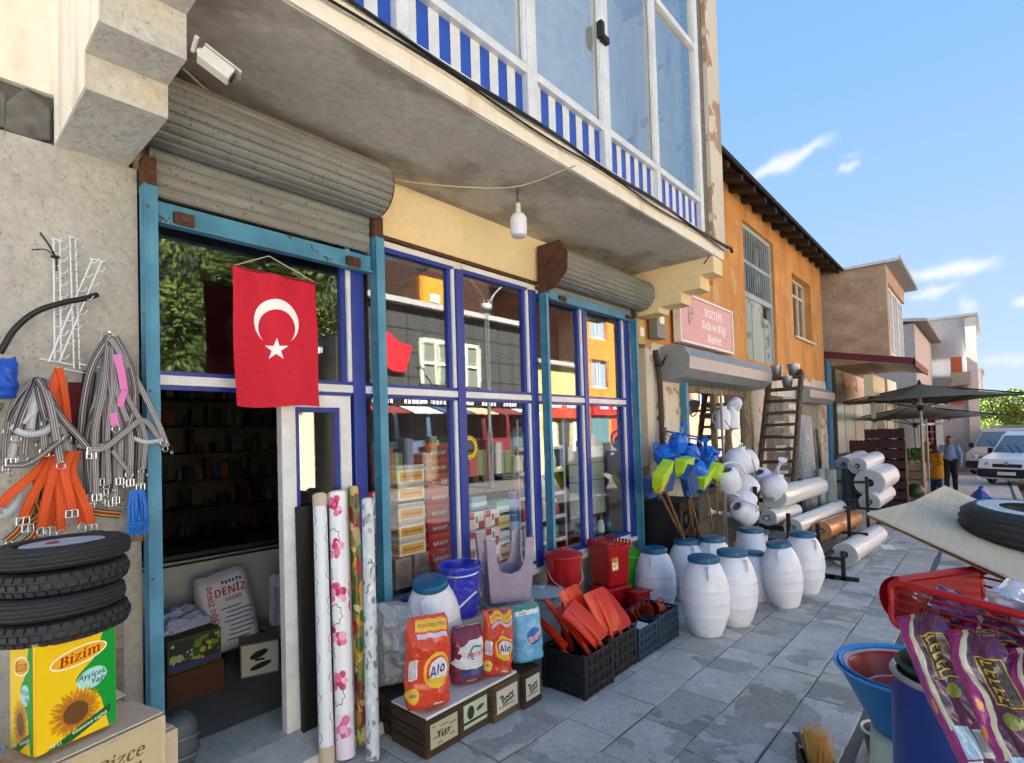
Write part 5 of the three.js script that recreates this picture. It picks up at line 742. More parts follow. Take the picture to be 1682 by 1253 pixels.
  const drawBin = (g, w, h) => { g.fillStyle = '#6fb8e4'; g.fillRect(0, 0, w, h); const R = rng(5); for (let i = 0; i < 40; i++) { g.globalAlpha = 0.3; g.fillStyle = ['#a8dcf4', '#4a9ad6', '#8accee'][i % 3]; g.beginPath(); g.ellipse(R() * w, R() * h, 20 + R() * 40, 10 + R() * 20, R() * 3, 0, 7); g.fill(); } g.globalAlpha = 1; g.fillStyle = '#2b63b8'; g.beginPath(); g.ellipse(w * 0.6, h * 0.5, 90, 74, -0.5, 0, 7); g.fill(); g.save(); g.translate(w * 0.6, h * 0.56); g.rotate(-0.5); g.font = 'bold italic 66px sans-serif'; g.textAlign = 'center'; g.lineWidth = 8; g.strokeStyle = '#fff'; g.strokeText('Bingo', 0, 0); g.fillStyle = '#d22a3a'; g.fillText('Bingo', 0, 0); g.restore(); g.fillStyle = '#2c9a52'; g.fillRect(0, 0, w, 26); g.fillStyle = '#f1f1f1'; g.fillRect(20, 30, w - 60, 40); g.fillStyle = '#b8283c'; g.font = 'bold 34px sans-serif'; g.fillText('Peros', 60, 62); };
  const foil = (draw, w = 360, h = 560) => print(w, h, draw, 0.26, { clearcoat: 0.6, clearcoatRoughness: 0.12, bumpMap: T.crinkle, bumpScale: 0.004 }), alo = foil(drawAlo);
  const bag = (label, px, py, z, turn, w, h, d, m, o, tilt = 0) => { const p = onZ(px, py, z), t = thing('detergent_bag', label, 'detergent bag', [p.x, CT + 0.004, p.z], turn); t.rotation.set(tilt, turn, o.roll ?? 0, 'YXZ'); obj('bag', bagGeo(w, h, d, o), m, t); obj('top_seam', rb(w * 0.84, 0.016, 0.004, 0.001, 0, h + 0.004, (o.lean ?? 0)), m, t); return t; };
  bag('large orange detergent bag standing at the corner of the white plank', 704, 1160, 0.66, -0.42, 0.265, 0.51, 0.15, alo, { seed: 3, crumple: 0.022, neck: 0.3, nx: 22, ny: 30 });
  bag('maroon and white detergent bag between the two orange bags', 768, 1125, 0.60, -0.36, 0.22, 0.345, 0.13, foil(drawPer), { seed: 5, crumple: 0.016, neck: 0.25, nx: 20, ny: 26 });
  bag('smaller orange detergent bag beside the light blue bag', 816, 1110, 0.68, -0.42, 0.215, 0.41, 0.13, alo, { seed: 8, crumple: 0.028, neck: 0.4, nx: 20, ny: 26, roll: -0.05 });
  bag('light blue detergent bag on the last wooden crate', 866, 1092, 0.70, -0.30, 0.235, 0.37, 0.15, foil(drawBin), { seed: 12, crumple: 0.02, neck: 0.5, nx: 20, ny: 26 });
  // clear sack of pegs
  const sk = thing('clear_sack', 'clear plastic sack of grey packets by the silvery roll', 'sack', [2.11, CT + 0.002, 0.26], -0.3), R = rng(31);
  obj('sack', bagGeo(0.30, 0.50, 0.18, { seed: 14, crumple: 0.03, neck: 0.3, nx: 20, ny: 26 }), mat('#ffffff', 0.15, { transmission: 0.75, thickness: 0, bumpMap: T.crinkle, bumpScale: 0.01, ior: 1.6 }), sk);
  for (let i = 0; i < 34; i++) obj('packet', rb(0.05 + R() * 0.05, 0.012, 0.03, 0.003, (R() - 0.5) * 0.2, 0.03 + (i % 17) * 0.022, (R() - 0.5) * 0.06, R() * 0.5, R() * 1.2, (R() - 0.5) * 0.6), [A.zinc, mat('#dfe2e4', 0.5), mat('#6e7276', 0.6)][i % 3], sk);
}
// ------------------------------------------------------------------ barrels
const lav = mat('#f2f3fc', 0.36, { map: T.scuff }), teal = plastic('#1f6a94', 0.35);
function makeBarrel(label, H, group) {
  const k = H / 0.68, t = thing('plastic_barrel', label, 'barrel', [0, 0, 0], 0, group);
  const rib = (y, r) => [[r, y - 0.012], [r + 0.004, y - 0.004], [r + 0.004, y + 0.004], [r, y + 0.012]];
  const pr = [[0.001, 0.004], [0.115, 0], [0.132, 0.008], [0.158, 0.07], [0.182, 0.14], ...rib(0.2, 0.196), [0.205, 0.27], ...rib(0.31, 0.207), [0.207, 0.36], ...rib(0.41, 0.201), [0.19, 0.48], [0.168, 0.545], [0.145, 0.595], [0.124, 0.618], [0.12, 0.63], [0.12, 0.645]].map(([r, y]) => [r * k, y * k]);
  obj('body', lathe(pr, 44), lav, t);
  const lid = obj('lid', lathe([[0.001, 0.683], [0.06, 0.684], [0.065, 0.678], [0.118, 0.678], [0.13, 0.672], [0.132, 0.632], [0.126, 0.628]].map(([r, y]) => [r * k, y * k]), 36), teal, t);
  obj('lid_rib', Array.from({ length: 24 }, (_, i) => rb(0.006 * k, 0.034 * k, 0.012 * k, 0.002, Math.cos(i / 24 * 6.283) * 0.132 * k, 0.652 * k, Math.sin(i / 24 * 6.283) * 0.132 * k, 0, -i / 24 * 6.283)), teal, lid);
  for (const s of [-1, 1]) obj('handle', [rb(0.055 * k, 0.022 * k, 0.022 * k, 0.006, s * 0.155 * k, 0.605 * k, 0), rb(0.02 * k, 0.1 * k, 0.022 * k, 0.006, s * 0.182 * k, 0.56 * k, 0)], lav, t);
  return t;
}
{
  const grp = 'white barrels with teal lids on the pavement', p1 = onG(1160, 1040), B = makeBarrel('white barrel standing foremost of the barrels beside the blue crates', 0.70, grp); B.position.copy(p1); B.rotation.y = 0.6;
  const put2 = (px, py, k, turn, label, tx = 0, tz = 0) => { const p = onG(px, py), b = dup(B, p, turn, label, grp); { const v = hashN(px); b.scale.set(k * (0.95 + 0.1 * v), k * (0.98 + 0.05 * hashN(py)), k * (0.95 + 0.1 * v)); } b.rotation.set(tx, turn, tz); return b; };
  put2(1207, 1024, 1.0, 1.1, 'white barrel just right of the foremost barrel');
  put2(1078, 1005, 0.95, 0.3, 'white barrel behind the blue crates next to the green bin');
  put2(1130, 985, 0.93, 0.9, 'white barrel half hidden behind the foremost barrel');
  put2(1175, 985, 0.97, 0.2, 'white barrel at the back between two others by the blue flask');
  put2(1243, 985, 0.74, 0.8, 'small white barrel in the middle of the group');
  put2(1238, 962, 0.97, 1.35, 'white barrel with raised handles standing at the back by the roll rack');
  const lean = put2(1292, 996, 0.93, 0.2, 'white barrel leaning back at the end of the group', -0.08, 0.06); lean.position.y += 0.008;
  put2(1322, 972, 0.98, 1.0, 'white barrel behind the leaning one next to the roll rack');
  const j = dup(B, V3(2.42, CT + 0.035, 0.26), 0.4, 'white jug with blue cap tilted on the crates behind the detergent', null); j.userData.category = 'jug'; delete j.userData.group; j.name = numbered('plastic_jug'); j.scale.setScalar(0.86); j.rotation.set(0.05, 0.5, 0.22);
}
// ------------------------------------------------------------------ buckets, bins and stool by the window
const ringHandle = (r, y, drop, m, parent, ry = 0) => obj('handle', put(tube([[-r, 0, 0], [-r * 0.8, -drop * 0.6, r * 0.7], [0, -drop, r * 1.02], [r * 0.8, -drop * 0.6, r * 0.7], [r, 0, 0]], 0.004, 24, 6), 0, y, 0, 0, ry, 0), m, parent);
{
  const carton = thing('carton', 'brown carton under the wrapped blue bucket', 'carton', [2.62, CT - 0.0, 0.30]); obj('body', rb(0.27, 0.3, 0.27, 0.004, 0, 0.15, 0), A.card, carton); obj('tape', rb(0.272, 0.302, 0.04, 0.002, 0, 0.15, 0), mat('#b39a6c', 0.4), carton);
  const b = thing('blue_bucket', 'blue bucket wrapped in clear film above the detergent bags', 'bucket', [2.62, CT + 0.302, 0.30], -0.5), bm = plastic('#1a2fd0', 0.3);
  obj('body', lathe([[0.001, 0.004], [0.115, 0], [0.122, 0.01], [0.15, 0.33], [0.158, 0.33], [0.158, 0.352], [0.146, 0.352], [0.117, 0.012], [0.001, 0.01]], 40), bm, b); obj('rim', tor(0.153, 0.006, 8, 40, 0, 0.335, 0, Math.PI / 2), bm, b);
  obj('hoop', tube([[-0.155, 0.30, 0.02], [-0.06, 0.298, 0.15], [0.05, 0.305, 0.152], [0.155, 0.31, 0.02]], 0.006, 24, 6), mat('#dfe3f0', 0.4), b); obj('handle', rod([-0.05, 0.09, 0.143], [0.075, 0.19, 0.15], 0.007), mat('#dfe3f0', 0.4), b);
  const R = rng(3); obj('film', (() => { const g = new THREE.CylinderGeometry(0.176, 0.14, 0.40, 48, 14, true), p = g.attributes.position; for (let i = 0; i < p.count; i++) { const a = Math.atan2(p.getZ(i), p.getX(i)), y = p.getY(i), f = 1 + 0.05 * Math.sin(a * 7 + y * 12) + 0.03 * Math.sin(a * 17 - y * 31); p.setXYZ(i, p.getX(i) * f, y + (y > 0.15 ? 0.035 * Math.sin(a * 2 + 0.5) : 0), p.getZ(i) * f); } g.computeVertexNormals(); void R; return put(g, 0, 0.195, 0); })(), mat('#ffffff', 0.08, { transmission: 1, thickness: 0, ior: 1.55, bumpMap: T.crinkle, bumpScale: 0.006 }), b);
  const bin = (name, label, x, z, R0, H, m, base, o = {}) => {
    const t = thing(name, label, 'bin', [x, base, z], o.turn ?? 0);
    obj('body', lathe([[0.001, 0.004], [R0 * 0.78, 0], [R0 * 0.8, 0.01], [R0 * 0.95, H - 0.02], [R0, H - 0.015], [R0, H], [R0 * 0.93, H], [R0 * 0.77, 0.012], [0.001, 0.01]], 40), m, t);
    if (o.lid) { const l = obj('lid', lathe([[0.001, H + o.lid], [R0 * 0.35, H + o.lid], [R0 * 0.5, H + o.lid * 0.9], [R0 * 0.9, H + o.lid * 0.35], [R0 * 1.06, H + 0.008], [R0 * 1.06, H - 0.012], [R0 * 1.0, H - 0.012]], 40), o.lm ?? m, t); obj('lid_grip', rb(R0 * 0.5, 0.018, 0.03, 0.006, 0, H + o.lid + 0.008, 0), o.lm ?? m, l); }
    if (o.handle) ringHandle(R0 * 0.98, H * 0.86, o.handle, o.hm ?? mat('#d8a9a4', 0.5), t, o.hr ?? -0.6);
    return t;
  };
  const gm = plastic('#a9bfc6', 0.4), rm = plastic('#b3121c', 0.3), gn = plastic('#4fb51c', 0.3);
  bin('grey_bin', 'pale grey lidded bin carrying the purple stool', 3.04, 0.36, 0.19, 0.55, gm, gy(3.04), { lid: 0.035 });
  bin('grey_bin', 'pale grey lidded bin in front of the red bin', 3.56, 0.27, 0.18, 0.50, gm, gy(3.56), { lid: 0.03 });
  bin('red_bin', 'round red bin with lid and wire handle by the window', 3.90, 0.26, 0.165, 0.75, rm, gy(3.9), { lid: 0.05, handle: 0.16 });
  bin('green_bin', 'bright green lidded bin behind the barrels', 5.12, 0.22, 0.17, 0.55, gn, gy(5.26), { lid: 0.06, handle: 0.02, hm: A.alu, hr: 2 });
  const sq = (label, y, h, w, o) => { const t = thing('square_bin', label, 'bin', [4.66 + (o.dx ?? 0), y, 0.26 + (o.dz ?? 0)], -0.25); obj('body', put((() => { const g = new RoundedBoxGeometry(w, h, w, 3, 0.025), p = g.attributes.position; for (let i = 0; i < p.count; i++) { const f = 0.86 + 0.14 * (p.getY(i) / h + 0.5); p.setX(i, p.getX(i) * f); p.setZ(i, p.getZ(i) * f); } g.computeVertexNormals(); return g; })(), 0, h / 2, 0), rm, t); obj('rim', rb(w * 1.05, 0.025, w * 1.05, 0.01, 0, h - 0.02, 0), rm, t); if (o.teeth) for (let i = 0; i < 28; i++) { const s = Math.floor(i / 7), q = (i % 7 - 3) / 3 * w * 0.46; obj('rim_tooth', rb(s % 2 ? 0.012 : 0.026, 0.04, s % 2 ? 0.026 : 0.012, 0.004, s === 0 ? q : s === 2 ? q : s === 1 ? w * 0.5 : -w * 0.5, h + 0.012, s === 1 || s === 3 ? q : s === 0 ? w * 0.5 : -w * 0.5), rm, t); } if (o.label) obj('sticker', put(new THREE.PlaneGeometry(0.085, 0.17), -w * 0.22, h * 0.62, w * 0.485, -0.04), o.label, t); return t; };
  sq('square red bin at the bottom of a stack of two by the green bin', gy(4.66), 0.34, 0.3, {});
  sq('square red bin with toothed rim and yellow sticker on top of another', gy(4.66) + 0.342, 0.40, 0.30, { teeth: true, label: print(80, 160, (g, w, h) => { g.fillStyle = '#e0a020'; g.fillRect(0, 0, w, h); g.fillStyle = '#f4ecd8'; g.fillRect(6, 90, 68, 60); g.fillStyle = '#5a2a14'; for (let i = 0; i < 6; i++) g.fillRect(12, 14 + i * 12, 50, 5); g.fillRect(14, 104, 50, 6); g.fillRect(14, 120, 40, 6); }) });
  const ssm = thing('red_dustpan', 'red plastic box leaning against the red bins', 'dustpan', [4.72, gy(4.7), 0.55], -0.3); obj('pan', rb(0.2, 0.3, 0.12, 0.02, 0, 0.15, 0, -0.1), rm, ssm); obj('lip', rb(0.21, 0.02, 0.14, 0.006, 0, 0.3, 0, -0.1), rm, ssm);
  // upturned stool: seat below, legs up, each side an arched panel
  const st = thing('plastic_stool', 'pale purple plastic stool turned upside down on a grey bin', 'stool', [3.02, gy(3.04) + 0.588, 0.36], -0.55), pm = plastic('#b7a6bc', 0.35);
  obj('seat', rb(0.30, 0.05, 0.30, 0.022, 0, 0.025, 0), pm, st);
  const side = [[-0.15, 0.03], [0.15, 0.03], [0.165, 0.2], [0.176, 0.47], [0.116, 0.47], [0.106, 0.31], [0.07, 0.235], [0, 0.21], [-0.07, 0.235], [-0.106, 0.31], [-0.116, 0.47], [-0.176, 0.47], [-0.165, 0.2]];
  for (let i = 0; i < 4; i++) { const a = i * Math.PI / 2, s = obj('side_panel', ext(side, 0.008, 0.002, 0, 0, 0.142, 0.07), pm, st); s.rotation.y = a; obj('groove_line', [ext([[-0.04, 0.36], [0.04, 0.36], [0.04, 0.352], [-0.04, 0.352]].map(([x, y]) => [x - 0.11, y]), 0.004, 0, 0, 0, 0.153, 0.07)], pm, s); obj('moulding', [tube([[-0.098, 0.30, 0.178], [-0.06, 0.21, 0.170], [0, 0.185, 0.168], [0.06, 0.21, 0.170], [0.098, 0.30, 0.178]], 0.003, 16, 5)], pm, s); }
}
// ------------------------------------------------------------------ plastic crates with red shovel blades
function plasticCrate(label, x0, x1, z0, z1, h, m, o = {}) {
  const w = x1 - x0, d = z1 - z0, t = thing('plastic_crate', label, 'crate', [x0, gy(x0), z0], 0, o.group), rows = o.rows ?? 4, sh = h / rows;
  for (const [x, z] of [[0, 0], [w, 0], [0, d], [w, d]]) obj('corner_post', rb(0.035, h, 0.035, 0.005, Math.min(w - 0.018, Math.max(0.018, x)), h / 2, Math.min(d - 0.018, Math.max(0.018, z))), m, t);
  const gx = rb(w, 0.022, 0.008, 0.002), gz = rb(0.008, 0.022, d, 0.002);
  for (let i = 0; i < rows; i++) { const y = (i + 1) * sh - 0.014; for (const z of [0.004, d - 0.004]) piece('slat', gx, m, t, w / 2, y, z + (z > 0.1 ? 0.003 : -0.003)); for (const x of [0.004, w - 0.004]) piece('slat', gz, m, t, x + (x > 0.1 ? 0.003 : -0.003), y, d / 2); }
  const nb = 5, vb = rb(0.016, h - 0.02, 0.006, 0.002), vz = rb(0.006, h - 0.02, 0.016, 0.002);
  for (let i = 1; i < nb; i++) { for (const z of [0.005, d - 0.005]) piece('upright', vb, m, t, w * i / nb, h / 2, z); for (const x of [0.005, w - 0.005]) piece('upright', vz, m, t, x, h / 2, d * i / nb); }
  obj('web', [span(0.01, w - 0.01, 0.02, h * 0.9, 0.009, 0.011), span(0.01, w - 0.01, 0.02, h * 0.9, d - 0.011, d - 0.009), span(0.009, 0.011, 0.02, h * 0.9, 0.012, d - 0.012), span(w - 0.011, w - 0.009, 0.02, h * 0.9, 0.012, d - 0.012)], m, t); t.children[t.children.length - 1].userData.kind = 'stuff';
  obj('bottom', rb(w - 0.01, 0.012, d - 0.01, 0.003, w / 2, 0.01, d / 2), m, t); return t;
}
{
  const bk = plastic('#1b1c20', 0.45), bl = plastic('#23384e', 0.45);
  plasticCrate('black plastic crate full of red shovel blades beside the light blue bag', 3.055, 3.425, 0.66, 1.035, 0.295, bk);
  plasticCrate('black plastic crate full of red shovel blades next to the blue crates', 3.445, 3.83, 0.62, 1.0, 0.295, bk);
  plasticCrate('dark blue plastic crate next to the black crates', 3.86, 4.19, 0.68, 1.0, 0.255, bl);
  plasticCrate('dark blue plastic crate next to the white barrels', 4.215, 4.60, 0.68, 0.995, 0.275, bl);
  const blade = (() => { const nx = 10, ny = 12, pos = [], uv = [], idx = []; for (const s of [0, 1]) for (let j = 0; j <= ny; j++) for (let i = 0; i <= nx; i++) { const u = i / nx * 2 - 1, v = j / ny, wid = 0.125 * (v < 0.12 ? 0.86 + v : 1 - 0.10 * Math.max(0, v - 0.75)); pos.push(u * wid, v * 0.33, 0.045 * u * u * (1 - v * 0.5) - 0.05 * v * v + 0.018 * Math.exp(-40 * u * u) * (1 - v) - s * 0.004); uv.push(u, v); } const N = (nx + 1) * (ny + 1); for (let s = 0; s < 2; s++) for (let j = 0; j < ny; j++) for (let i = 0; i < nx; i++) { const a = s * N + j * (nx + 1) + i, b = a + 1, c = a + nx + 1, q = c + 1; idx.push(a, b, c, b, q, c); } const g = new THREE.BufferGeometry(); g.setAttribute('position', new THREE.Float32BufferAttribute(pos, 3)); g.setAttribute('uv', new THREE.Float32BufferAttribute(uv, 2)); g.setIndex(idx); g.computeVertexNormals(); return g; })();
  const rm = plastic('#ea3a12', 0.32);
  const sp = [[3.12, 0.20, 0.80, -0.5, 1.05, -0.55, 'tilted to the left at the edge of the crate'], [3.24, 0.22, 0.90, -0.65, 0.35, -0.2, 'leaning forward in the front of the first black crate'], [3.36, 0.21, 0.95, -0.55, 0.1, 0.25, 'overlapping another at the corner of the crate'], [3.40, 0.25, 0.78, -0.2, 0.0, 0.1, 'standing tallest at the back'], [3.56, 0.22, 0.92, -0.3, -0.15, 0.08, 'standing upright in the second black crate'], [3.68, 0.20, 0.93, -0.55, -0.5, 0.3, 'tilted to the right next to the blue crate'], [3.30, 0.19, 0.72, -0.35, 0.7, -0.1, 'tucked behind the others']];
  sp.forEach(([x, y, z, rx, ry, rz, l], i) => { const t = thing('shovel_blade', `red plastic shovel blade ${l}`, 'shovel blade', [x, y, z]); t.rotation.set(rx, ry, rz, 'YXZ'); obj('blade', blade, rm, t); obj('socket', [cyl(0.019, 0.023, 0.09, 14, 0, -0.02, 0.012)], rm, t); obj('rib', [tube([[0, 0.01, 0.022], [0, 0.1, 0.014], [0, 0.2, -0.012], [0, 0.29, -0.034]], 0.005, 10, 5)], rm, t); });
  const br = plastic('#a8401e', 0.45);
  [[4.00, 0.18, 0.84, 0.3, 1.15, 'brown plastic scoop lying across the first blue crate'], [4.22, 0.20, 0.85, 0.9, 1.2, 'brown plastic scoop lying over both blue crates'], [4.44, 0.16, 0.86, -0.2, 1.3, 'brown plastic scoop lying in the crate by the barrels']].forEach(([x, y, z, ry, rz, l]) => { const t = thing('plastic_scoop', l, 'scoop', [x, y, z]); t.rotation.set(0.2, ry, rz, 'YXZ'); obj('cup', lathe([[0.001, -0.16], [0.03, -0.155], [0.062, -0.06], [0.072, 0.05], [0.066, 0.05], [0.055, -0.05], [0.02, -0.14]], 22), br, t); obj('grip', tube([[0.06, 0.0, 0], [0.1, 0.02, 0], [0.1, -0.06, 0], [0.055, -0.07, 0]], 0.008, 14, 6), br, t); obj('knob', cyl(0.016, 0.016, 0.05, 10, 0.02, -0.17, 0, 0, 0, 0.2), br, t); });
  const wp = thing('white_tub', 'small white tub inside the first blue crate', 'tub', [3.98, gy(4) + 0.02, 0.92]); obj('body', rb(0.2, 0.2, 0.1, 0.01, 0, 0.11, 0), plastic('#cfe0e2'), wp); obj('lid', rb(0.21, 0.02, 0.11, 0.006, 0, 0.215, 0), plastic('#e4efef'), wp);
  const rt = thing('red_tube_end', 'short red tube lying in the first black crate', 'tube', [3.2, 0.13, 0.985], 0.2); obj('tube', put(new THREE.CylinderGeometry(0.018, 0.018, 0.08, 18, 1, true), 0, 0, 0, 1.2), rm, rt); obj('flange', tor(0.019, 0.005, 8, 18, 0, 0.014, 0.037, -0.37), rm, rt);
}
// ------------------------------------------------------------------ black box, brooms, cans, ladder by the orange house
{
  const y0 = 0.36, t = thing('black_box', 'black wooden box with round holes below the brooms', 'box', [5.72, gy(5.72), 0.04]), h0 = y0 - gy(5.72), W = 0.52, D = 0.48, Hh = 0.56;
  const bm = mat('#3a322c', 0.85, { map: T.oldwood });
  obj('stand', [rb(W, h0, D - 0.04, 0.01, W / 2, h0 / 2, D / 2)], A.dark, t); obj('case', rb(W, Hh, D - 0.03, 0.006, W / 2, h0 + Hh / 2, D / 2 - 0.015), A.black, t);
  const sh = new THREE.Shape([[0, 0], [W, 0], [W, Hh], [0, Hh]].map(([x, y]) => new THREE.Vector2(x, y))); for (const [x, y, r] of [[0.13, 0.37, 0.1], [0.37, 0.36, 0.115], [0.37, 0.12, 0.09], [0.13, 0.13, 0.08]]) { const p = new THREE.Path(); p.absarc(x, y, r, 0, 6.2832, true); sh.holes.push(p); }
  obj('holed_front', put(new THREE.ExtrudeGeometry(sh, { depth: 0.02, bevelEnabled: false, curveSegments: 14 }), 0, h0, D - 0.01), bm, t); obj('top_board', rb(W + 0.04, 0.025, D + 0.04, 0.006, W / 2, h0 + Hh + 0.012, D / 2), bm, t);
  // brooms standing head up
  const stick = mat('#c9a671', 0.7, { map: T.wood }), bt = dataTex(128, (u, v) => grey(215 + 60 * (vn(u * 64, v * 3, 64, 3, 7) - 0.5)), true, 0.16), bb = dataTex(128, (u, v) => grey(255 * vn(u * 64, v * 3, 64, 3, 7)), false, 0.16), brm = (c) => mat(c, 0.6, { map: bt, bumpMap: bb, bumpScale: 0.006 }), bris = [brm('#c8f02c'), brm('#2a66bc'), brm('#f0d424'), brm('#c01824')], lime = plastic('#c3ea30', 0.45), dkb = plastic('#234f94', 0.4);
  const broom = (label, px, py, z, bx_, bz, ry, rz, b, hd) => {
    const hp = onZ(px, py, z), base = V3(bx_, gy(bx_), bz), k = thing('broom', label, 'broom', base), v = hp.clone().sub(base);
    obj('stick', rod(V3(0, 0, 0), v, 0.012, 10), stick, k); const h = new THREE.Group(); void h;
    const head = obj('head', put(rb(0.40, 0.075, 0.09, 0.022), v.x, v.y, v.z, 0.2, ry, rz), hd, k); obj('socket', put(cyl(0.016, 0.02, 0.08, 10, 0, -0.05, 0), v.x, v.y, v.z), hd, head);
    obj('bristles', put((() => { const q = new RoundedBoxGeometry(0.385, 0.15, 0.1, 1, 0.006), p = q.attributes.position; for (let i = 0; i < p.count; i++) { const f = 1 + 0.22 * (p.getY(i) / 0.15 + 0.5); p.setX(i, p.getX(i) * (0.94 + f * 0.06)); p.setZ(i, p.getZ(i) * f); p.setY(i, p.getY(i) + 0.1); } q.computeVertexNormals(); return q; })(), v.x, v.y, v.z, 0.2, ry, rz), b, head);
  };
  broom('broom with lime head leaning farthest left in the bunch', 1088, 792, 0.56, 6.1, 0.62, 0.2, 0.35, lime, bris[2]);
  broom('broom with long lime head at the top of the bunch', 1122, 777, 0.54, 6.2, 0.58, 0.15, 0.0, lime, bris[0]);
  broom('broom with blue head at the bottom left of the bunch', 1082, 806, 0.5, 6.15, 0.66, -0.2, 0.2, dkb, bris[1]);
  broom('broom with blue head slanting across the bunch', 1128, 800, 0.60, 6.25, 0.70, 0.1, -0.75, dkb, bris[1]);
  broom('broom with lime rim and flat blue bristles', 1158, 795, 0.52, 6.4, 0.72, 0.1, 0.35, lime, bris[1]);
  broom('broom with lime head behind the blue one', 1175, 786, 0.54, 6.5, 0.66, 0.2, -0.3, lime, bris[0]);
  { const base = V3(6.12, gy(6.1) + 0.36, 0.84), hp = onZ(1188, 797, 0.55), k = thing('red_broom', 'slanting broom with a red head and wooden stick', 'broom', base), v = hp.sub(base); obj('stick', rod(V3(0, 0, 0), v, 0.012, 10), stick, k); obj('head', put(rb(0.16, 0.2, 0.05, 0.02), v.x + 0.06, v.y + 0.05, v.z, 0, 0.2, -0.7), bris[3], k); obj('collar', sph(0.035, 12, v.x, v.y - 0.02, v.z), plastic('#d8461c'), k); }
  { const k = thing('blue_flask', 'blue plastic flask on the end of a stick among the barrels', 'flask', [6.06, gy(6.1) + 0.0, 0.90]); obj('bottle', lathe([[0.001, 0], [0.06, 0], [0.075, 0.02], [0.078, 0.2], [0.06, 0.3], [0.03, 0.36], [0.026, 0.44], [0.001, 0.44]], 24), plastic('#1f66d8', 0.35), k); obj('neck_ring', tor(0.03, 0.008, 8, 18, 0, 0.37, 0, Math.PI / 2), plastic('#1f66d8', 0.35), k); }
  // watering cans: blue pile hung on the wall, white bunch below
  const can = (name, label, p, turn, tilt, m, k, group) => { const q = thing(name, label, 'watering can', p, turn, group); q.rotation.set(tilt, turn, tilt * 0.7, 'YXZ'); q.scale.setScalar(k); obj('body', lathe([[0.001, 0], [0.1, 0], [0.112, 0.012], [0.118, 0.12], [0.1, 0.2], [0.06, 0.225], [0.05, 0.22]], 28), m, q); obj('spout', [cyl(0.016, 0.032, 0.3, 12, 0.17, 0.16, 0, 0, 0, -0.75), cyl(0.05, 0.016, 0.05, 16, 0.285, 0.265, 0, 0, 0, -0.75)], m, q); obj('handle', tube([[-0.1, 0.05, 0], [-0.17, 0.13, 0], [-0.12, 0.26, 0], [0, 0.29, 0], [0.06, 0.23, 0]], 0.012, 22, 8), m, q); obj('mould_seam', [tor(0.1195, 0.002, 4, 28, 0, 0.13, 0, Math.PI / 2), tor(0.111, 0.003, 4, 28, 0, 0.012, 0, Math.PI / 2)], m, q); return q; };
  for (const [n, l, p, q] of [['can_string', 'dark string looped through the blue watering cans', onZ(1093, 712, 0.3), onZ(1165, 770, 0.48)], ['can_string', 'dark string holding up the white canisters', onZ(1190, 690, 0.5), onZ(1245, 800, 0.66)]]) tag(obj(n, tube([p, p.clone().lerp(q, 0.5).add(V3(0, -0.04, 0.12)), q], 0.005, 20, 5), A.dark), l, 'string');
  const round = (name, label, p, turn, tilt, m, k, group) => { const q = thing(name, label, 'canister', p, turn, group); q.rotation.set(tilt, turn, tilt * 0.7, 'YXZ'); q.scale.setScalar(k * 1.08); obj('body', lathe([[0.001, 0.004], [0.07, 0], [0.1, 0.02], [0.125, 0.08], [0.128, 0.15], [0.105, 0.215], [0.06, 0.25], [0.034, 0.262], [0.034, 0.29], [0.028, 0.29]], 30), m, q); obj('handle', tube([[0.05, 0.255, 0], [0.1, 0.285, 0], [0.135, 0.25, 0], [0.122, 0.17, 0]], 0.012, 16, 8), m, q); obj('mould_seam', tor(0.1285, 0.002, 4, 28, 0, 0.13, 0, Math.PI / 2), m, q); return q; };
  const bc = plastic('#1a78ee', 0.3), wc = mat('#f1f2fc', 0.38, { map: T.scuff });
  [[1110, 728, 0.32, 0.4, 0.5], [1135, 745, 0.40, 2.2, -0.4], [1165, 748, 0.42, 3.6, 0.3], [1120, 765, 0.45, 1.1, -0.7], [1150, 772, 0.50, 5.0, 0.6], [1175, 765, 0.45, 4.2, 1.0], [1095, 748, 0.30, 0, -0.9]].forEach(([x, y, z, a, tl], i) => can('watering_can', `blue plastic watering can ${['at the top of the hanging bunch', 'in the middle of the hanging bunch', 'with its wide face outward in the bunch', 'low in the hanging bunch', 'at the bottom of the bunch above the brooms', 'on the right edge of the blue bunch', 'on the left edge by the wall hook'][i]}`, onZ(x, y + 12, z), a, tl * 0.6, bc, 0.95, 'bunch of blue watering cans'));
  [[1205, 765, 0.55, 0.4, 0.3], [1200, 790, 0.62, 2.2, -0.4], [1232, 765, 0.6, 3.6, 0.3], [1240, 800, 0.66, 1.1, -0.7], [1262, 785, 0.62, 5.0, 0.6], [1240, 820, 0.72, 4.2, 1.0], [1262, 805, 0.7, 0.6, 0.4], [1233, 838, 0.74, 1.8, -0.8]].forEach(([x, y, z, a, tl], i) => (i % 3 === 1 ? can : round)(i % 3 === 1 ? 'white_watering_can' : 'white_canister', `${i % 3 === 1 ? 'white watering can' : 'round white plastic canister'} ${['at the top left of the bunch', 'with a bright flat face on the left', 'at the top of the bunch by the post', 'in the middle of the bunch', 'on the right of the bunch', 'low in the middle of the bunch', 'at the lower right of the bunch', 'lowest in the bunch by the roll rack'][i]}`, onZ(x, y + 12, z), a, tl, wc, 1.25, 'bunch of white canisters'));
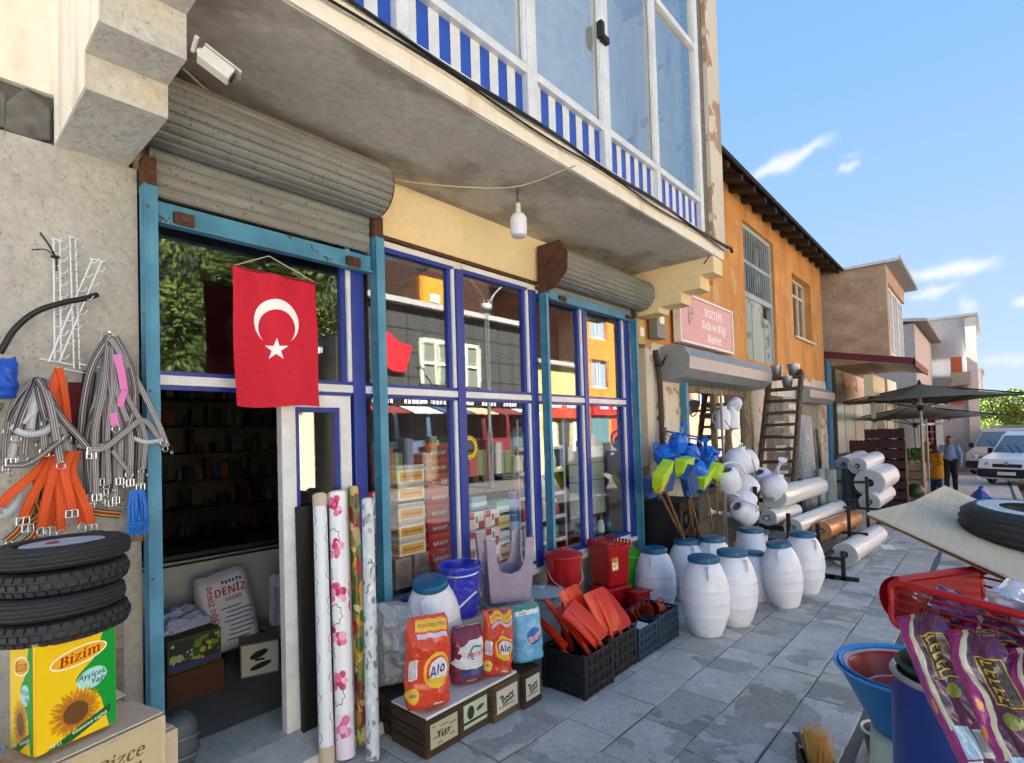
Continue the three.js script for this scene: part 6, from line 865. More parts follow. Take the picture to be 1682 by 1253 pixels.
  const jug = (label, px, py, z, a, tl) => { const q = thing('hanging_jug', label, 'jug', onZ(px, py, z), a, 'white jugs hung in front of the old shop window'); q.rotation.z = tl; obj('body', lathe([[0.001, 0], [0.085, 0], [0.1, 0.015], [0.1, 0.2], [0.07, 0.27], [0.04, 0.3], [0.04, 0.33], [0.034, 0.33]], 24), wc, q); obj('handle', tube([[0.09, 0.06, 0], [0.15, 0.1, 0], [0.15, 0.2, 0], [0.085, 0.24, 0]], 0.012, 14, 8), wc, q); obj('hanging_string', rod([0.15, 0.15, 0], V3(0.15, 0.15, 0).add(V3(0, 0.5, 0).applyAxisAngle(V3(0, 0, 1), -tl)), 0.003, 5), A.dark, q); };
  jug('white jug hanging sideways above the other two', 1205, 668, 0.3, 0.2, -1.25); jug('white jug hanging lower left before the old window', 1186, 705, 0.3, 1.4, 0.12); jug('white jug hanging lower right before the old window', 1203, 705, 0.34, 0.5, -0.12);
  const sp = thing('steel_post', 'thin dark steel post in front of the old shop window', 'post', [onZ(1186, 700, 0.5).x, gy(6.6), 0.5]); obj('pole', rb(0.03, 2.3 - gy(6.6), 0.03, 0.004, 0, 1.15, 0), A.zinc, sp); obj('foot', rb(0.14, 0.01, 0.14, 0.003, 0, 0.008, 0), A.zinc, sp);
  const hk = thing('wall_bracket', 'blue wall bracket holding the watering cans', 'bracket', onZ(1092, 712, 0.02)); obj('plate', rb(0.06, 0.16, 0.015, 0.003, 0, 0, 0.01), plastic('#2b4f86'), hk); obj('arm', rod([0, 0.03, 0.02], [0.3, -0.06, 0.32], 0.012, 8), plastic('#2b4f86'), hk);
  // step ladder
  const l1 = onX(1288, 634, 10.1), l2 = onX(1274, 785, 9.45), ld = l1.clone().sub(l2), lt = l1.clone().addScaledVector(ld, 0.16), lb = l2.clone().addScaledVector(ld, -(l2.y - gy(9.0)) / ld.y), lad = thing('wooden_ladder', 'grey wooden step ladder leaning against the orange house', 'ladder', lb), dv = lt.clone().sub(lb), lw = mat('#aaa198', 0.9, { map: T.oldwood });
  for (const s of [-0.28, 0.28]) obj('stringer', beam([0, 0, s], [dv.x, dv.y, dv.z + s * 0.9], 0.05, 0.14), lw, lad);
  for (let i = 0; i < 14; i++) { const f = (i + 0.7) / 14.2; obj('tread', rb(0.22, 0.05, 0.56, 0.004, dv.x * f, dv.y * f, dv.z * f, (hashN(i) - 0.5) * 0.12, 0, 0), lw, lad); }
  const zb = (label, f, dx, k) => { const q = thing('zinc_bucket', label, 'bucket', [lb.x + dv.x * f, lb.y + dv.y * f + 0.02, lb.z + dv.z * f + dx]); obj('body', lathe([[0.001, 0.004], [0.075 * k, 0], [0.11 * k, 0.2 * k], [0.104 * k, 0.2 * k], [0.072 * k, 0.01], [0.001, 0.01]], 24), A.steel, q); obj('rim', tor(0.108 * k, 0.005, 6, 24, 0, 0.2 * k, 0, Math.PI / 2), A.steel, q); };
  zb('zinc bucket on the top tread of the ladder, on the left', 0.97, -0.13, 0.95); zb('zinc bucket on the top tread of the ladder, on the right', 0.97, 0.14, 0.95); zb('small zinc pail on the second tread of the ladder', 0.90, 0.06, 0.9);
  for (let i = 0; i < 9; i++) { const f = [0.80, 0.73, 0.66, 0.59, 0.52, 0.45, 0.38, 0.31, 0.31][i], q = thing('small_carton', `${['white', 'cream', 'white', 'pale grey', 'white', 'cream', 'white', 'orange', 'white'][i]} carton on the ${['third', 'fourth', 'fifth', 'sixth', 'seventh', 'eighth', 'ninth', 'tenth', 'tenth'][i]} tread of the ladder`, 'carton', [lb.x + dv.x * f, lb.y + dv.y * f + 0.019, lb.z + dv.z * f + [0.1, 0.12, 0.0, 0.13, 0.05, 0.1, 0.12, -0.08, 0.13][i]]); obj('box', rb(0.14, 0.11, 0.12, 0.004, 0, 0.055, 0), mat(['#dcdcd8', '#d4cdbb', '#dcdcd8', '#b9bbbb', '#e4e4e2', '#d4cdbb', '#e4e4e2', '#c4702c', '#e4e4e2'][i], 0.7), q); obj('flap_line', rb(0.142, 0.004, 0.02, 0.001, 0, 0.111, 0), A.card, q); }
}
function hashN(i) { return RT[(i * 7919 + 13) & 65535]; }
// ------------------------------------------------------------------ roll racks
{
  const film = (c, tr = 0.08) => mat(c, 0.38, { transmission: tr, thickness: 0, bumpMap: T.crinkle, bumpScale: 0.006, clearcoat: 0.4 });
  const fm = [film('#f4f6f8'), film('#e8ecf0'), mat('#d98a3c', 0.3, { bumpMap: T.crinkle, bumpScale: 0.004, clearcoat: 0.5 }), film('#eef4f2')];
  const roll = (label, n0, n1, z, r, m, o = {}) => {
    const a = onZ(n0[0], n0[1], z), b = onZ(n1[0], n1[1], z); if (o.L) b.copy(b.sub(a).setLength(o.L).add(a)); const t = thing('film_roll', label, 'film roll', a), v = b.clone().sub(a), L = v.length();
    t.quaternion.setFromUnitVectors(V3(0, 1, 0), v.normalize());
    const R = rng(n0[0]); obj('film', (() => { const g = new THREE.CylinderGeometry(r, r, L, 32, 10, true), p = g.attributes.position; for (let i = 0; i < p.count; i++) { const an = Math.atan2(p.getZ(i), p.getX(i)), f = 1 + 0.012 * Math.sin(an * 5 + p.getY(i) * 14) + 0.008 * Math.sin(an * 11 - p.getY(i) * 9); p.setX(i, p.getX(i) * f); p.setZ(i, p.getZ(i) * f); } g.computeVertexNormals(); return put(g, 0, L / 2, 0); })(), m, t); void R;
    { const em = mat(o.end ?? '#b9bfc4', 0.6); for (const y of [0.004, L - 0.004]) obj('film_end', put(new THREE.RingGeometry(r * 0.3, r, 32, 1), 0, y, 0, Math.PI / 2), em, t); }
    { const lm = mat('#8d9499', 0.6); for (const k of [0.45, 0.62, 0.8]) obj('wound_layer', tor(r * k, 0.003, 5, 30, 0, 0.001, 0, Math.PI / 2), lm, t); }
    obj('core', put(new THREE.CylinderGeometry(r * 0.31, r * 0.31, L, 20, 1, true), 0, L / 2, 0), A.card, t); obj('axle', cyl(0.022, 0.022, L + 0.36, 10, 0, L / 2 - 0.02, 0), A.zinc, t);
    return t;
  };
  roll('white film roll lowest at the front of the near rack', [1387, 911], [1440, 877], 1.60, 0.155, fm[0]);
  roll('orange film roll on the near rack', [1349, 872], [1402, 850], 1.28, 0.13, fm[2], { end: '#b9742c' });
  roll('long white film roll beside the orange roll', [1302, 866], [1378, 832], 1.02, 0.12, fm[0]);
  roll('wide clear film roll on top of the near rack', [1272, 817], [1350, 796], 0.80, 0.16, fm[3]);
  roll('grey film roll under the wide clear roll', [1262, 850], [1305, 838], 0.78, 0.11, fm[1]);
  roll('white film roll on top of the far rack', [1408, 765], [1440, 752], 1.25, 0.15, fm[0], { L: 2.2 });
  roll('thick white film roll in the middle of the far rack', [1428, 793], [1466, 774], 1.45, 0.24, fm[0], { L: 2.0 });
  roll('white film roll at the bottom of the far rack', [1428, 825], [1462, 805], 1.5, 0.16, fm[1], { L: 2.0 });
  roll('pale film roll at the back of the far rack', [1385, 762], [1410, 752], 0.95, 0.14, fm[0], { L: 2.0 });
  const rack = (label, p, legs) => { const t = thing('roll_rack', label, 'rack', [0, 0, 0]); const bm = mat('#1d1a19', 0.7, { map: T.grain }); legs.forEach(([x, z, h]) => { obj('upright', beam([x, gy(x), z], [x, h, z], 0.045, 0.045), bm, t); obj('foot', beam([x, gy(x) + 0.025, z - 0.16], [x, gy(x) + 0.025, z + 0.16], 0.045, 0.05), bm, t); }); for (const [a, b] of p) obj('cross_bar', beam(a, b, 0.04, 0.04), bm, t); return t; };
  const yA = onZ(1372, 872, 1.46).y;
  rack('black steel rack carrying the near film rolls', [[[7.66, 0.12, 0.70], [7.66, 0.10, 1.72]], [[7.66, yA - 0.02, 0.95], [7.66, yA - 0.04, 1.5]], [[9.6, 0.10, 0.70], [9.6, 0.10, 1.7]], [[7.66, 0.05, 1.46], [9.6, 0.03, 1.46]]], [[7.66, 0.72, 0.95], [7.66, 1.12, 0.62], [7.66, 1.46, 0.52], [7.66, 1.72, 0.2], [9.6, 0.8, 0.9], [9.6, 1.46, 0.5]]);
  rack('black steel rack carrying the far film rolls', [[[11.0, 0.3, 0.8], [11.0, 0.3, 1.7]], [[13, 0.3, 0.8], [13, 0.3, 1.7]], [[11.0, 0.75, 0.85], [11, 0.75, 1.6]]], [[11.0, 0.9, 0.85], [11.0, 1.5, 0.85], [13, 0.9, 0.85], [13, 1.5, 0.85]]);
  // wrapped sheets and rolled mesh standing between ladder and racks
  const wrap = thing('wrapped_sheets', 'tall cone of clear wrapped sheeting beside the ladder', 'sheeting', [onZ(1324, 780, 0.62).x, gy(10.6), 0.62], -0.5); obj('wrap', bagGeo(0.42, 2.15, 0.3, { seed: 44, crumple: 0.05, neck: 0.75, p: 3 }), mat('#aeb4b8', 0.25, { transmission: 0.3, thickness: 0, bumpMap: T.crinkle, bumpScale: 0.015 }), wrap); obj('tie', tor(0.06, 0.012, 6, 14, 0, 1.75, 0, Math.PI / 2), A.alu, wrap);
  const pn = thing('leaning_board', 'dark narrow board leaning behind the wrapped sheeting', 'board', [onZ(1345, 760, 0.3).x, gy(11), 0.3]); obj('board', rb(0.3, 1.9, 0.04, 0.005, 0, 0.95, 0, -0.05), A.dark, pn); obj('edge', rb(0.03, 1.9, 0.05, 0.004, -0.15, 0.95, 0, -0.05), A.zinc, pn);
  [[1362, 800, 0.95, 0.09, 1.0, '#8f9a9e'], [1378, 805, 0.9, 0.075, 0.95, '#7d868a'], [1349, 800, 0.85, 0.05, 0.8, '#aeb4b6'], [1393, 800, 1.05, 0.08, 0.95, '#5d6468']].forEach(([px, py, z, r, H, c], i) => { const p = onZ(px, py, z), t = thing('mesh_roll', ['thick grey roll of wire mesh standing left of the far rack', 'grey roll of wire mesh in the middle of the standing rolls', 'thin pale roll standing next to the wrapped sheeting', 'dark roll of wire mesh at the foot of the far rack'][i], 'mesh roll', [p.x, gy(p.x), z], 0, 'standing mesh rolls'); const yT = onZ(px, 770, z).y - gy(p.x); obj('roll', put(new THREE.CylinderGeometry(r * 1.3, r * 1.3, yT, 22, 1, true), 0, yT / 2, 0), mat(c, 0.5, { metalness: 0.4, map: T.grain, bumpMap: T.crinkle, bumpScale: 0.01 }), t); obj('band', [0.2, 0.5, 0.8].map((k) => tor(r * 1.32, 0.008, 5, 20, 0, yT * k, 0, Math.PI / 2)), A.zinc, t); obj('core', cyl(r, r, yT - 0.02, 16, 0, yT / 2 - 0.02, 0), A.dark, t); void H; });
  const tb = thing('grey_table', 'old grey table at the doorway behind the far rolls', 'table', [onZ(1385, 760, 0.2).x, gy(13), 0.25]); obj('top', rb(2.2, 0.05, 0.5, 0.006, 0.6, 1.2, 0), A.oldwood, tb); for (const [x, z] of [[-0.4, 0.2], [1.6, 0.2], [-0.4, -0.2], [1.6, -0.2]]) obj('leg', rb(0.06, 1.18, 0.06, 0.005, x, 0.59, z), A.oldwood, tb);
}
// ------------------------------------------------------------------ red cart with snack bags in the foreground
{
  const O = at(1465, 942, 1.5), th = -2.129, red = plastic('#b8141f', 0.35), redW = mat('#9c1420', 0.4);
  const cart = thing('red_cart', 'red metal display cart with a wire basket at the kerb', 'cart', [O.x, gy(O.x), O.z], th), y1 = O.y - gy(O.x) - 0.02, y0 = at(1450, 1025, 1.5).y - gy(O.x), L = 1.05, D = 0.34;
  // local x runs along the side facing the shop, -z runs away from the camera
  const bar = (n, a, b, r, m = red) => obj(n, rod(a, b, r, 8), m, cart);
  for (const y of [y0, y1]) { bar('rim_bar', [0.02, y, 0], [L, y, 0], 0.011); bar('rim_bar', [0.02, y, -D], [L, y, -D], 0.011); bar('rim_bar', [0, y, -0.02], [0, y, -D], 0.011); bar('rim_bar', [L, y, 0], [L, y, -D], 0.011); }
  for (const [x, z] of [[0, 0], [0, -D], [L, 0], [L, -D]]) obj('corner', tube([[x + (x ? -0.02 : 0.02), y1, z], [x, y1 - 0.012, z], [x, (y0 + y1) / 2, z], [x, y0 + 0.012, z], [x + (x ? -0.02 : 0.02), y0, z]], 0.011, 14, 8), red, cart);
  for (let i = 1; i < 5; i++) { const y = mix(y0, y1, i / 5); bar('side_wire', [0, y, 0], [L, y, 0], 0.0035, redW); bar('side_wire', [0, y, -D], [L, y, -D], 0.0035, redW); }
  for (let i = 1; i < 10; i++) bar('floor_wire', [L * i / 10, y0, 0], [L * i / 10, y0, -D], 0.0035, redW);
  for (let i = 1; i < 5; i++) bar('floor_wire', [0, y0, -D * i / 5], [L, y0, -D * i / 5], 0.0035, redW);
  obj('end_panel', [rb(0.006, y1 - y0, D - 0.02, 0.002, 0.004, (y0 + y1) / 2, -D / 2)], red, cart);
  obj('end_panel', put(new THREE.CylinderGeometry(0.066, 0.066, D * 0.8, 20, 1, true, Math.PI, Math.PI), -0.004, (y0 + y1) / 2, -D / 2, Math.PI / 2, 0, 0), red, cart);
  for (const [x, z, dx] of [[0.22, -0.05, -0.10], [L - 0.1, -0.05, 0.05], [0.22, -D + 0.05, -0.10], [L - 0.1, -D + 0.05, 0.05]]) obj('leg', [beam([x, y0, z], [x + dx, 0.08, z], 0.035, 0.022)], red, cart);
  for (let i = 0; i < 5; i++) bar('shelf_wire', [0.16, 0.62, -0.02 - i * 0.07], [L - 0.05, 0.62, -0.02 - i * 0.07], 0.004, redW);
  for (const z of [-0.02, -0.30]) bar('shelf_rail', [0.15, 0.62, z], [L - 0.05, 0.62, z], 0.009);
  for (const [x, z] of [[0.12, -0.05], [L - 0.05, -0.05], [0.12, -D + 0.05], [L - 0.05, -D + 0.05]]) { const w = obj('castor', cyl(0.06, 0.06, 0.03, 18, x, 0.06, z, Math.PI / 2), A.rubber, cart); obj('hub', cyl(0.02, 0.02, 0.036, 10, x, 0.06, z, Math.PI / 2), A.steel, w); }
  // snack bags hung from the basket rim
  const draw = (g, w, h) => {
    const gr = g.createLinearGradient(0, 0, w, 0); g.fillStyle = '#a8247f'; g.fillRect(0, 0, w, h); void gr; g.fillStyle = '#e8e2c4'; g.fillRect(w * 0.36, 0, 34, h * 0.62); g.fillStyle = '#2c3a3c'; g.fillRect(w * 0.49, 0, 16, h * 0.62);
    g.fillStyle = '#5c1648'; g.fillRect(w * 0.55, 0, w * 0.45, h); g.fillStyle = '#3a2412'; g.fillRect(w * 0.56, h * 0.1, w * 0.4, h * 0.26); g.fillStyle = '#e0b23c'; for (let i = 0; i < 5; i++) { g.fillRect(w * 0.63, h * 0.125 + i * 29, 56, 6); g.fillRect(w * 0.63, h * 0.125 + i * 29, 8, 20); if (i % 2) g.fillRect(w * 0.75, h * 0.125 + i * 29, 8, 20); } g.strokeStyle = '#caa030'; g.lineWidth = 5; g.strokeRect(w * 0.57, h * 0.11, w * 0.37, h * 0.24);
    g.fillStyle = '#7c8a2a'; g.beginPath(); g.ellipse(w * 0.74, h * 0.42, 40, 26, 0, 0, 7); g.fill(); g.fillStyle = '#e79a1e'; g.beginPath(); g.ellipse(w * 0.2, h * 0.5, 15, 30, 0.4, 0, 7); g.fill(); g.beginPath(); g.ellipse(w * 0.28, h * 0.36, 12, 22, -0.4, 0, 7); g.fill(); g.fillStyle = '#b8d4ea'; g.fillRect(w * 0.42, h * 0.6, w * 0.26, h * 0.17); g.fillStyle = '#e6e6e6'; g.fillRect(w * 0.4, h * 0.78, w * 0.18, h * 0.2); g.fillStyle = '#d6d4d0'; g.fillRect(w * 0.72, h * 0.62, w * 0.22, h * 0.14); g.fillStyle = '#222'; for (let i = 0; i < 14; i++) g.fillRect(w * 0.73 + i * 4, h * 0.63, 2, h * 0.1); g.fillStyle = '#c23a3c'; g.fillRect(w * 0.74, h * 0.8, w * 0.2, h * 0.1);
  };
  const foil = print(300, 640, draw, 0.2, { metalness: 0.2, clearcoat: 0.8, bumpMap: T.crinkle, bumpScale: 0.002 }), grpS = 'purple snack bags hung on the cart';
  const bg = [41, 42, 43].map((s) => bagGeo(0.128, 0.40, 0.062, { seed: s, crumple: 0.014, neck: 0.1, base: 0.1, p: 3, nx: 22, ny: 40 }));
  const q = new THREE.Matrix4().makeRotationY(th), loc = (x, y, z) => V3(x, y, z).applyMatrix4(q).add(V3(O.x, gy(O.x), O.z));
  [[0.06, 0.0, 0.20, 'at the corner of the cart'], [0.175, 0.02, 0.14, 'second from the corner of the cart'], [0.29, 0.005, 0.19, 'third from the corner of the cart'], [0.40, 0.02, 0.12, 'fourth from the corner of the cart'], [0.52, 0.005, 0.16, 'fifth from the corner of the cart'], [0.12, -0.09, 0.1, 'behind the two bags nearest the corner'], [0.34, -0.09, 0.12, 'behind the third and fourth bags']].forEach(([x, dz, rz, l], i) => { const t = thing('snack_bag', `purple foil snack bag hanging ${l}`, 'snack bag', loc(x + 0.22, y0 - 0.30, 0.05 + dz), th, grpS); t.rotation.set(0.05, th, rz + 0.22, 'YXZ'); obj('bag', bg[i % 3], foil, t); obj('crimp', rb(0.116, 0.02, 0.003, 0.001, 0, 0.398, 0), foil, t); obj('crimp', rb(0.114, 0.02, 0.003, 0.001, 0, 0.004, 0), foil, t); });
  // packets lying in the basket
  const pk = ['#c9571c', '#7a2a66', '#d9d6e6', '#2c1a16', '#8d2a30', '#c8c2d4', '#3a2420', '#a8343c'], R = rng(71);
  for (let i = 0; i < 14; i++) { const t = thing('snack_packet', `${['orange', 'plum', 'silver', 'dark brown', 'crimson', 'pale lilac', 'chocolate', 'red'][i % 8]} snack packet ${['lying near the corner of the basket', 'lying farther along the basket'][Math.floor(i / 7)]}`, 'snack packet', loc(0.10 + (i % 7) * 0.075 + Math.floor(i / 7) * 0.45 * 0 + R() * 0.03 + (i > 6 ? 0.35 : 0), y0 + 0.02 + (i % 3) * 0.022, -0.06 - R() * 0.12), R() * 3); t.rotation.set(-1.2 + R() * 0.5, R() * 6, 0); obj('bag', bagGeo(0.09, 0.12, 0.035, { seed: 80 + i, crumple: 0.02, neck: 0.15, base: 0.15, nx: 10, ny: 12 }), mat(pk[i % 8], 0.2, { metalness: 0.3, clearcoat: 0.6, bumpMap: T.crinkle, bumpScale: 0.003, map: T.grain }), t); obj('crimp', rb(0.08, 0.010, 0.003, 0.001, 0, 0.118, 0), mat('#dcdce4', 0.25, { metalness: 0.5 }), t); }
  // folded cardboard sheet on top of the basket
  const cb = thing('cardboard_sheet', 'folded cardboard sheet lying over the red cart', 'cardboard', [0, 0, 0]);
  const quad = (a, b, c, d, t = 0.006) => { const g = new THREE.BufferGeometry(), n = b.clone().sub(a).cross(c.clone().sub(a)).normalize().multiplyScalar(t), P = [a, b, c, d], Qn = P.map((p) => p.clone().sub(n)), pos = [], f = (...v) => { for (const p of [v[0], v[1], v[2], v[0], v[2], v[3]]) pos.push(p.x, p.y, p.z); }; f(...P); f(Qn[3], Qn[2], Qn[1], Qn[0]); for (let i = 0; i < 4; i++) f(P[i], Qn[i], Qn[(i + 1) % 4], P[(i + 1) % 4]); g.setAttribute('position', new THREE.Float32BufferAttribute(pos, 3)); g.setAttribute('uv', new THREE.Float32BufferAttribute(new Float32Array(pos.length / 3 * 2), 2)); g.computeVertexNormals(); return g; };
  const c1 = at(1424, 842, 1.95), c2 = at(1501, 823, 2.10), c3 = at(1552, 797, 2.35), c4 = at(1700, 862, 2.12), c5 = at(1760, 905, 1.75), c6 = at(1680, 958, 1.42);
  const foldEnd = c5;
  obj('panel', quad(c1, c6, foldEnd, c2), A.card, cb); obj('flap', quad(c2, foldEnd, c4, c3), A.card, cb); obj('second_layer', quad(c1.clone().add(V3(0.01, -0.012, 0)), c6.clone().add(V3(0.01, -0.014, 0)), foldEnd.clone().add(V3(0, -0.014, 0)), c2.clone().add(V3(0, -0.012, 0)), 0.005), mat('#b59a74', 0.9, { map: T.card }), cb);
  obj('stamp', put(new THREE.PlaneGeometry(0.09, 0.045), 0, 0, 0, -Math.PI / 2, 0, 0).applyMatrix4(M4(0, 0, 0, 0, 0.9, 0)).translate(...at(1548, 873, 1.86).add(V3(0, 0.006, 0)).toArray()), print(128, 64, (g, w, h) => { g.fillStyle = '#c9b79f'; g.fillRect(0, 0, w, h); g.strokeStyle = '#b08a94'; g.lineWidth = 4; g.strokeRect(20, 14, 36, 34); g.strokeRect(66, 10, 30, 40); }, 0.9), cb);
  const tp = at(1706, 864, 1.78), tg = thing('cart_tyre', 'black tyre lying on the cardboard over the cart', 'tyre', [tp.x, tp.y + 0.0, tp.z]); tg.rotation.set(0.06, 0.4, 0.05); obj('tread', tyreGeo(0.20, 0.062, 'rib'), A.rubber, tg); obj('wrapper', put(new THREE.RingGeometry(0.10, 0.165, 40), 0, 0.056, 0, -Math.PI / 2), mat('#c6d0da', 0.15, { transmission: 0.5, thickness: 0, bumpMap: T.crinkle, bumpScale: 0.004 }), tg);
  // basins and drum beside the cart
  const bp = at(1492, 1096, 2.2), base = bp.y - 0.27, g0 = gy(bp.x), st = thing('basin_stand', 'pale green bucket upside down under the blue basin', 'bucket', [bp.x, g0, bp.z]); obj('body', lathe([[0.19, 0], [0.17, 0.02], [0.14, base - g0 - 0.004], [0.001, base - g0]], 36), plastic('#b9cfc6', 0.4), st); obj('rim', tor(0.19, 0.01, 8, 36, 0, 0.01, 0, Math.PI / 2), plastic('#c6d9d0', 0.4), st);
  const basin = (name, label, R0, d, y, m, rimM) => { const t = thing(name, label, 'basin', [bp.x, y, bp.z]); obj('bowl', lathe([[0.001, 0.003], [R0 * 0.44, 0], [R0 * 0.50, 0.012], [R0 * 0.93, d * 0.9], [R0 * 0.955, d * 0.97], [R0 * 0.93, d * 0.97], [R0 * 0.9, d * 0.9], [R0 * 0.47, 0.016], [0.001, 0.014]], 48), m, t); obj('rim', lathe([[R0 * 0.94, d * 0.96], [R0, d], [R0 * 1.01, d * 0.985], [R0 * 1.0, d * 0.95], [R0 * 0.94, d * 0.94]], 48), rimM ?? m, t); return t; };
  const blu = plastic('#1f78c4', 0.3), rd = plastic('#8d1420', 0.3);
  basin('blue_basin', 'large blue plastic basin holding the red basins beside the cart', 0.262, 0.27, base, plastic('#1a72b4', 0.3), plastic('#4aa0ee', 0.3));
  basin('blue_basin', 'second blue basin nested inside the large blue basin', 0.243, 0.26, base + 0.013, blu, plastic('#3f97e6', 0.3));
  basin('red_basin', 'dark red basin nested in the blue basins', 0.222, 0.225, base + 0.035, rd, plastic('#c9a0a6', 0.35));
  basin('red_basin', 'smaller red basin at the bottom of the nested basins', 0.15, 0.12, base + 0.055, plastic('#a3141e', 0.3), plastic('#d99aa0', 0.35));
  const dp = at(1580, 1108, 1.78), dr = thing('blue_drum', 'dark blue drum with a metal rim under the snack bags', 'drum', [dp.x, gy(dp.x), dp.z]), dh = dp.y - gy(dp.x);
  obj('body', lathe([[0.001, 0.004], [0.165, 0], [0.19, 0.06], [0.2, dh * 0.5], [0.195, dh - 0.1], [0.185, dh - 0.02], [0.178, dh - 0.02], [0.18, 0.05], [0.001, 0.012]], 44), plastic('#16398c', 0.3), dr); obj('rim', tor(0.186, 0.012, 8, 44, 0, dh - 0.012, 0, Math.PI / 2), A.steel, dr); obj('black_liner', lathe([[0.182, dh + 0.018], [0.17, dh + 0.03], [0.155, dh - 0.1], [0.15, dh - 0.25]], 40), plastic('#25332f', 0.4), dr);
  const wp = onG(1452, 1245), wb = thing('small_pail', 'small dark pail with pale rim on the pavement under the basin', 'pail', [wp.x, wp.y, wp.z]); obj('body', lathe([[0.001, 0.003], [0.07, 0], [0.1, 0.15], [0.094, 0.15], [0.066, 0.01], [0.001, 0.008]], 28), plastic('#6a5a5c', 0.4), wb); obj('rim', tor(0.1, 0.008, 8, 28, 0, 0.15, 0, Math.PI / 2), plastic('#d9d2d4', 0.4), wb); obj('paper', rb(0.06, 0.04, 0.05, 0.01, 0.02, 0.12, 0, 0.4), mat('#c9cde0', 0.8), wb);
  // straw brush in a black holder
  const sb = onG(1345, 1275), bs = thing('straw_brush', 'straw brush sticking out of a black tray on the pavement', 'brush', [sb.x, sb.y, sb.z], 0.4); const R2 = rng(6), straws = [];
  for (let i = 0; i < 260; i++) { const x = (R2() - 0.5) * 0.16, z = (R2() - 0.5) * 0.08; straws.push(rod([x, 0.02, z], [x * 1.5 + (R2() - 0.5) * 0.05, 0.14 + R2() * 0.09, z * 1.4 + (R2() - 0.5) * 0.04], 0.0016, 4)); }
  const sm = obj('bristles', straws, mat('#d2a35a', 0.8), bs); sm.userData.kind = 'stuff'; obj('tray', [rb(0.26, 0.012, 0.17, 0.004, 0, 0.008, 0), rb(0.26, 0.09, 0.012, 0.004, 0, 0.05, -0.08), rb(0.26, 0.05, 0.012, 0.004, 0, 0.03, 0.08), rb(0.012, 0.12, 0.17, 0.004, -0.13, 0.06, 0), rb(0.012, 0.06, 0.17, 0.004, 0.13, 0.035, 0)], A.black, bs); obj('fin', [beam([0.13, 0.05, 0], [0.34, 0.04, -0.05], 0.05, 0.006), beam([0.2, 0.05, -0.06], [0.4, 0.02, 0.02], 0.03, 0.006)], A.black, bs);
}
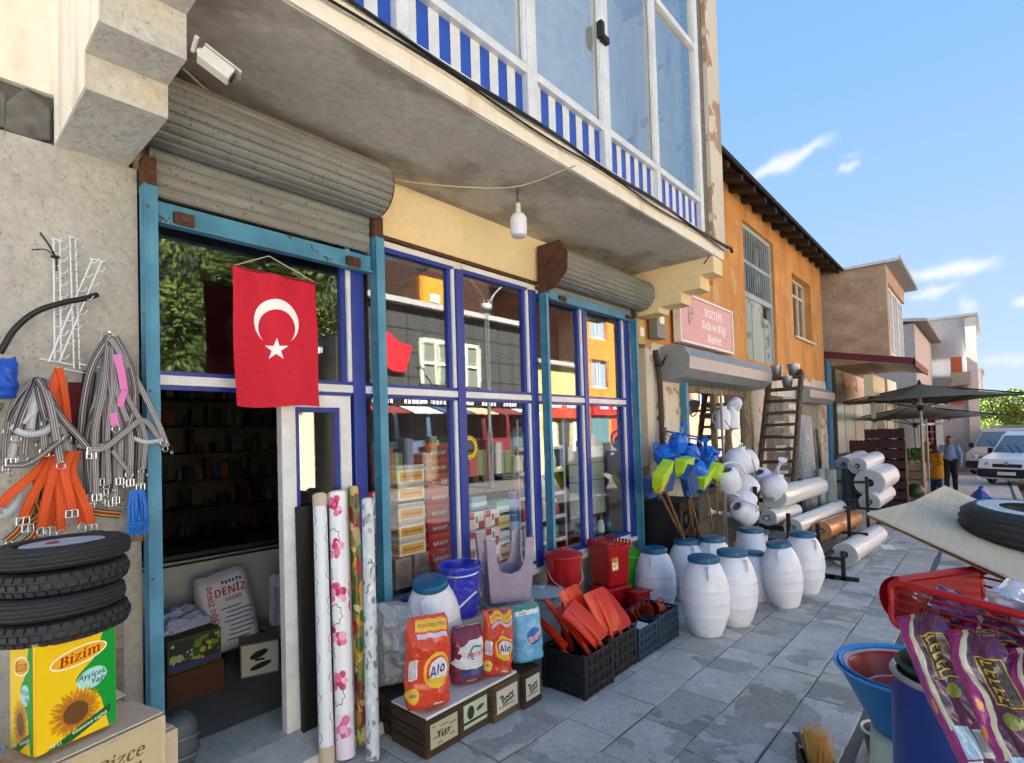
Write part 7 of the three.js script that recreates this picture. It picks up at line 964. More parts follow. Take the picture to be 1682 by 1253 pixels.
// ------------------------------------------------------------------ umbrellas, produce, people and vans down the street
{
  const umb = (label, px, py, X, W, Dp, hE, hT, m, rot, pole = true) => {
    const p = onX(px, py, X), t = thing('market_umbrella', label, 'umbrella', [X, gy(X), p.z], rot), g0 = gy(X), e = hE - g0, a = hT - g0;
    const c = [[-W, -Dp], [W, -Dp], [W, Dp], [-W, Dp]], seg = (A0, B0) => { const n = 6, pos = [], idx = []; for (let i = 0; i <= n; i++) for (let j = 0; j <= n; j++) { const r = i / n, s = j / n, x = mix(A0[0], B0[0], s) * r, z = mix(A0[1], B0[1], s) * r; pos.push(x, a - (a - e) * r + 0.10 * Math.sin(r * Math.PI) * -0.6 + r * 0.06 * Math.sin(s * Math.PI), z); } for (let i = 0; i < n; i++) for (let j = 0; j < n; j++) { const q = i * (n + 1) + j; idx.push(q, q + 1, q + n + 1, q + 1, q + n + 2, q + n + 1); } const g = new THREE.BufferGeometry(); g.setAttribute('position', new THREE.Float32BufferAttribute(pos, 3)); g.setAttribute('uv', new THREE.Float32BufferAttribute(new Float32Array(pos.length / 3 * 2), 2)); g.setIndex(idx); g.computeVertexNormals(); return g; };
    for (let i = 0; i < 4; i++) obj('canopy_panel', seg(c[i], c[(i + 1) % 4]), m, t);
    for (let i = 0; i < 4; i++) { obj('rib', rod([0, a - 0.04, 0], [c[i][0], e - 0.02, c[i][1]], 0.018), A.dark, t); obj('strut', rod([0, e - 0.15, 0], [c[i][0] * 0.5, mix(a, e, 0.5) - 0.08, c[i][1] * 0.5], 0.014), A.dark, t); }
    obj('finial', cyl(0.02, 0.05, 0.12, 10, 0, a + 0.04, 0), A.dark, t); if (pole) obj('pole', cyl(0.035, 0.035, a, 10, 0, a / 2, 0), A.zinc, t); obj('hub', cyl(0.06, 0.06, 0.14, 12, 0, e - 0.15, 0), A.dark, t);
  };
  const X1 = 17.2, X2 = 19.9, y = (px, py, X) => onX(px, py, X).y;
  umb('large olive grey market umbrella over the produce stand', 1513, 700, X1, 1.75, 1.75, y(1513, 660, X1), y(1510, 630, X1), mat('#6a6650', 0.85, { map: T.cloth }), 0.62);
  umb('pale market umbrella standing behind the olive one', 1503, 700, X2, 1.75, 1.75, y(1503, 690, X2), y(1510, 664, X2), mat('#6f6c58', 0.85, { map: T.cloth }), 0.5);
  // stacks of dark red pepper crates
  const cm = mat('#3a1c20', 0.7, { map: T.grain }), R = rng(51), pep = [mat('#6e1420', 0.35), mat('#8a1c22', 0.35), mat('#4c0e18', 0.35)];
  const master = (() => { const t = thing('pepper_crate', 'crate', 'crate', [0, 0, 0], 0, 'stacked crates of dark red peppers'); for (const s of [-1, 1]) { obj('side', rb(0.5, 0.16, 0.012, 0.003, 0, 0.09, s * 0.17), cm, t); obj('end', rb(0.012, 0.2, 0.34, 0.003, s * 0.25, 0.1, 0), cm, t); } obj('bottom', rb(0.5, 0.01, 0.34, 0.003, 0, 0.008, 0), cm, t); const l = []; for (let i = 0; i < 26; i++) l.push(sph(0.045, 6, (R() - 0.5) * 0.42, 0.14 + R() * 0.04, (R() - 0.5) * 0.26, 0, 0, 0, [1, 0.7, 1.3])); const k = obj('peppers', l, pep[0], t); k.userData.kind = 'stuff'; return t; })();
  let first = true; const ord = ['bottom', 'second', 'third', 'fourth', 'fifth', 'sixth', 'seventh', 'eighth', 'ninth', 'tenth'];
  [[1418, 6, 0.55, 'shorter stack beside the shop post', 722], [1444, 8, 0.75, 'tall stack in the middle', 704], [1468, 8, 1.05, 'tall stack next to the produce stand', 703]].forEach(([px, n, z, l, top]) => { const p = onZ(px, 760, z), X = 16.0, h = (onX(px, top, X).y - gy(X)) / n; for (let i = 0; i < n; i++) { const lab = `dark red pepper crate, ${ord[i]} from below in the ${l}`, q = [X + (R() - 0.5) * 0.03, gy(X) + i * h, onX(px, 760, X).z]; let cr; if (first) { master.position.set(...q); master.rotation.y = 1.57; master.userData.label = lab; first = false; cr = master; } else cr = dup(master, q, 1.57 + (R() - 0.5) * 0.06, lab); cr.scale.y = h / 0.205; } void p; });
  // produce stand with greens and melons
  const pX = 17.6, pz = onX(1497, 780, pX).z, ps = thing('produce_stand', 'wooden produce stand piled with boxes under the umbrella', 'stand', [pX, gy(pX), pz]);
  for (let i = 0; i < 5; i++) obj('wood_box', rb(0.5, 0.2, 0.62, 0.006, 0, 0.1 + i * 0.215, 0, 0, (R() - 0.5) * 0.1), A.wood, ps);
  obj('awning_pole', cyl(0.02, 0.02, 2.2, 8, 0.2, 1.1, 0.35), A.zinc, ps);
  const gr = thing('herb_bunch', 'heap of green herbs on the produce stand', 'herbs', [pX, gy(pX) + 1.10, pz]), lf = []; for (let i = 0; i < 240; i++) { const q = new THREE.PlaneGeometry(0.05, 0.12); q.applyMatrix4(M4((R() - 0.5) * 0.45, 0.05 + R() * 0.26, (R() - 0.5) * 0.55, R() * 6, R() * 6, R() * 6)); lf.push(q); } const hb = obj('leaves', lf, mat('#5f7a3c', 0.8), gr); hb.userData.kind = 'stuff'; obj('stems', [0, 1, 2, 3, 4].map((i) => cyl(0.03, 0.04, 0.2, 6, -0.16 + i * 0.08, 0.05, 0)), mat('#8a9a5c', 0.8), gr); gr.children[1].userData.kind = 'stuff';
  const mel = (l, px, py, k) => { const X = 16.6, p = onX(px, py, X), t = thing('watermelon', l, 'watermelon', [X, p.y, p.z]); obj('fruit', sph(0.17 * k, 18, 0, 0, 0, 0, 0.3, 0.2, [1.15, 1, 1]), mat('#2c4a28', 0.4, { map: T.grain }), t); obj('stalk', cyl(0.008, 0.012, 0.06, 6, 0, 0.18 * k, 0), A.wood, t); };
  mel('dark green watermelon under the produce boxes', 1503, 806, 1.1);
  const cb = onG(1603, 806); const bl = thing('blue_sack', 'bright blue plastic sack on the pavement by the vans', 'sack', [18, gy(18), onX(1612, 800, 18).z]); obj('sack', bagGeo(0.6, 0.42, 0.4, { seed: 61, crumple: 0.06, neck: 0.5 }), mat('#1c53b8', 0.4), bl); obj('knot', sph(0.06, 8, 0, 0.42, 0), mat('#1c53b8', 0.4), bl); void cb;
  [[1530, 712, '#8d2430'], [1541, 712, '#d8d4cc'], [1521, 712, '#b9b9b4']].forEach(([px, py, c], i) => { const X = 27, p = onX(px, py, X), t = thing('shop_shutter', `${['maroon', 'white', 'grey'][i]} closed shutter of a shop beyond the umbrellas`, 'shutter', [X, gy(X), p.z]); obj('curtain', [0, 1, 2, 3, 4, 5, 6, 7].map((k) => rb(0.05, 0.26, 0.30, 0.01, 0, 0.15 + k * 0.27, 0)), mat(c, 0.6), t); obj('box', rb(0.2, 0.2, 0.32, 0.02, 0, 2.36, 0), mat(c, 0.6), t); });
  const row = thing('shop_row', 'row of low shop fronts behind the umbrellas, upper storey added for shade', 'building'); const rz = onX(1500, 700, 27.5).z; obj('wall', span(22.4, 33, -0.8, 3.1, -5, 0.4), mat('#c2bdb0', 0.9, { map: T.wash }), row); obj('upper_storey', span(22.4, 33, 3.1, 6.1, -6, -1.1), mat('#b8b2ae', 0.95, { map: T.grain }), row); obj('added_eave', span(22.2, 33, 6.1, 6.2, -6.2, -0.7), mat('#7c7876', 0.9), row); for (let i = 0; i < 5; i++) obj('window', span(22.8 + i * 2, 24.4 + i * 2, 0.4, 2.4, 0.41, 0.44), mat(['#aab4ac', '#8a9490', '#b8bcb0', '#94a09a', '#a4aaa2'][i], 0.25), row); obj('awning', prismX([[0.4, 2.9], [1.5, 2.55], [1.5, 2.5], [0.4, 2.82]], 22.6, 32.5), mat('#8d857a', 0.8, { map: T.cloth }), row); void rz;  // upper storey and its eave added to keep sun off the umbrellas
}
// ------------------------------------------------------------------ people
function bodyMesh(bones, box, res, m, parent, name) {   // smooth union of tapered capsules, meshed
  const mc = new MarchingCubes(res, m, false, false, 120000), [cx, cy, cz, s] = box; mc.isolation = 0; const h = res / 2;
  for (let k = 0; k < res; k++) for (let j = 0; j < res; j++) for (let i = 0; i < res; i++) {
    const x = cx + (i - h) / h * s, y = cy + (j - h) / h * s, z = cz + (k - h) / h * s; let d = 9;
    for (const [ax, ay, az, ra, bx_, by, bz, rb_] of bones) { const ux = bx_ - ax, uy = by - ay, uz = bz - az, L2 = ux * ux + uy * uy + uz * uz || 1e-6; let t = ((x - ax) * ux + (y - ay) * uy + (z - az) * uz) / L2; t = t < 0 ? 0 : t > 1 ? 1 : t; const q = Math.hypot(x - ax - ux * t, y - ay - uy * t, z - az - uz * t) - (ra + (rb_ - ra) * t), kk = 0.03, hh = Math.max(kk - Math.abs(d - q), 0) / kk; d = Math.min(d, q) - hh * hh * kk * 0.25; }
    mc.field[k * res * res + j * res + i] = -d;
  }
  mc.update(); const n = mc.count, g = new THREE.BufferGeometry(); g.setAttribute('position', new THREE.BufferAttribute(mc.positionArray.slice(0, n * 3), 3)); g.setAttribute('normal', new THREE.BufferAttribute(mc.normalArray.slice(0, n * 3), 3)); g.setAttribute('uv', new THREE.BufferAttribute(new Float32Array(n * 2), 2)); g.scale(s, s, s); g.translate(cx, cy, cz); g.computeVertexNormals(); return obj(name, g, m, parent);
}
function person(label, p, turn, o) {
  const t = thing('person', label, 'person', p, turn), k = o.h / 1.72, S = (b) => b.map((q) => q.map((v) => v * k)), skin = mat(o.skin ?? '#b98a6a', 0.6), bend = o.bend ?? 0;
  const fx = (y) => bend * Math.max(0, y - 0.95), arm = (s) => o.arms === 'fold' ? [[s * 0.19, 1.40, fx(1.4), 0.058, s * 0.25, 1.14, 0.04 + fx(1.2), 0.046], [s * 0.25, 1.14, 0.04 + fx(1.2), 0.044, s * 0.06, 1.10, 0.20 + fx(1.1), 0.034]] : [[s * 0.19, 1.40, fx(1.4), 0.058, s * 0.26, 1.13, 0.02 + fx(1.1) * 0.8, 0.046], [s * 0.26, 1.13, 0.02 + fx(1.1) * 0.8, 0.044, s * 0.24, 0.90, 0.12 + fx(1.1) * 0.6, 0.032]];
  const hand = (s) => o.arms === 'fold' ? [s * 0.05, 1.09, 0.22 + fx(1.1)] : [s * 0.235, 0.86, 0.15 + fx(1.1) * 0.6];
  const hb = []; for (const s of [-1, 1]) { const [x, y, z] = hand(s); hb.push([x, y + 0.03, z - 0.02, 0.03, x, y - 0.03, z, 0.033]); for (let f = 0; f < 4; f++) hb.push([x + (f - 1.5) * 0.016, y - 0.05, z, 0.010, x + (f - 1.5) * 0.017, y - 0.11 + Math.abs(f - 1.4) * 0.012, z + 0.025, 0.008]); hb.push([x - s * 0.03, y - 0.01, z + 0.01, 0.011, x - s * 0.045, y - 0.06, z + 0.03, 0.009]); }
  const hy = 1.585, hz = fx(1.6) + 0.015;
  const body = bodyMesh(S([[0, 1.42, fx(1.42), 0.058, 0, 1.50, hz - 0.005, 0.054], [0, hy + 0.04, hz, 0.088, 0, hy - 0.05, hz + 0.02, 0.066], [0, hy - 0.01, hz + 0.09, 0.016, 0, hy - 0.03, hz + 0.1, 0.017], [-0.092, hy, hz, 0.016, -0.092, hy - 0.02, hz, 0.012], [0.092, hy, hz, 0.016, 0.092, hy - 0.02, hz, 0.012], [-0.1, 0.98, fx(1), 0.1, 0.1, 0.98, fx(1), 0.1], [0, 1.0, fx(1), 0.13, 0, 1.36, fx(1.36), 0.13], [-0.09, 0.92, 0, 0.088, -0.1, 0.5, 0.01, 0.058], [0.09, 0.92, 0, 0.088, 0.1, 0.5, 0.01, 0.058], [-0.1, 0.5, 0.01, 0.056, -0.105, 0.08, -0.01, 0.038], [0.1, 0.5, 0.01, 0.056, 0.105, 0.08, -0.01, 0.038], ...arm(-1), ...arm(1), ...hb]), [0, 0.88 * k, 0.05 * k, 0.95 * k], 62, skin, t, 'body');
  bodyMesh(S([[-0.15, 1.36, fx(1.36), 0.085, 0.15, 1.36, fx(1.36), 0.085], [0, 1.36, fx(1.36), 0.14, 0, 1.05, fx(1.05), 0.142], [-0.06, 1.05, fx(1.05), 0.125, 0.06, 1.05, fx(1.05), 0.125], ...(o.long ? [[-0.07, 1.0, fx(1), 0.14, -0.07, 0.72, 0.01, 0.15], [0.07, 1.0, fx(1), 0.14, 0.07, 0.72, 0.01, 0.15]] : []), ...arm(-1).map((b, i) => i ? [b[0], b[1], b[2], b[3] + 0.014, mix(b[0], b[4], 0.9), mix(b[1], b[5], 0.9), mix(b[2], b[6], 0.9), b[7] + 0.016] : [b[0], b[1], b[2], b[3] + 0.014, b[4], b[5], b[6], b[7] + 0.014]), ...arm(1).map((b, i) => i ? [b[0], b[1], b[2], b[3] + 0.014, mix(b[0], b[4], 0.9), mix(b[1], b[5], 0.9), mix(b[2], b[6], 0.9), b[7] + 0.016] : [b[0], b[1], b[2], b[3] + 0.014, b[4], b[5], b[6], b[7] + 0.014])]), [0, 1.1 * k, 0.05 * k, 0.62 * k], 44, mat(o.top, 0.85, { map: T.cloth }), body, o.topName);
  bodyMesh(S([[-0.07, 0.98, fx(0.98), 0.125, 0.07, 0.98, fx(0.98), 0.125], [-0.09, 0.92, 0, 0.105, -0.1, 0.5, 0.01, 0.078], [0.09, 0.92, 0, 0.105, 0.1, 0.5, 0.01, 0.078], [-0.1, 0.5, 0.01, 0.076, -0.105, 0.1, -0.01, 0.062], [0.1, 0.5, 0.01, 0.076, 0.105, 0.1, -0.01, 0.062]]), [0, 0.56 * k, 0, 0.62 * k], 40, mat(o.legs, 0.9, { map: T.cloth }), body, 'trousers');
  for (const s of [-1, 1]) obj('shoe', rb(0.085 * k, 0.07 * k, 0.25 * k, 0.03, s * 0.105 * k, 0.036 * k, 0.05 * k), A.dark, body);
  if (o.scarf) bodyMesh(S([[0, hy + 0.05, hz - 0.012, 0.108, 0, hy - 0.06, hz - 0.03, 0.1], [0, hy - 0.1, hz - 0.04, 0.1, 0, hy - 0.22, hz - 0.05, 0.12]]), [0, (hy - 0.05) * k, hz * k, 0.34 * k], 32, mat(o.scarf, 0.85, { map: T.cloth }), body, 'headscarf');
  else bodyMesh(S([[0, hy + 0.075, hz - 0.02, 0.082, 0, hy + 0.0, hz - 0.045, 0.075]]), [0, hy * k, hz * k, 0.26 * k], 28, mat(o.hair, 0.9), body, 'hair');
  for (const s of [-1, 1]) obj('eye', sph(0.011 * k, 8, s * 0.032 * k, (hy + 0.005) * k, (hz + 0.082) * k), A.dark, body);
  return t;
}
{
  const pm = onG(1561, 802), k = 0.80; void k;
  person('man in a light blue shirt and dark trousers by the vans', [21.8, gy(21.8), onX(1561, 770, 21.8).z], -1.45, { h: 1.72, top: '#7f97c8', topName: 'shirt', legs: '#1c1c22', hair: '#1a1614', skin: '#8a5c44', arms: 'down' });
  person('woman in a mustard yellow coat and dark skirt facing the stand', [19.6, gy(19.6), onX(1538, 770, 19.6).z], -2.3, { h: 1.50, top: '#c58a12', topName: 'coat', legs: '#22346a', hair: '#1a1414', scarf: '#241a1c', long: true, bend: 0.12, arms: 'fold' });
  person('person in a yellow patterned headscarf behind the produce stand', [20.6, gy(20.6), onX(1524, 770, 20.6).z], -1.2, { h: 1.58, top: '#b57a1c', topName: 'coat', legs: '#1c2a5a', hair: '#1a1414', scarf: '#b8822e', long: true, arms: 'fold' }); void pm;
}
// ------------------------------------------------------------------ parked vans
function makeVan(label, pos, turn, k, paint, o = {}) {   // front points along +x
  const t = thing('parked_van', label, 'van', pos, turn, 'vans parked along the street'), W = 0.84; t.scale.setScalar(k);
  const side = [[-2.1, 0.32], [2.02, 0.30], [2.12, 0.42], [2.13, 0.62], [2.02, 0.86], [1.25, 1.06], [0.62, 1.66], [0.4, 1.76], [-1.9, 1.80], [-2.1, 1.70], [-2.16, 1.0], [-2.14, 0.5]];
  const p = mat(paint, 0.22, { clearcoat: 0.9, clearcoatRoughness: 0.06 }), gl = mat('#5d7480', 0.06, { clearcoat: 1 }), bk = plastic('#1d1f22', 0.55);
  const sh = new THREE.Shape(side.map(([x, y]) => new THREE.Vector2(x, y))); for (const x of [1.28, -1.25]) { const h = new THREE.Path(); h.absarc(x, 0.40, 0.37, 0, 6.2832, true); void h; }
  const g = new THREE.ExtrudeGeometry(sh, { depth: W * 2 - 0.16, bevelEnabled: true, bevelSize: 0.07, bevelThickness: 0.08, bevelSegments: 4 }); g.translate(0, 0, -W + 0.08);
  { const q = g.attributes.position; for (let i = 0; i < q.count; i++) { const y = q.getY(i), f = y > 0.95 ? 1 - (y - 0.95) * 0.13 : 1; q.setZ(i, q.getZ(i) * f); } g.computeVertexNormals(); }
  obj('body', g, p, t);
  const qd = (a, b, c, d, m, n) => { const G = new THREE.BufferGeometry(); G.setAttribute('position', new THREE.Float32BufferAttribute([...a, ...b, ...c, ...a, ...c, ...d], 3)); G.setAttribute('uv', new THREE.Float32BufferAttribute(new Float32Array(12), 2)); G.computeVertexNormals(); return obj(n, G, m, t); };
  qd([1.36, 1.09, -0.74], [1.36, 1.09, 0.74], [0.74, 1.69, 0.64], [0.74, 1.69, -0.64], gl, 'windscreen');
  for (const s of [-1, 1]) { qd([1.05, 1.12, s * 0.842], [0.15, 1.10, s * 0.842], [0.15, 1.6, s * 0.772], [0.62, 1.6, s * 0.772], gl, 'side_window'); qd([0.08, 1.10, s * 0.842], [-0.9, 1.10, s * 0.842], [-0.9, 1.62, s * 0.77], [0.08, 1.62, s * 0.77], gl, 'side_window'); const l = obj('headlight', rb(0.16, 0.17, 0.34, 0.05, 2.05, 0.75, s * 0.6, 0, s * -0.35, 0.35), mat('#dfe6ea', 0.08, { clearcoat: 1 }), t); obj('lens', sph(0.06, 12, 2.12, 0.75, s * 0.58), mat('#8b98a0', 0.1), l); obj('mirror', rb(0.1, 0.2, 0.16, 0.04, 1.0, 1.16, s * 0.96), bk, t); obj('wiper', rod([1.42, 1.09, s * 0.1], [1.1, 1.36, s * 0.1 + 0.3], 0.012), bk, t); }
  obj('bumper', rb(0.26, 0.34, W * 2 + 0.02, 0.08, 2.08, 0.46, 0), bk, t); obj('grille', rb(0.06, 0.12, 0.8, 0.02, 2.175, 0.70, 0), bk, t); obj('badge', cyl(0.06, 0.06, 0.02, 16, 2.2, 0.79, 0, 0, 0, Math.PI / 2), A.steel, t);
  obj('number_plate', put(new THREE.BoxGeometry(0.012, 0.11, 0.5), 2.225, 0.44, 0), mat('#dfe2e4', 0.5), t);
  obj('rear_bumper', rb(0.2, 0.26, W * 2, 0.06, -2.14, 0.42, 0), bk, t); obj('sill', [rb(3.3, 0.12, 0.06, 0.02, 0, 0.32, W + 0.01), rb(3.3, 0.12, 0.06, 0.02, 0, 0.32, -W - 0.01)], bk, t);
  if (o.rack) obj('roof_rack', [rb(2.0, 0.03, 0.04, 0.01, -0.6, 1.95, 0.6), rb(2.0, 0.03, 0.04, 0.01, -0.6, 1.95, -0.6), rb(0.04, 0.03, 1.3, 0.01, 0, 1.92, 0), rb(0.04, 0.03, 1.3, 0.01, -1.2, 1.92, 0)], A.zinc, t);
  for (const x of [1.28, -1.25]) for (const s of [-1, 1]) { const a = obj('wheel_arch', cyl(0.37, 0.37, 0.05, 28, x, 0.40, s * (W - 0.0), Math.PI / 2), A.black, t); void a; const w = obj('wheel', put(new THREE.TorusGeometry(0.25, 0.075, 10, 28), x, 0.32, s * (W - 0.02)), A.rubber, t); obj('rim', [cyl(0.19, 0.19, 0.08, 24, x, 0.32, s * (W - 0.01), Math.PI / 2), ...[0, 1, 2, 3, 4].map((i) => bx(0.03, 0.17, 0.02, x + 0.1 * Math.sin(i * 1.2566), 0.32 + 0.1 * Math.cos(i * 1.2566), s * (W + 0.035), 0, 0, -i * 1.2566))], A.steel, w); }
  return t;
}
{
  const z0 = onX(1655, 790, 25.4).z;
  makeVan('white van parked nose first with black bumper and plate', [27.2, gy(27), z0 + 0.9], Math.PI - 0.42, 1.02, '#e9ecee');
  makeVan('silver van with roof rack parked behind the white van', [33.5, gy(33), onX(1650, 760, 33.5).z + 0.2], Math.PI - 0.25, 1.12, '#aeb6bb', { rack: true });
  makeVan('white van parked beyond the silver van', [40, gy(40), onX(1668, 740, 40).z], Math.PI - 0.2, 1.15, '#d5dade');
}
// ------------------------------------------------------------------ inside the shop and the window display
{
  const yT = 0.86, cnt = thing('shop_counter', 'white fronted shop counter with dark top inside the door', 'counter', [0.75, 0.05, -1.62]);
  obj('front', rb(3.6, yT - 0.1, 0.04, 0.004, 1.8, (yT - 0.1) / 2, 0), mat('#b9c2c0', 0.7, { map: T.grain }), cnt); obj('top', rb(3.7, 0.04, 0.6, 0.006, 1.8, yT - 0.03, -0.27), mat('#2c2a28', 0.5), cnt); obj('top_edge', rb(3.7, 0.02, 0.02, 0.003, 1.8, yT - 0.07, 0.03), A.zinc, cnt); obj('glass_box', [rb(1.6, 0.2, 0.4, 0.01, 2.6, yT + 0.1, -0.3)], mat('#2b302e', 0.2), cnt);
  const sackT = print(400, 560, (g, w, h) => { g.fillStyle = '#cfd0dc'; g.fillRect(0, 0, w, h); g.fillStyle = '#a61c2c'; g.font = 'bold 78px sans-serif'; g.fillText('DENİZ', 130, 170); g.save(); g.translate(84, 90); g.rotate(1.5708); g.font = 'bold 50px sans-serif'; g.fillText('DENİZ DÖĞME', -20, 0); g.restore(); g.fillStyle = '#2c3f8c'; g.font = 'bold 34px sans-serif'; g.fillText('DÖĞME', 200, 216); for (let i = 0; i < 6; i++) g.fillRect(190 + i * 26, 66 + (i % 2) * 4, 18, 22); for (let i = 0; i < 8; i++) g.fillRect(150 + (i * 37) % 50, 260 + i * 32, 150 + (i * 53) % 60, 8); }, 0.7);
  const bxp = onY(388, 1095, 0.05), b1 = thing('printed_box', 'white printed box on the shop floor under the big sack', 'box', [1.78, 0.05, -1.02], -0.35);
  obj('box', rb(0.26, 0.24, 0.22, 0.004, 0, 0.12, 0), mat('#a8a79c', 0.8, { map: T.card }), b1); obj('print', put(new THREE.PlaneGeometry(0.24, 0.22), 0, 0.12, 0.112), print(128, 128, (g) => { g.fillStyle = '#cfcfc4'; g.fillRect(0, 0, 128, 128); g.fillStyle = '#20242a'; g.beginPath(); g.ellipse(60, 44, 34, 14, -0.4, 0, 7); g.fill(); g.beginPath(); g.ellipse(66, 92, 40, 11, -0.3, 0, 7); g.fill(); g.fillRect(46, 62, 34, 9); }, 0.8), b1); void bxp;
  const sk = thing('grain_sack', 'white woven sack with red and blue lettering leaning on the counter', 'sack', [1.68, 0.20, -1.22], -0.25); sk.rotation.set(-0.18, -0.25, 0.14, 'YXZ'); sk.scale.setScalar(0.9); obj('sack', bagGeo(0.42, 0.64, 0.18, { seed: 91, crumple: 0.025, neck: 0.12, base: 0.1, p: 6 }), sackT, sk); obj('stitching', rod([-0.17, 0.63, 0], [0.17, 0.64, 0], 0.004), mat('#8a8a92', 0.8), sk);
  const sk2 = thing('produce_bag', 'clear bag with landscape print beside the door leaf', 'bag', [2.10, 0.28, -1.15], -0.1); obj('bag', bagGeo(0.34, 0.42, 0.16, { seed: 93, crumple: 0.03, neck: 0.2 }), print(256, 320, (g, w, h) => { g.fillStyle = '#c2bccb'; g.fillRect(0, 0, w, h); g.fillStyle = '#3f6e9c'; g.fillRect(60, 60, 190, 80); g.fillStyle = '#3f5a24'; g.fillRect(60, 140, 190, 30); g.fillStyle = '#a86f24'; g.beginPath(); g.ellipse(165, 190, 66, 36, 0, 0, 7); g.fill(); g.fillStyle = '#8a93b0'; g.fillRect(16, 60, 30, 220); }, 0.5), sk2); obj('knot', sph(0.04, 8, 0, 0.42, 0), mat('#bdb6cc', 0.5), sk2);
  const bn = thing('wicker_box', 'low dark crate under the printed bag inside the shop', 'crate', [2.10, 0.05, -1.15]); obj('box', rb(0.36, 0.22, 0.3, 0.01, 0, 0.11, 0), A.darkwood, bn); obj('rim', rb(0.38, 0.03, 0.32, 0.008, 0, 0.215, 0), A.wood, bn);
  const lw = thing('produce_crate', 'carton of greens with a white sack on it by the blue jamb', 'carton', [1.30, 0.05, -1.05], 0.1);
  obj('carton', rb(0.36, 0.2, 0.3, 0.004, 0, 0.1, 0), mat('#6b4a3a', 0.8, { map: T.card }), lw); obj('upper_carton', rb(0.34, 0.22, 0.28, 0.004, 0, 0.312, 0), mat('#5e6a4a', 0.8, { map: T.card }), lw); obj('picture', put(new THREE.PlaneGeometry(0.32, 0.18), 0, 0.31, 0.142), print(160, 90, (g, w, h) => { g.fillStyle = '#28342a'; g.fillRect(0, 0, w, h); const R = rng(2); for (let i = 0; i < 40; i++) { g.fillStyle = ['#6c8a3a', '#b9a83a', '#3a5a2c', '#a8b49a'][i % 4]; g.beginPath(); g.arc(R() * w, R() * h * 0.8, 4 + R() * 9, 0, 7); g.fill(); } g.fillStyle = '#3a3f80'; g.fillRect(0, 74, w, 16); }, 0.6), lw);
  const ws = thing('white_pouch', 'crumpled white pouch lying on the carton of greens', 'pouch', [1.32, 0.474, -1.05]); ws.rotation.set(-1.35, 0.2, 0, 'YXZ'); obj('bag', bagGeo(0.34, 0.26, 0.14, { seed: 95, crumple: 0.05, neck: 0.3 }), mat('#aab2d6', 0.5, { bumpMap: T.crinkle, bumpScale: 0.01 }), ws); obj('seam', rod([-0.13, 0.25, 0], [0.13, 0.25, 0], 0.004), A.alu, ws);
  const mk = thing('milk_can', 'grey wire basket with a jar by the door jamb', 'basket', [0.98, 0.056, -0.16]); obj('jar', lathe([[0.001, 0], [0.08, 0], [0.09, 0.03], [0.09, 0.2], [0.06, 0.25], [0.001, 0.26]], 20), mat('#5c6266', 0.4), mk); obj('hoop', [tor(0.1, 0.006, 6, 20, 0, 0.12, 0, 1.2), tor(0.1, 0.006, 6, 20, 0, 0.06, 0, Math.PI / 2)], A.zinc, mk);
  // shelving along the back, its goods coloured dark to stand in for shade
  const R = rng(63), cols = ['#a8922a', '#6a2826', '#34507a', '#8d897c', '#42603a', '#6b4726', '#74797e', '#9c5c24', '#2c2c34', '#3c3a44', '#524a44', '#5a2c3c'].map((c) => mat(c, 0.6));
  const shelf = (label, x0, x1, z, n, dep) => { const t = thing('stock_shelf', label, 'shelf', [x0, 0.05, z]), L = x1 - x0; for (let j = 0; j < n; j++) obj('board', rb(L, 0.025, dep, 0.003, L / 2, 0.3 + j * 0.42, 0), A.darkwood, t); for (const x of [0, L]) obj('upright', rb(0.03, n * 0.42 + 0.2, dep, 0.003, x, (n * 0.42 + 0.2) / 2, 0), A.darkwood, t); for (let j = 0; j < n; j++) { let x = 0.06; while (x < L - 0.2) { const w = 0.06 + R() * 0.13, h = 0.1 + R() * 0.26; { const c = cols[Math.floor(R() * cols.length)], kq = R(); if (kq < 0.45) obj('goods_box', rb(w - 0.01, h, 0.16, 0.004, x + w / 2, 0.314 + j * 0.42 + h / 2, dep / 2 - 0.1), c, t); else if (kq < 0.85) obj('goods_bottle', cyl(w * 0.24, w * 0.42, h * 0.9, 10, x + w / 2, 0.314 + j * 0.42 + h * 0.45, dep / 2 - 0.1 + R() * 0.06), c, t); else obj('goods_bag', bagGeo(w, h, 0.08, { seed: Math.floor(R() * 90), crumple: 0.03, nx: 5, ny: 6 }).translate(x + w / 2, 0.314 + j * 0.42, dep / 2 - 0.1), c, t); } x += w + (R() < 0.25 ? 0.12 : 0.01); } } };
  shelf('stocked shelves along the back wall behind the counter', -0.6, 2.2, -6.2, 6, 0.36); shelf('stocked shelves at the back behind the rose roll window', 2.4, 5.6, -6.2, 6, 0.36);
  // window display: platform and goods
  const pf = thing('display_platform', 'low display platform behind the shop windows', 'platform', [2.08, 0.05, -0.95]); obj('top', rb(3.5, 0.03, 0.62, 0.004, 1.78, 0.56, 0.30), A.oldwood, pf); obj('front', rb(3.5, 0.52, 0.02, 0.004, 1.78, 0.28, 0.0), A.oldwood, pf);
  const bk = thing('light_blocking_partition', 'tall plank partition added to keep window light out of the shop', 'partition', [2.08, 0.05, -0.99]); for (let i = 0; i < 12; i++) obj('plank', rb(0.29, 3.2, 0.02, 0.003, 0.15 + i * 0.295, 1.6, 0), A.darkwood, bk); obj('side_board', rb(0.02, 3.2, 0.9, 0.003, -0.005, 1.6, 0.47), A.darkwood, bk);  // planks and side board added to block daylight from the shop interior
  const yP = 0.626;
  const face = (draw, w = 256, h = 128) => print(w, h, draw, 0.45);
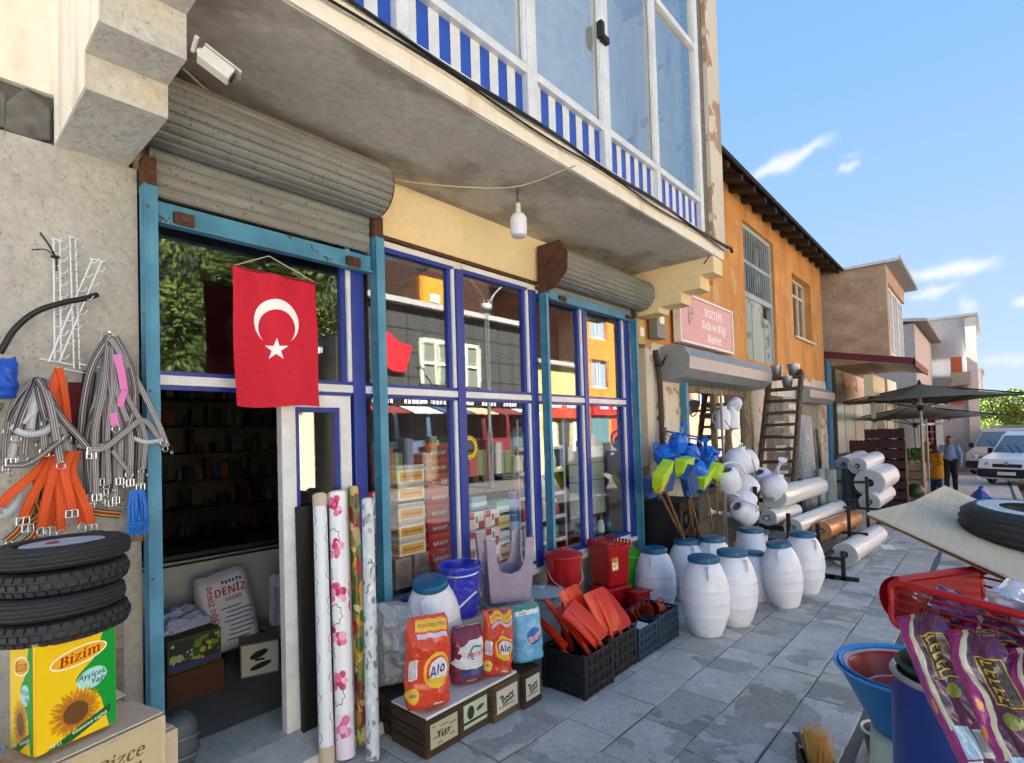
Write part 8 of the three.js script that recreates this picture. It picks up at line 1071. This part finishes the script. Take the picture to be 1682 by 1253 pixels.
  const yel = face((g, w, h) => { g.fillStyle = '#ece6d6'; g.fillRect(0, 0, w, h); g.fillStyle = '#26262a'; for (let i = 0; i < 14; i++) { g.beginPath(); g.moveTo(i * 20, 34); g.lineTo(i * 20 + 14, 6); g.lineTo(i * 20 + 22, 6); g.lineTo(i * 20 + 8, 34); g.fill(); } g.fillStyle = '#e6a52a'; g.fillRect(16, 48, w - 32, 66); g.fillStyle = '#8a5a14'; for (let i = 0; i < 11; i++) g.fillRect(44 + i * 16 + (i > 2 ? 8 : 0), 74, 11, 15); }), nek = face((g, w, h) => { g.fillStyle = '#9a1f1c'; g.fillRect(0, 0, w, h); g.fillStyle = '#c8321f'; g.fillRect(0, 0, w, 40); g.fillStyle = '#e4dad6'; g.font = 'bold 44px sans-serif'; g.fillText('NEKAP', 40, 104); g.fillText('40', 206, 104); }), brn = face((g, w, h) => { g.fillStyle = '#a8947a'; g.fillRect(0, 0, w, h); g.strokeStyle = '#5a4a34'; g.lineWidth = 4; g.strokeRect(60, 24, 140, 76); g.fillStyle = '#5a4a34'; for (let i = 0; i < 4; i++) g.fillRect(76, 38 + i * 15, 108, 6); });
  const boxes = (name, labels, x, z, w, h, d, n, m, side) => { for (let i = 0; i < n; i++) { const t = thing(name, labels(i), 'box', [x + (R() - 0.5) * 0.012, yP + i * (h + 0.002), z], (R() - 0.5) * 0.05, labels(-1)); obj('carton', rb(w, h, d, 0.004, 0, h / 2, 0), side, t); obj('face', put(new THREE.PlaneGeometry(w - 0.006, h - 0.006), 0, h / 2, d / 2 + 0.0012), m, t); obj('end_face', put(new THREE.PlaneGeometry(d - 0.006, h - 0.006), -w / 2 - 0.0012, h / 2, 0, 0, -Math.PI / 2, 0), m, t); } };
  const nth = ['lowest', 'second', 'third', 'fourth', 'fifth', 'sixth', 'seventh', 'eighth', 'ninth', 'tenth'];
  const L = (a, g) => (i) => i < 0 ? g : `${a}, ${nth[i]} from below`;
  boxes('brown_box', L('small brown box under the yellow boxes in the window', 'brown boxes in the window'), 2.50, -0.26, 0.15, 0.11, 0.16, 2, brn, A.card); boxes('brown_box', L('small brown box beside the red cartons in the window', 'brown boxes in the window'), 2.67, -0.26, 0.15, 0.115, 0.16, 2, brn, A.card);
  for (let i = 0; i < 5; i++) { const y = yP + 0.236 + i * 0.132 + (i > 2 ? 0.02 : 0), t = thing('yellow_box', `white and yellow striped softener box in the window, ${nth[i]} from below`, 'box', [2.585, y, -0.26], (R() - 0.5) * 0.04, 'yellow boxes in the window'); obj('carton', rb(0.25, 0.13, 0.16, 0.003, 0, 0.065, 0), mat('#d8cdb4', 0.6), t); obj('face', put(new THREE.PlaneGeometry(0.246, 0.126), 0, 0.065, 0.0815), yel, t); obj('end_face', put(new THREE.PlaneGeometry(0.155, 0.126), -0.1262, 0.065, 0, 0, -Math.PI / 2, 0), yel, t); }
  boxes('red_box', L('red lettered carton stacked by the window post', 'red cartons in the window'), 2.88, -0.28, 0.29, 0.118, 0.2, 9, nek, mat('#8a1c1a', 0.6)); boxes('red_box', L('red lettered carton behind the yellow boxes', 'red cartons behind the yellow boxes'), 2.42, -0.55, 0.3, 0.118, 0.2, 6, nek, mat('#8a1c1a', 0.6));
  const soap = face((g, w, h) => { g.fillStyle = '#e4dad6'; g.fillRect(0, 0, w, h); g.fillStyle = '#b83a48'; g.fillRect(0, 0, 90, 50); g.fillRect(120, 70, 136, 58); g.fillStyle = '#f4f2ee'; g.fillRect(100, 10, 60, 110); g.fillStyle = '#7d8a8c'; g.fillRect(112, 30, 36, 50); });
  for (let i = 0; i < 3; i++) for (let j = 0; j < 2; j++) { const t = thing('soap_pack', `red and white soap pack in the window, ${nth[i]} layer, ${j ? 'inner' : 'outer'} column`, 'box', [3.26 + j * 0.2, yP + i * 0.16, -0.24], 0, 'soap packs in the window'); obj('wrap', rb(0.19, 0.155, 0.14, 0.008, 0, 0.078, 0), mat('#d9cfcb', 0.4), t); obj('face', put(new THREE.PlaneGeometry(0.18, 0.145), 0, 0.078, 0.0712), soap, t); }
  const tissue = (l, x, y, c1, c2) => { const t = thing('tissue_pack', l, 'pack', [x, y, -0.24], 0.05); obj('wrap', rb(0.2, 0.12, 0.14, 0.02, 0, 0.06, 0), mat(c1, 0.35), t); obj('band', rb(0.205, 0.05, 0.145, 0.015, 0, 0.05, 0), mat(c2, 0.35), t); };
  tissue('pale blue tissue pack on top of the soap packs', 3.30, yP + 0.485, '#7fb0c8', '#d8e6ea'); tissue('teal tissue pack on the right of the soap window', 3.62, yP + 0.42, '#8cc4c8', '#e0ecec'); tissue('yellow striped tissue pack below the teal pack', 3.62, yP + 0.28, '#d6d2b4', '#d0a81e'); tissue('white tissue pack at the bottom of the pile', 3.62, yP + 0.14, '#dcdcda', '#9aa4a8'); tissue('cream pack under the white tissue pack', 3.62, yP, '#c4b494', '#8a7a5a');
  for (let i = 0; i < 3; i++) { const t = thing('blue_tin', `tall blue spray tin in the window, ${nth[i]} from below`, 'tin', [3.74, yP + i * 0.2, -0.17], 0, 'blue tins in the window'); obj('can', cyl(0.055, 0.055, 0.19, 22, 0, 0.095, 0), mat('#2b68b0', 0.3), t); obj('label', put(new THREE.CylinderGeometry(0.0558, 0.0558, 0.07, 22, 1, true), 0, 0.1, 0), mat('#a4c0dc', 0.4), t); obj('cap', cyl(0.04, 0.05, 0.02, 18, 0, 0.188, 0), A.alu, t); }
  // bottles and bags on wire shelves in the third window
  const bc = ['#d8dcd8', '#4a9a3a', '#b8283c', '#d9c0c4', '#7fa4c0', '#e2ddd0', '#9ac44a', '#c24a56'].map((c) => mat(c, 0.35)), bottle = [lathe([[0.001, 0], [0.034, 0], [0.038, 0.01], [0.038, 0.13], [0.028, 0.17], [0.014, 0.19], [0.014, 0.21], [0.001, 0.212]], 14), lathe([[0.001, 0], [0.042, 0], [0.046, 0.02], [0.044, 0.09], [0.03, 0.14], [0.018, 0.15], [0.018, 0.17], [0.001, 0.17]], 14), bagGeo(0.1, 0.15, 0.05, { seed: 7, crumple: 0.015, nx: 6, ny: 8 })], cap = cyl(0.018, 0.02, 0.03, 12);
  const ws2 = thing('wire_shelf', 'white wire shelf unit in the third window', 'shelf', [3.94, 0.05, -0.42]); for (let j = 0; j < 5; j++) obj('wire_tray', [rb(0.74, 0.008, 0.3, 0.002, 0.37, 0.58 + j * 0.24, 0), rb(0.74, 0.03, 0.006, 0.002, 0.37, 0.6 + j * 0.24, 0.15)], A.alu, ws2); for (const x of [0, 0.74]) obj('post', rb(0.015, 1.85, 0.015, 0.002, x, 0.92, 0.15), A.alu, ws2);
  const kinds = ['white', 'green', 'red', 'pink', 'blue', 'cream', 'lime', 'rose'];
  for (let j = 0; j < 5; j++) for (let i = 0; i < 7; i++) { const c = j < 1 ? [1, 3, 2, 6, 0, 2, 1][i] : j < 2 ? [2, 7, 3, 2, 0, 5, 2][i] : Math.floor(R() * 8), q = Math.floor(R() * 3), t = thing('shelf_bottle', `${kinds[c]} ${['bottle', 'squat bottle', 'sachet'][q]} on the ${nth[j]} tray of wire shelf, ${nth[i] === 'lowest' ? 'nearest' : nth[i]} from guide post`, 'bottle', [4.0 + i * 0.1, 0.05 + 0.586 + j * 0.24, -0.33 - R() * 0.06], R() * 6, 'goods on the wire shelf'); obj('container', bottle[q], bc[c], t); piece('cap', cap, bc[(c + 3) % 8], t, 0, [0.21, 0.17, 0.14][q], 0); }
  // boarded white panel and bottles in the last window
  const wp = thing('boarded_screen', 'pale grey boarded screen in the last shop window', 'screen', [4.78, 0.05, -0.30]); for (let j = 0; j < 4; j++) obj('board', rb(0.72, 0.19, 0.02, 0.003, 0.36, 0.86 + j * 0.196, 0), mat('#c3ccc4', 0.7, { map: T.grain }), wp); obj('frame', [rb(0.02, 1.6, 0.03, 0.003, 0, 0.8, 0), rb(0.02, 1.6, 0.03, 0.003, 0.73, 0.8, 0)], A.dark, wp);
  for (let i = 0; i < 8; i++) { const t = thing('small_jar', `${['clear', 'dark', 'blue', 'pale'][i % 4]} jar below the boarded panel in the last window${i < 4 ? '' : ', back row'}`, 'jar', [4.84 + (i % 8) * 0.085, yP, -0.16 - (i % 2) * 0.06], 0, 'jars in the last window'); piece('glass', bottle[1], mat(['#cdd6d6', '#2c3438', '#2f6a94', '#b9c4bc'][i % 4], 0.15), t); piece('cap', cap, mat('#30383c', 0.5), t, 0, 0.165, 0); }
}

{ const p = onZ(771, 735, -0.005), t = thing('gear_sticker', 'yellow toothed ring sticker on the glass of the second window', 'sticker', [p.x, p.y, -0.0065]); obj('ring', put(new THREE.RingGeometry(0.062, 0.095, 40), 0, 0, 0), mat('#e2c21c', 0.5), t); for (let i = 0; i < 18; i++) { const a = i / 18 * 6.2832; obj('tooth_mark', bx(0.016, 0.008, 0.001, Math.cos(a) * 0.082, Math.sin(a) * 0.082, 0.001, 0, 0, a), A.black, t); } }
renderer.render(scene, camera);
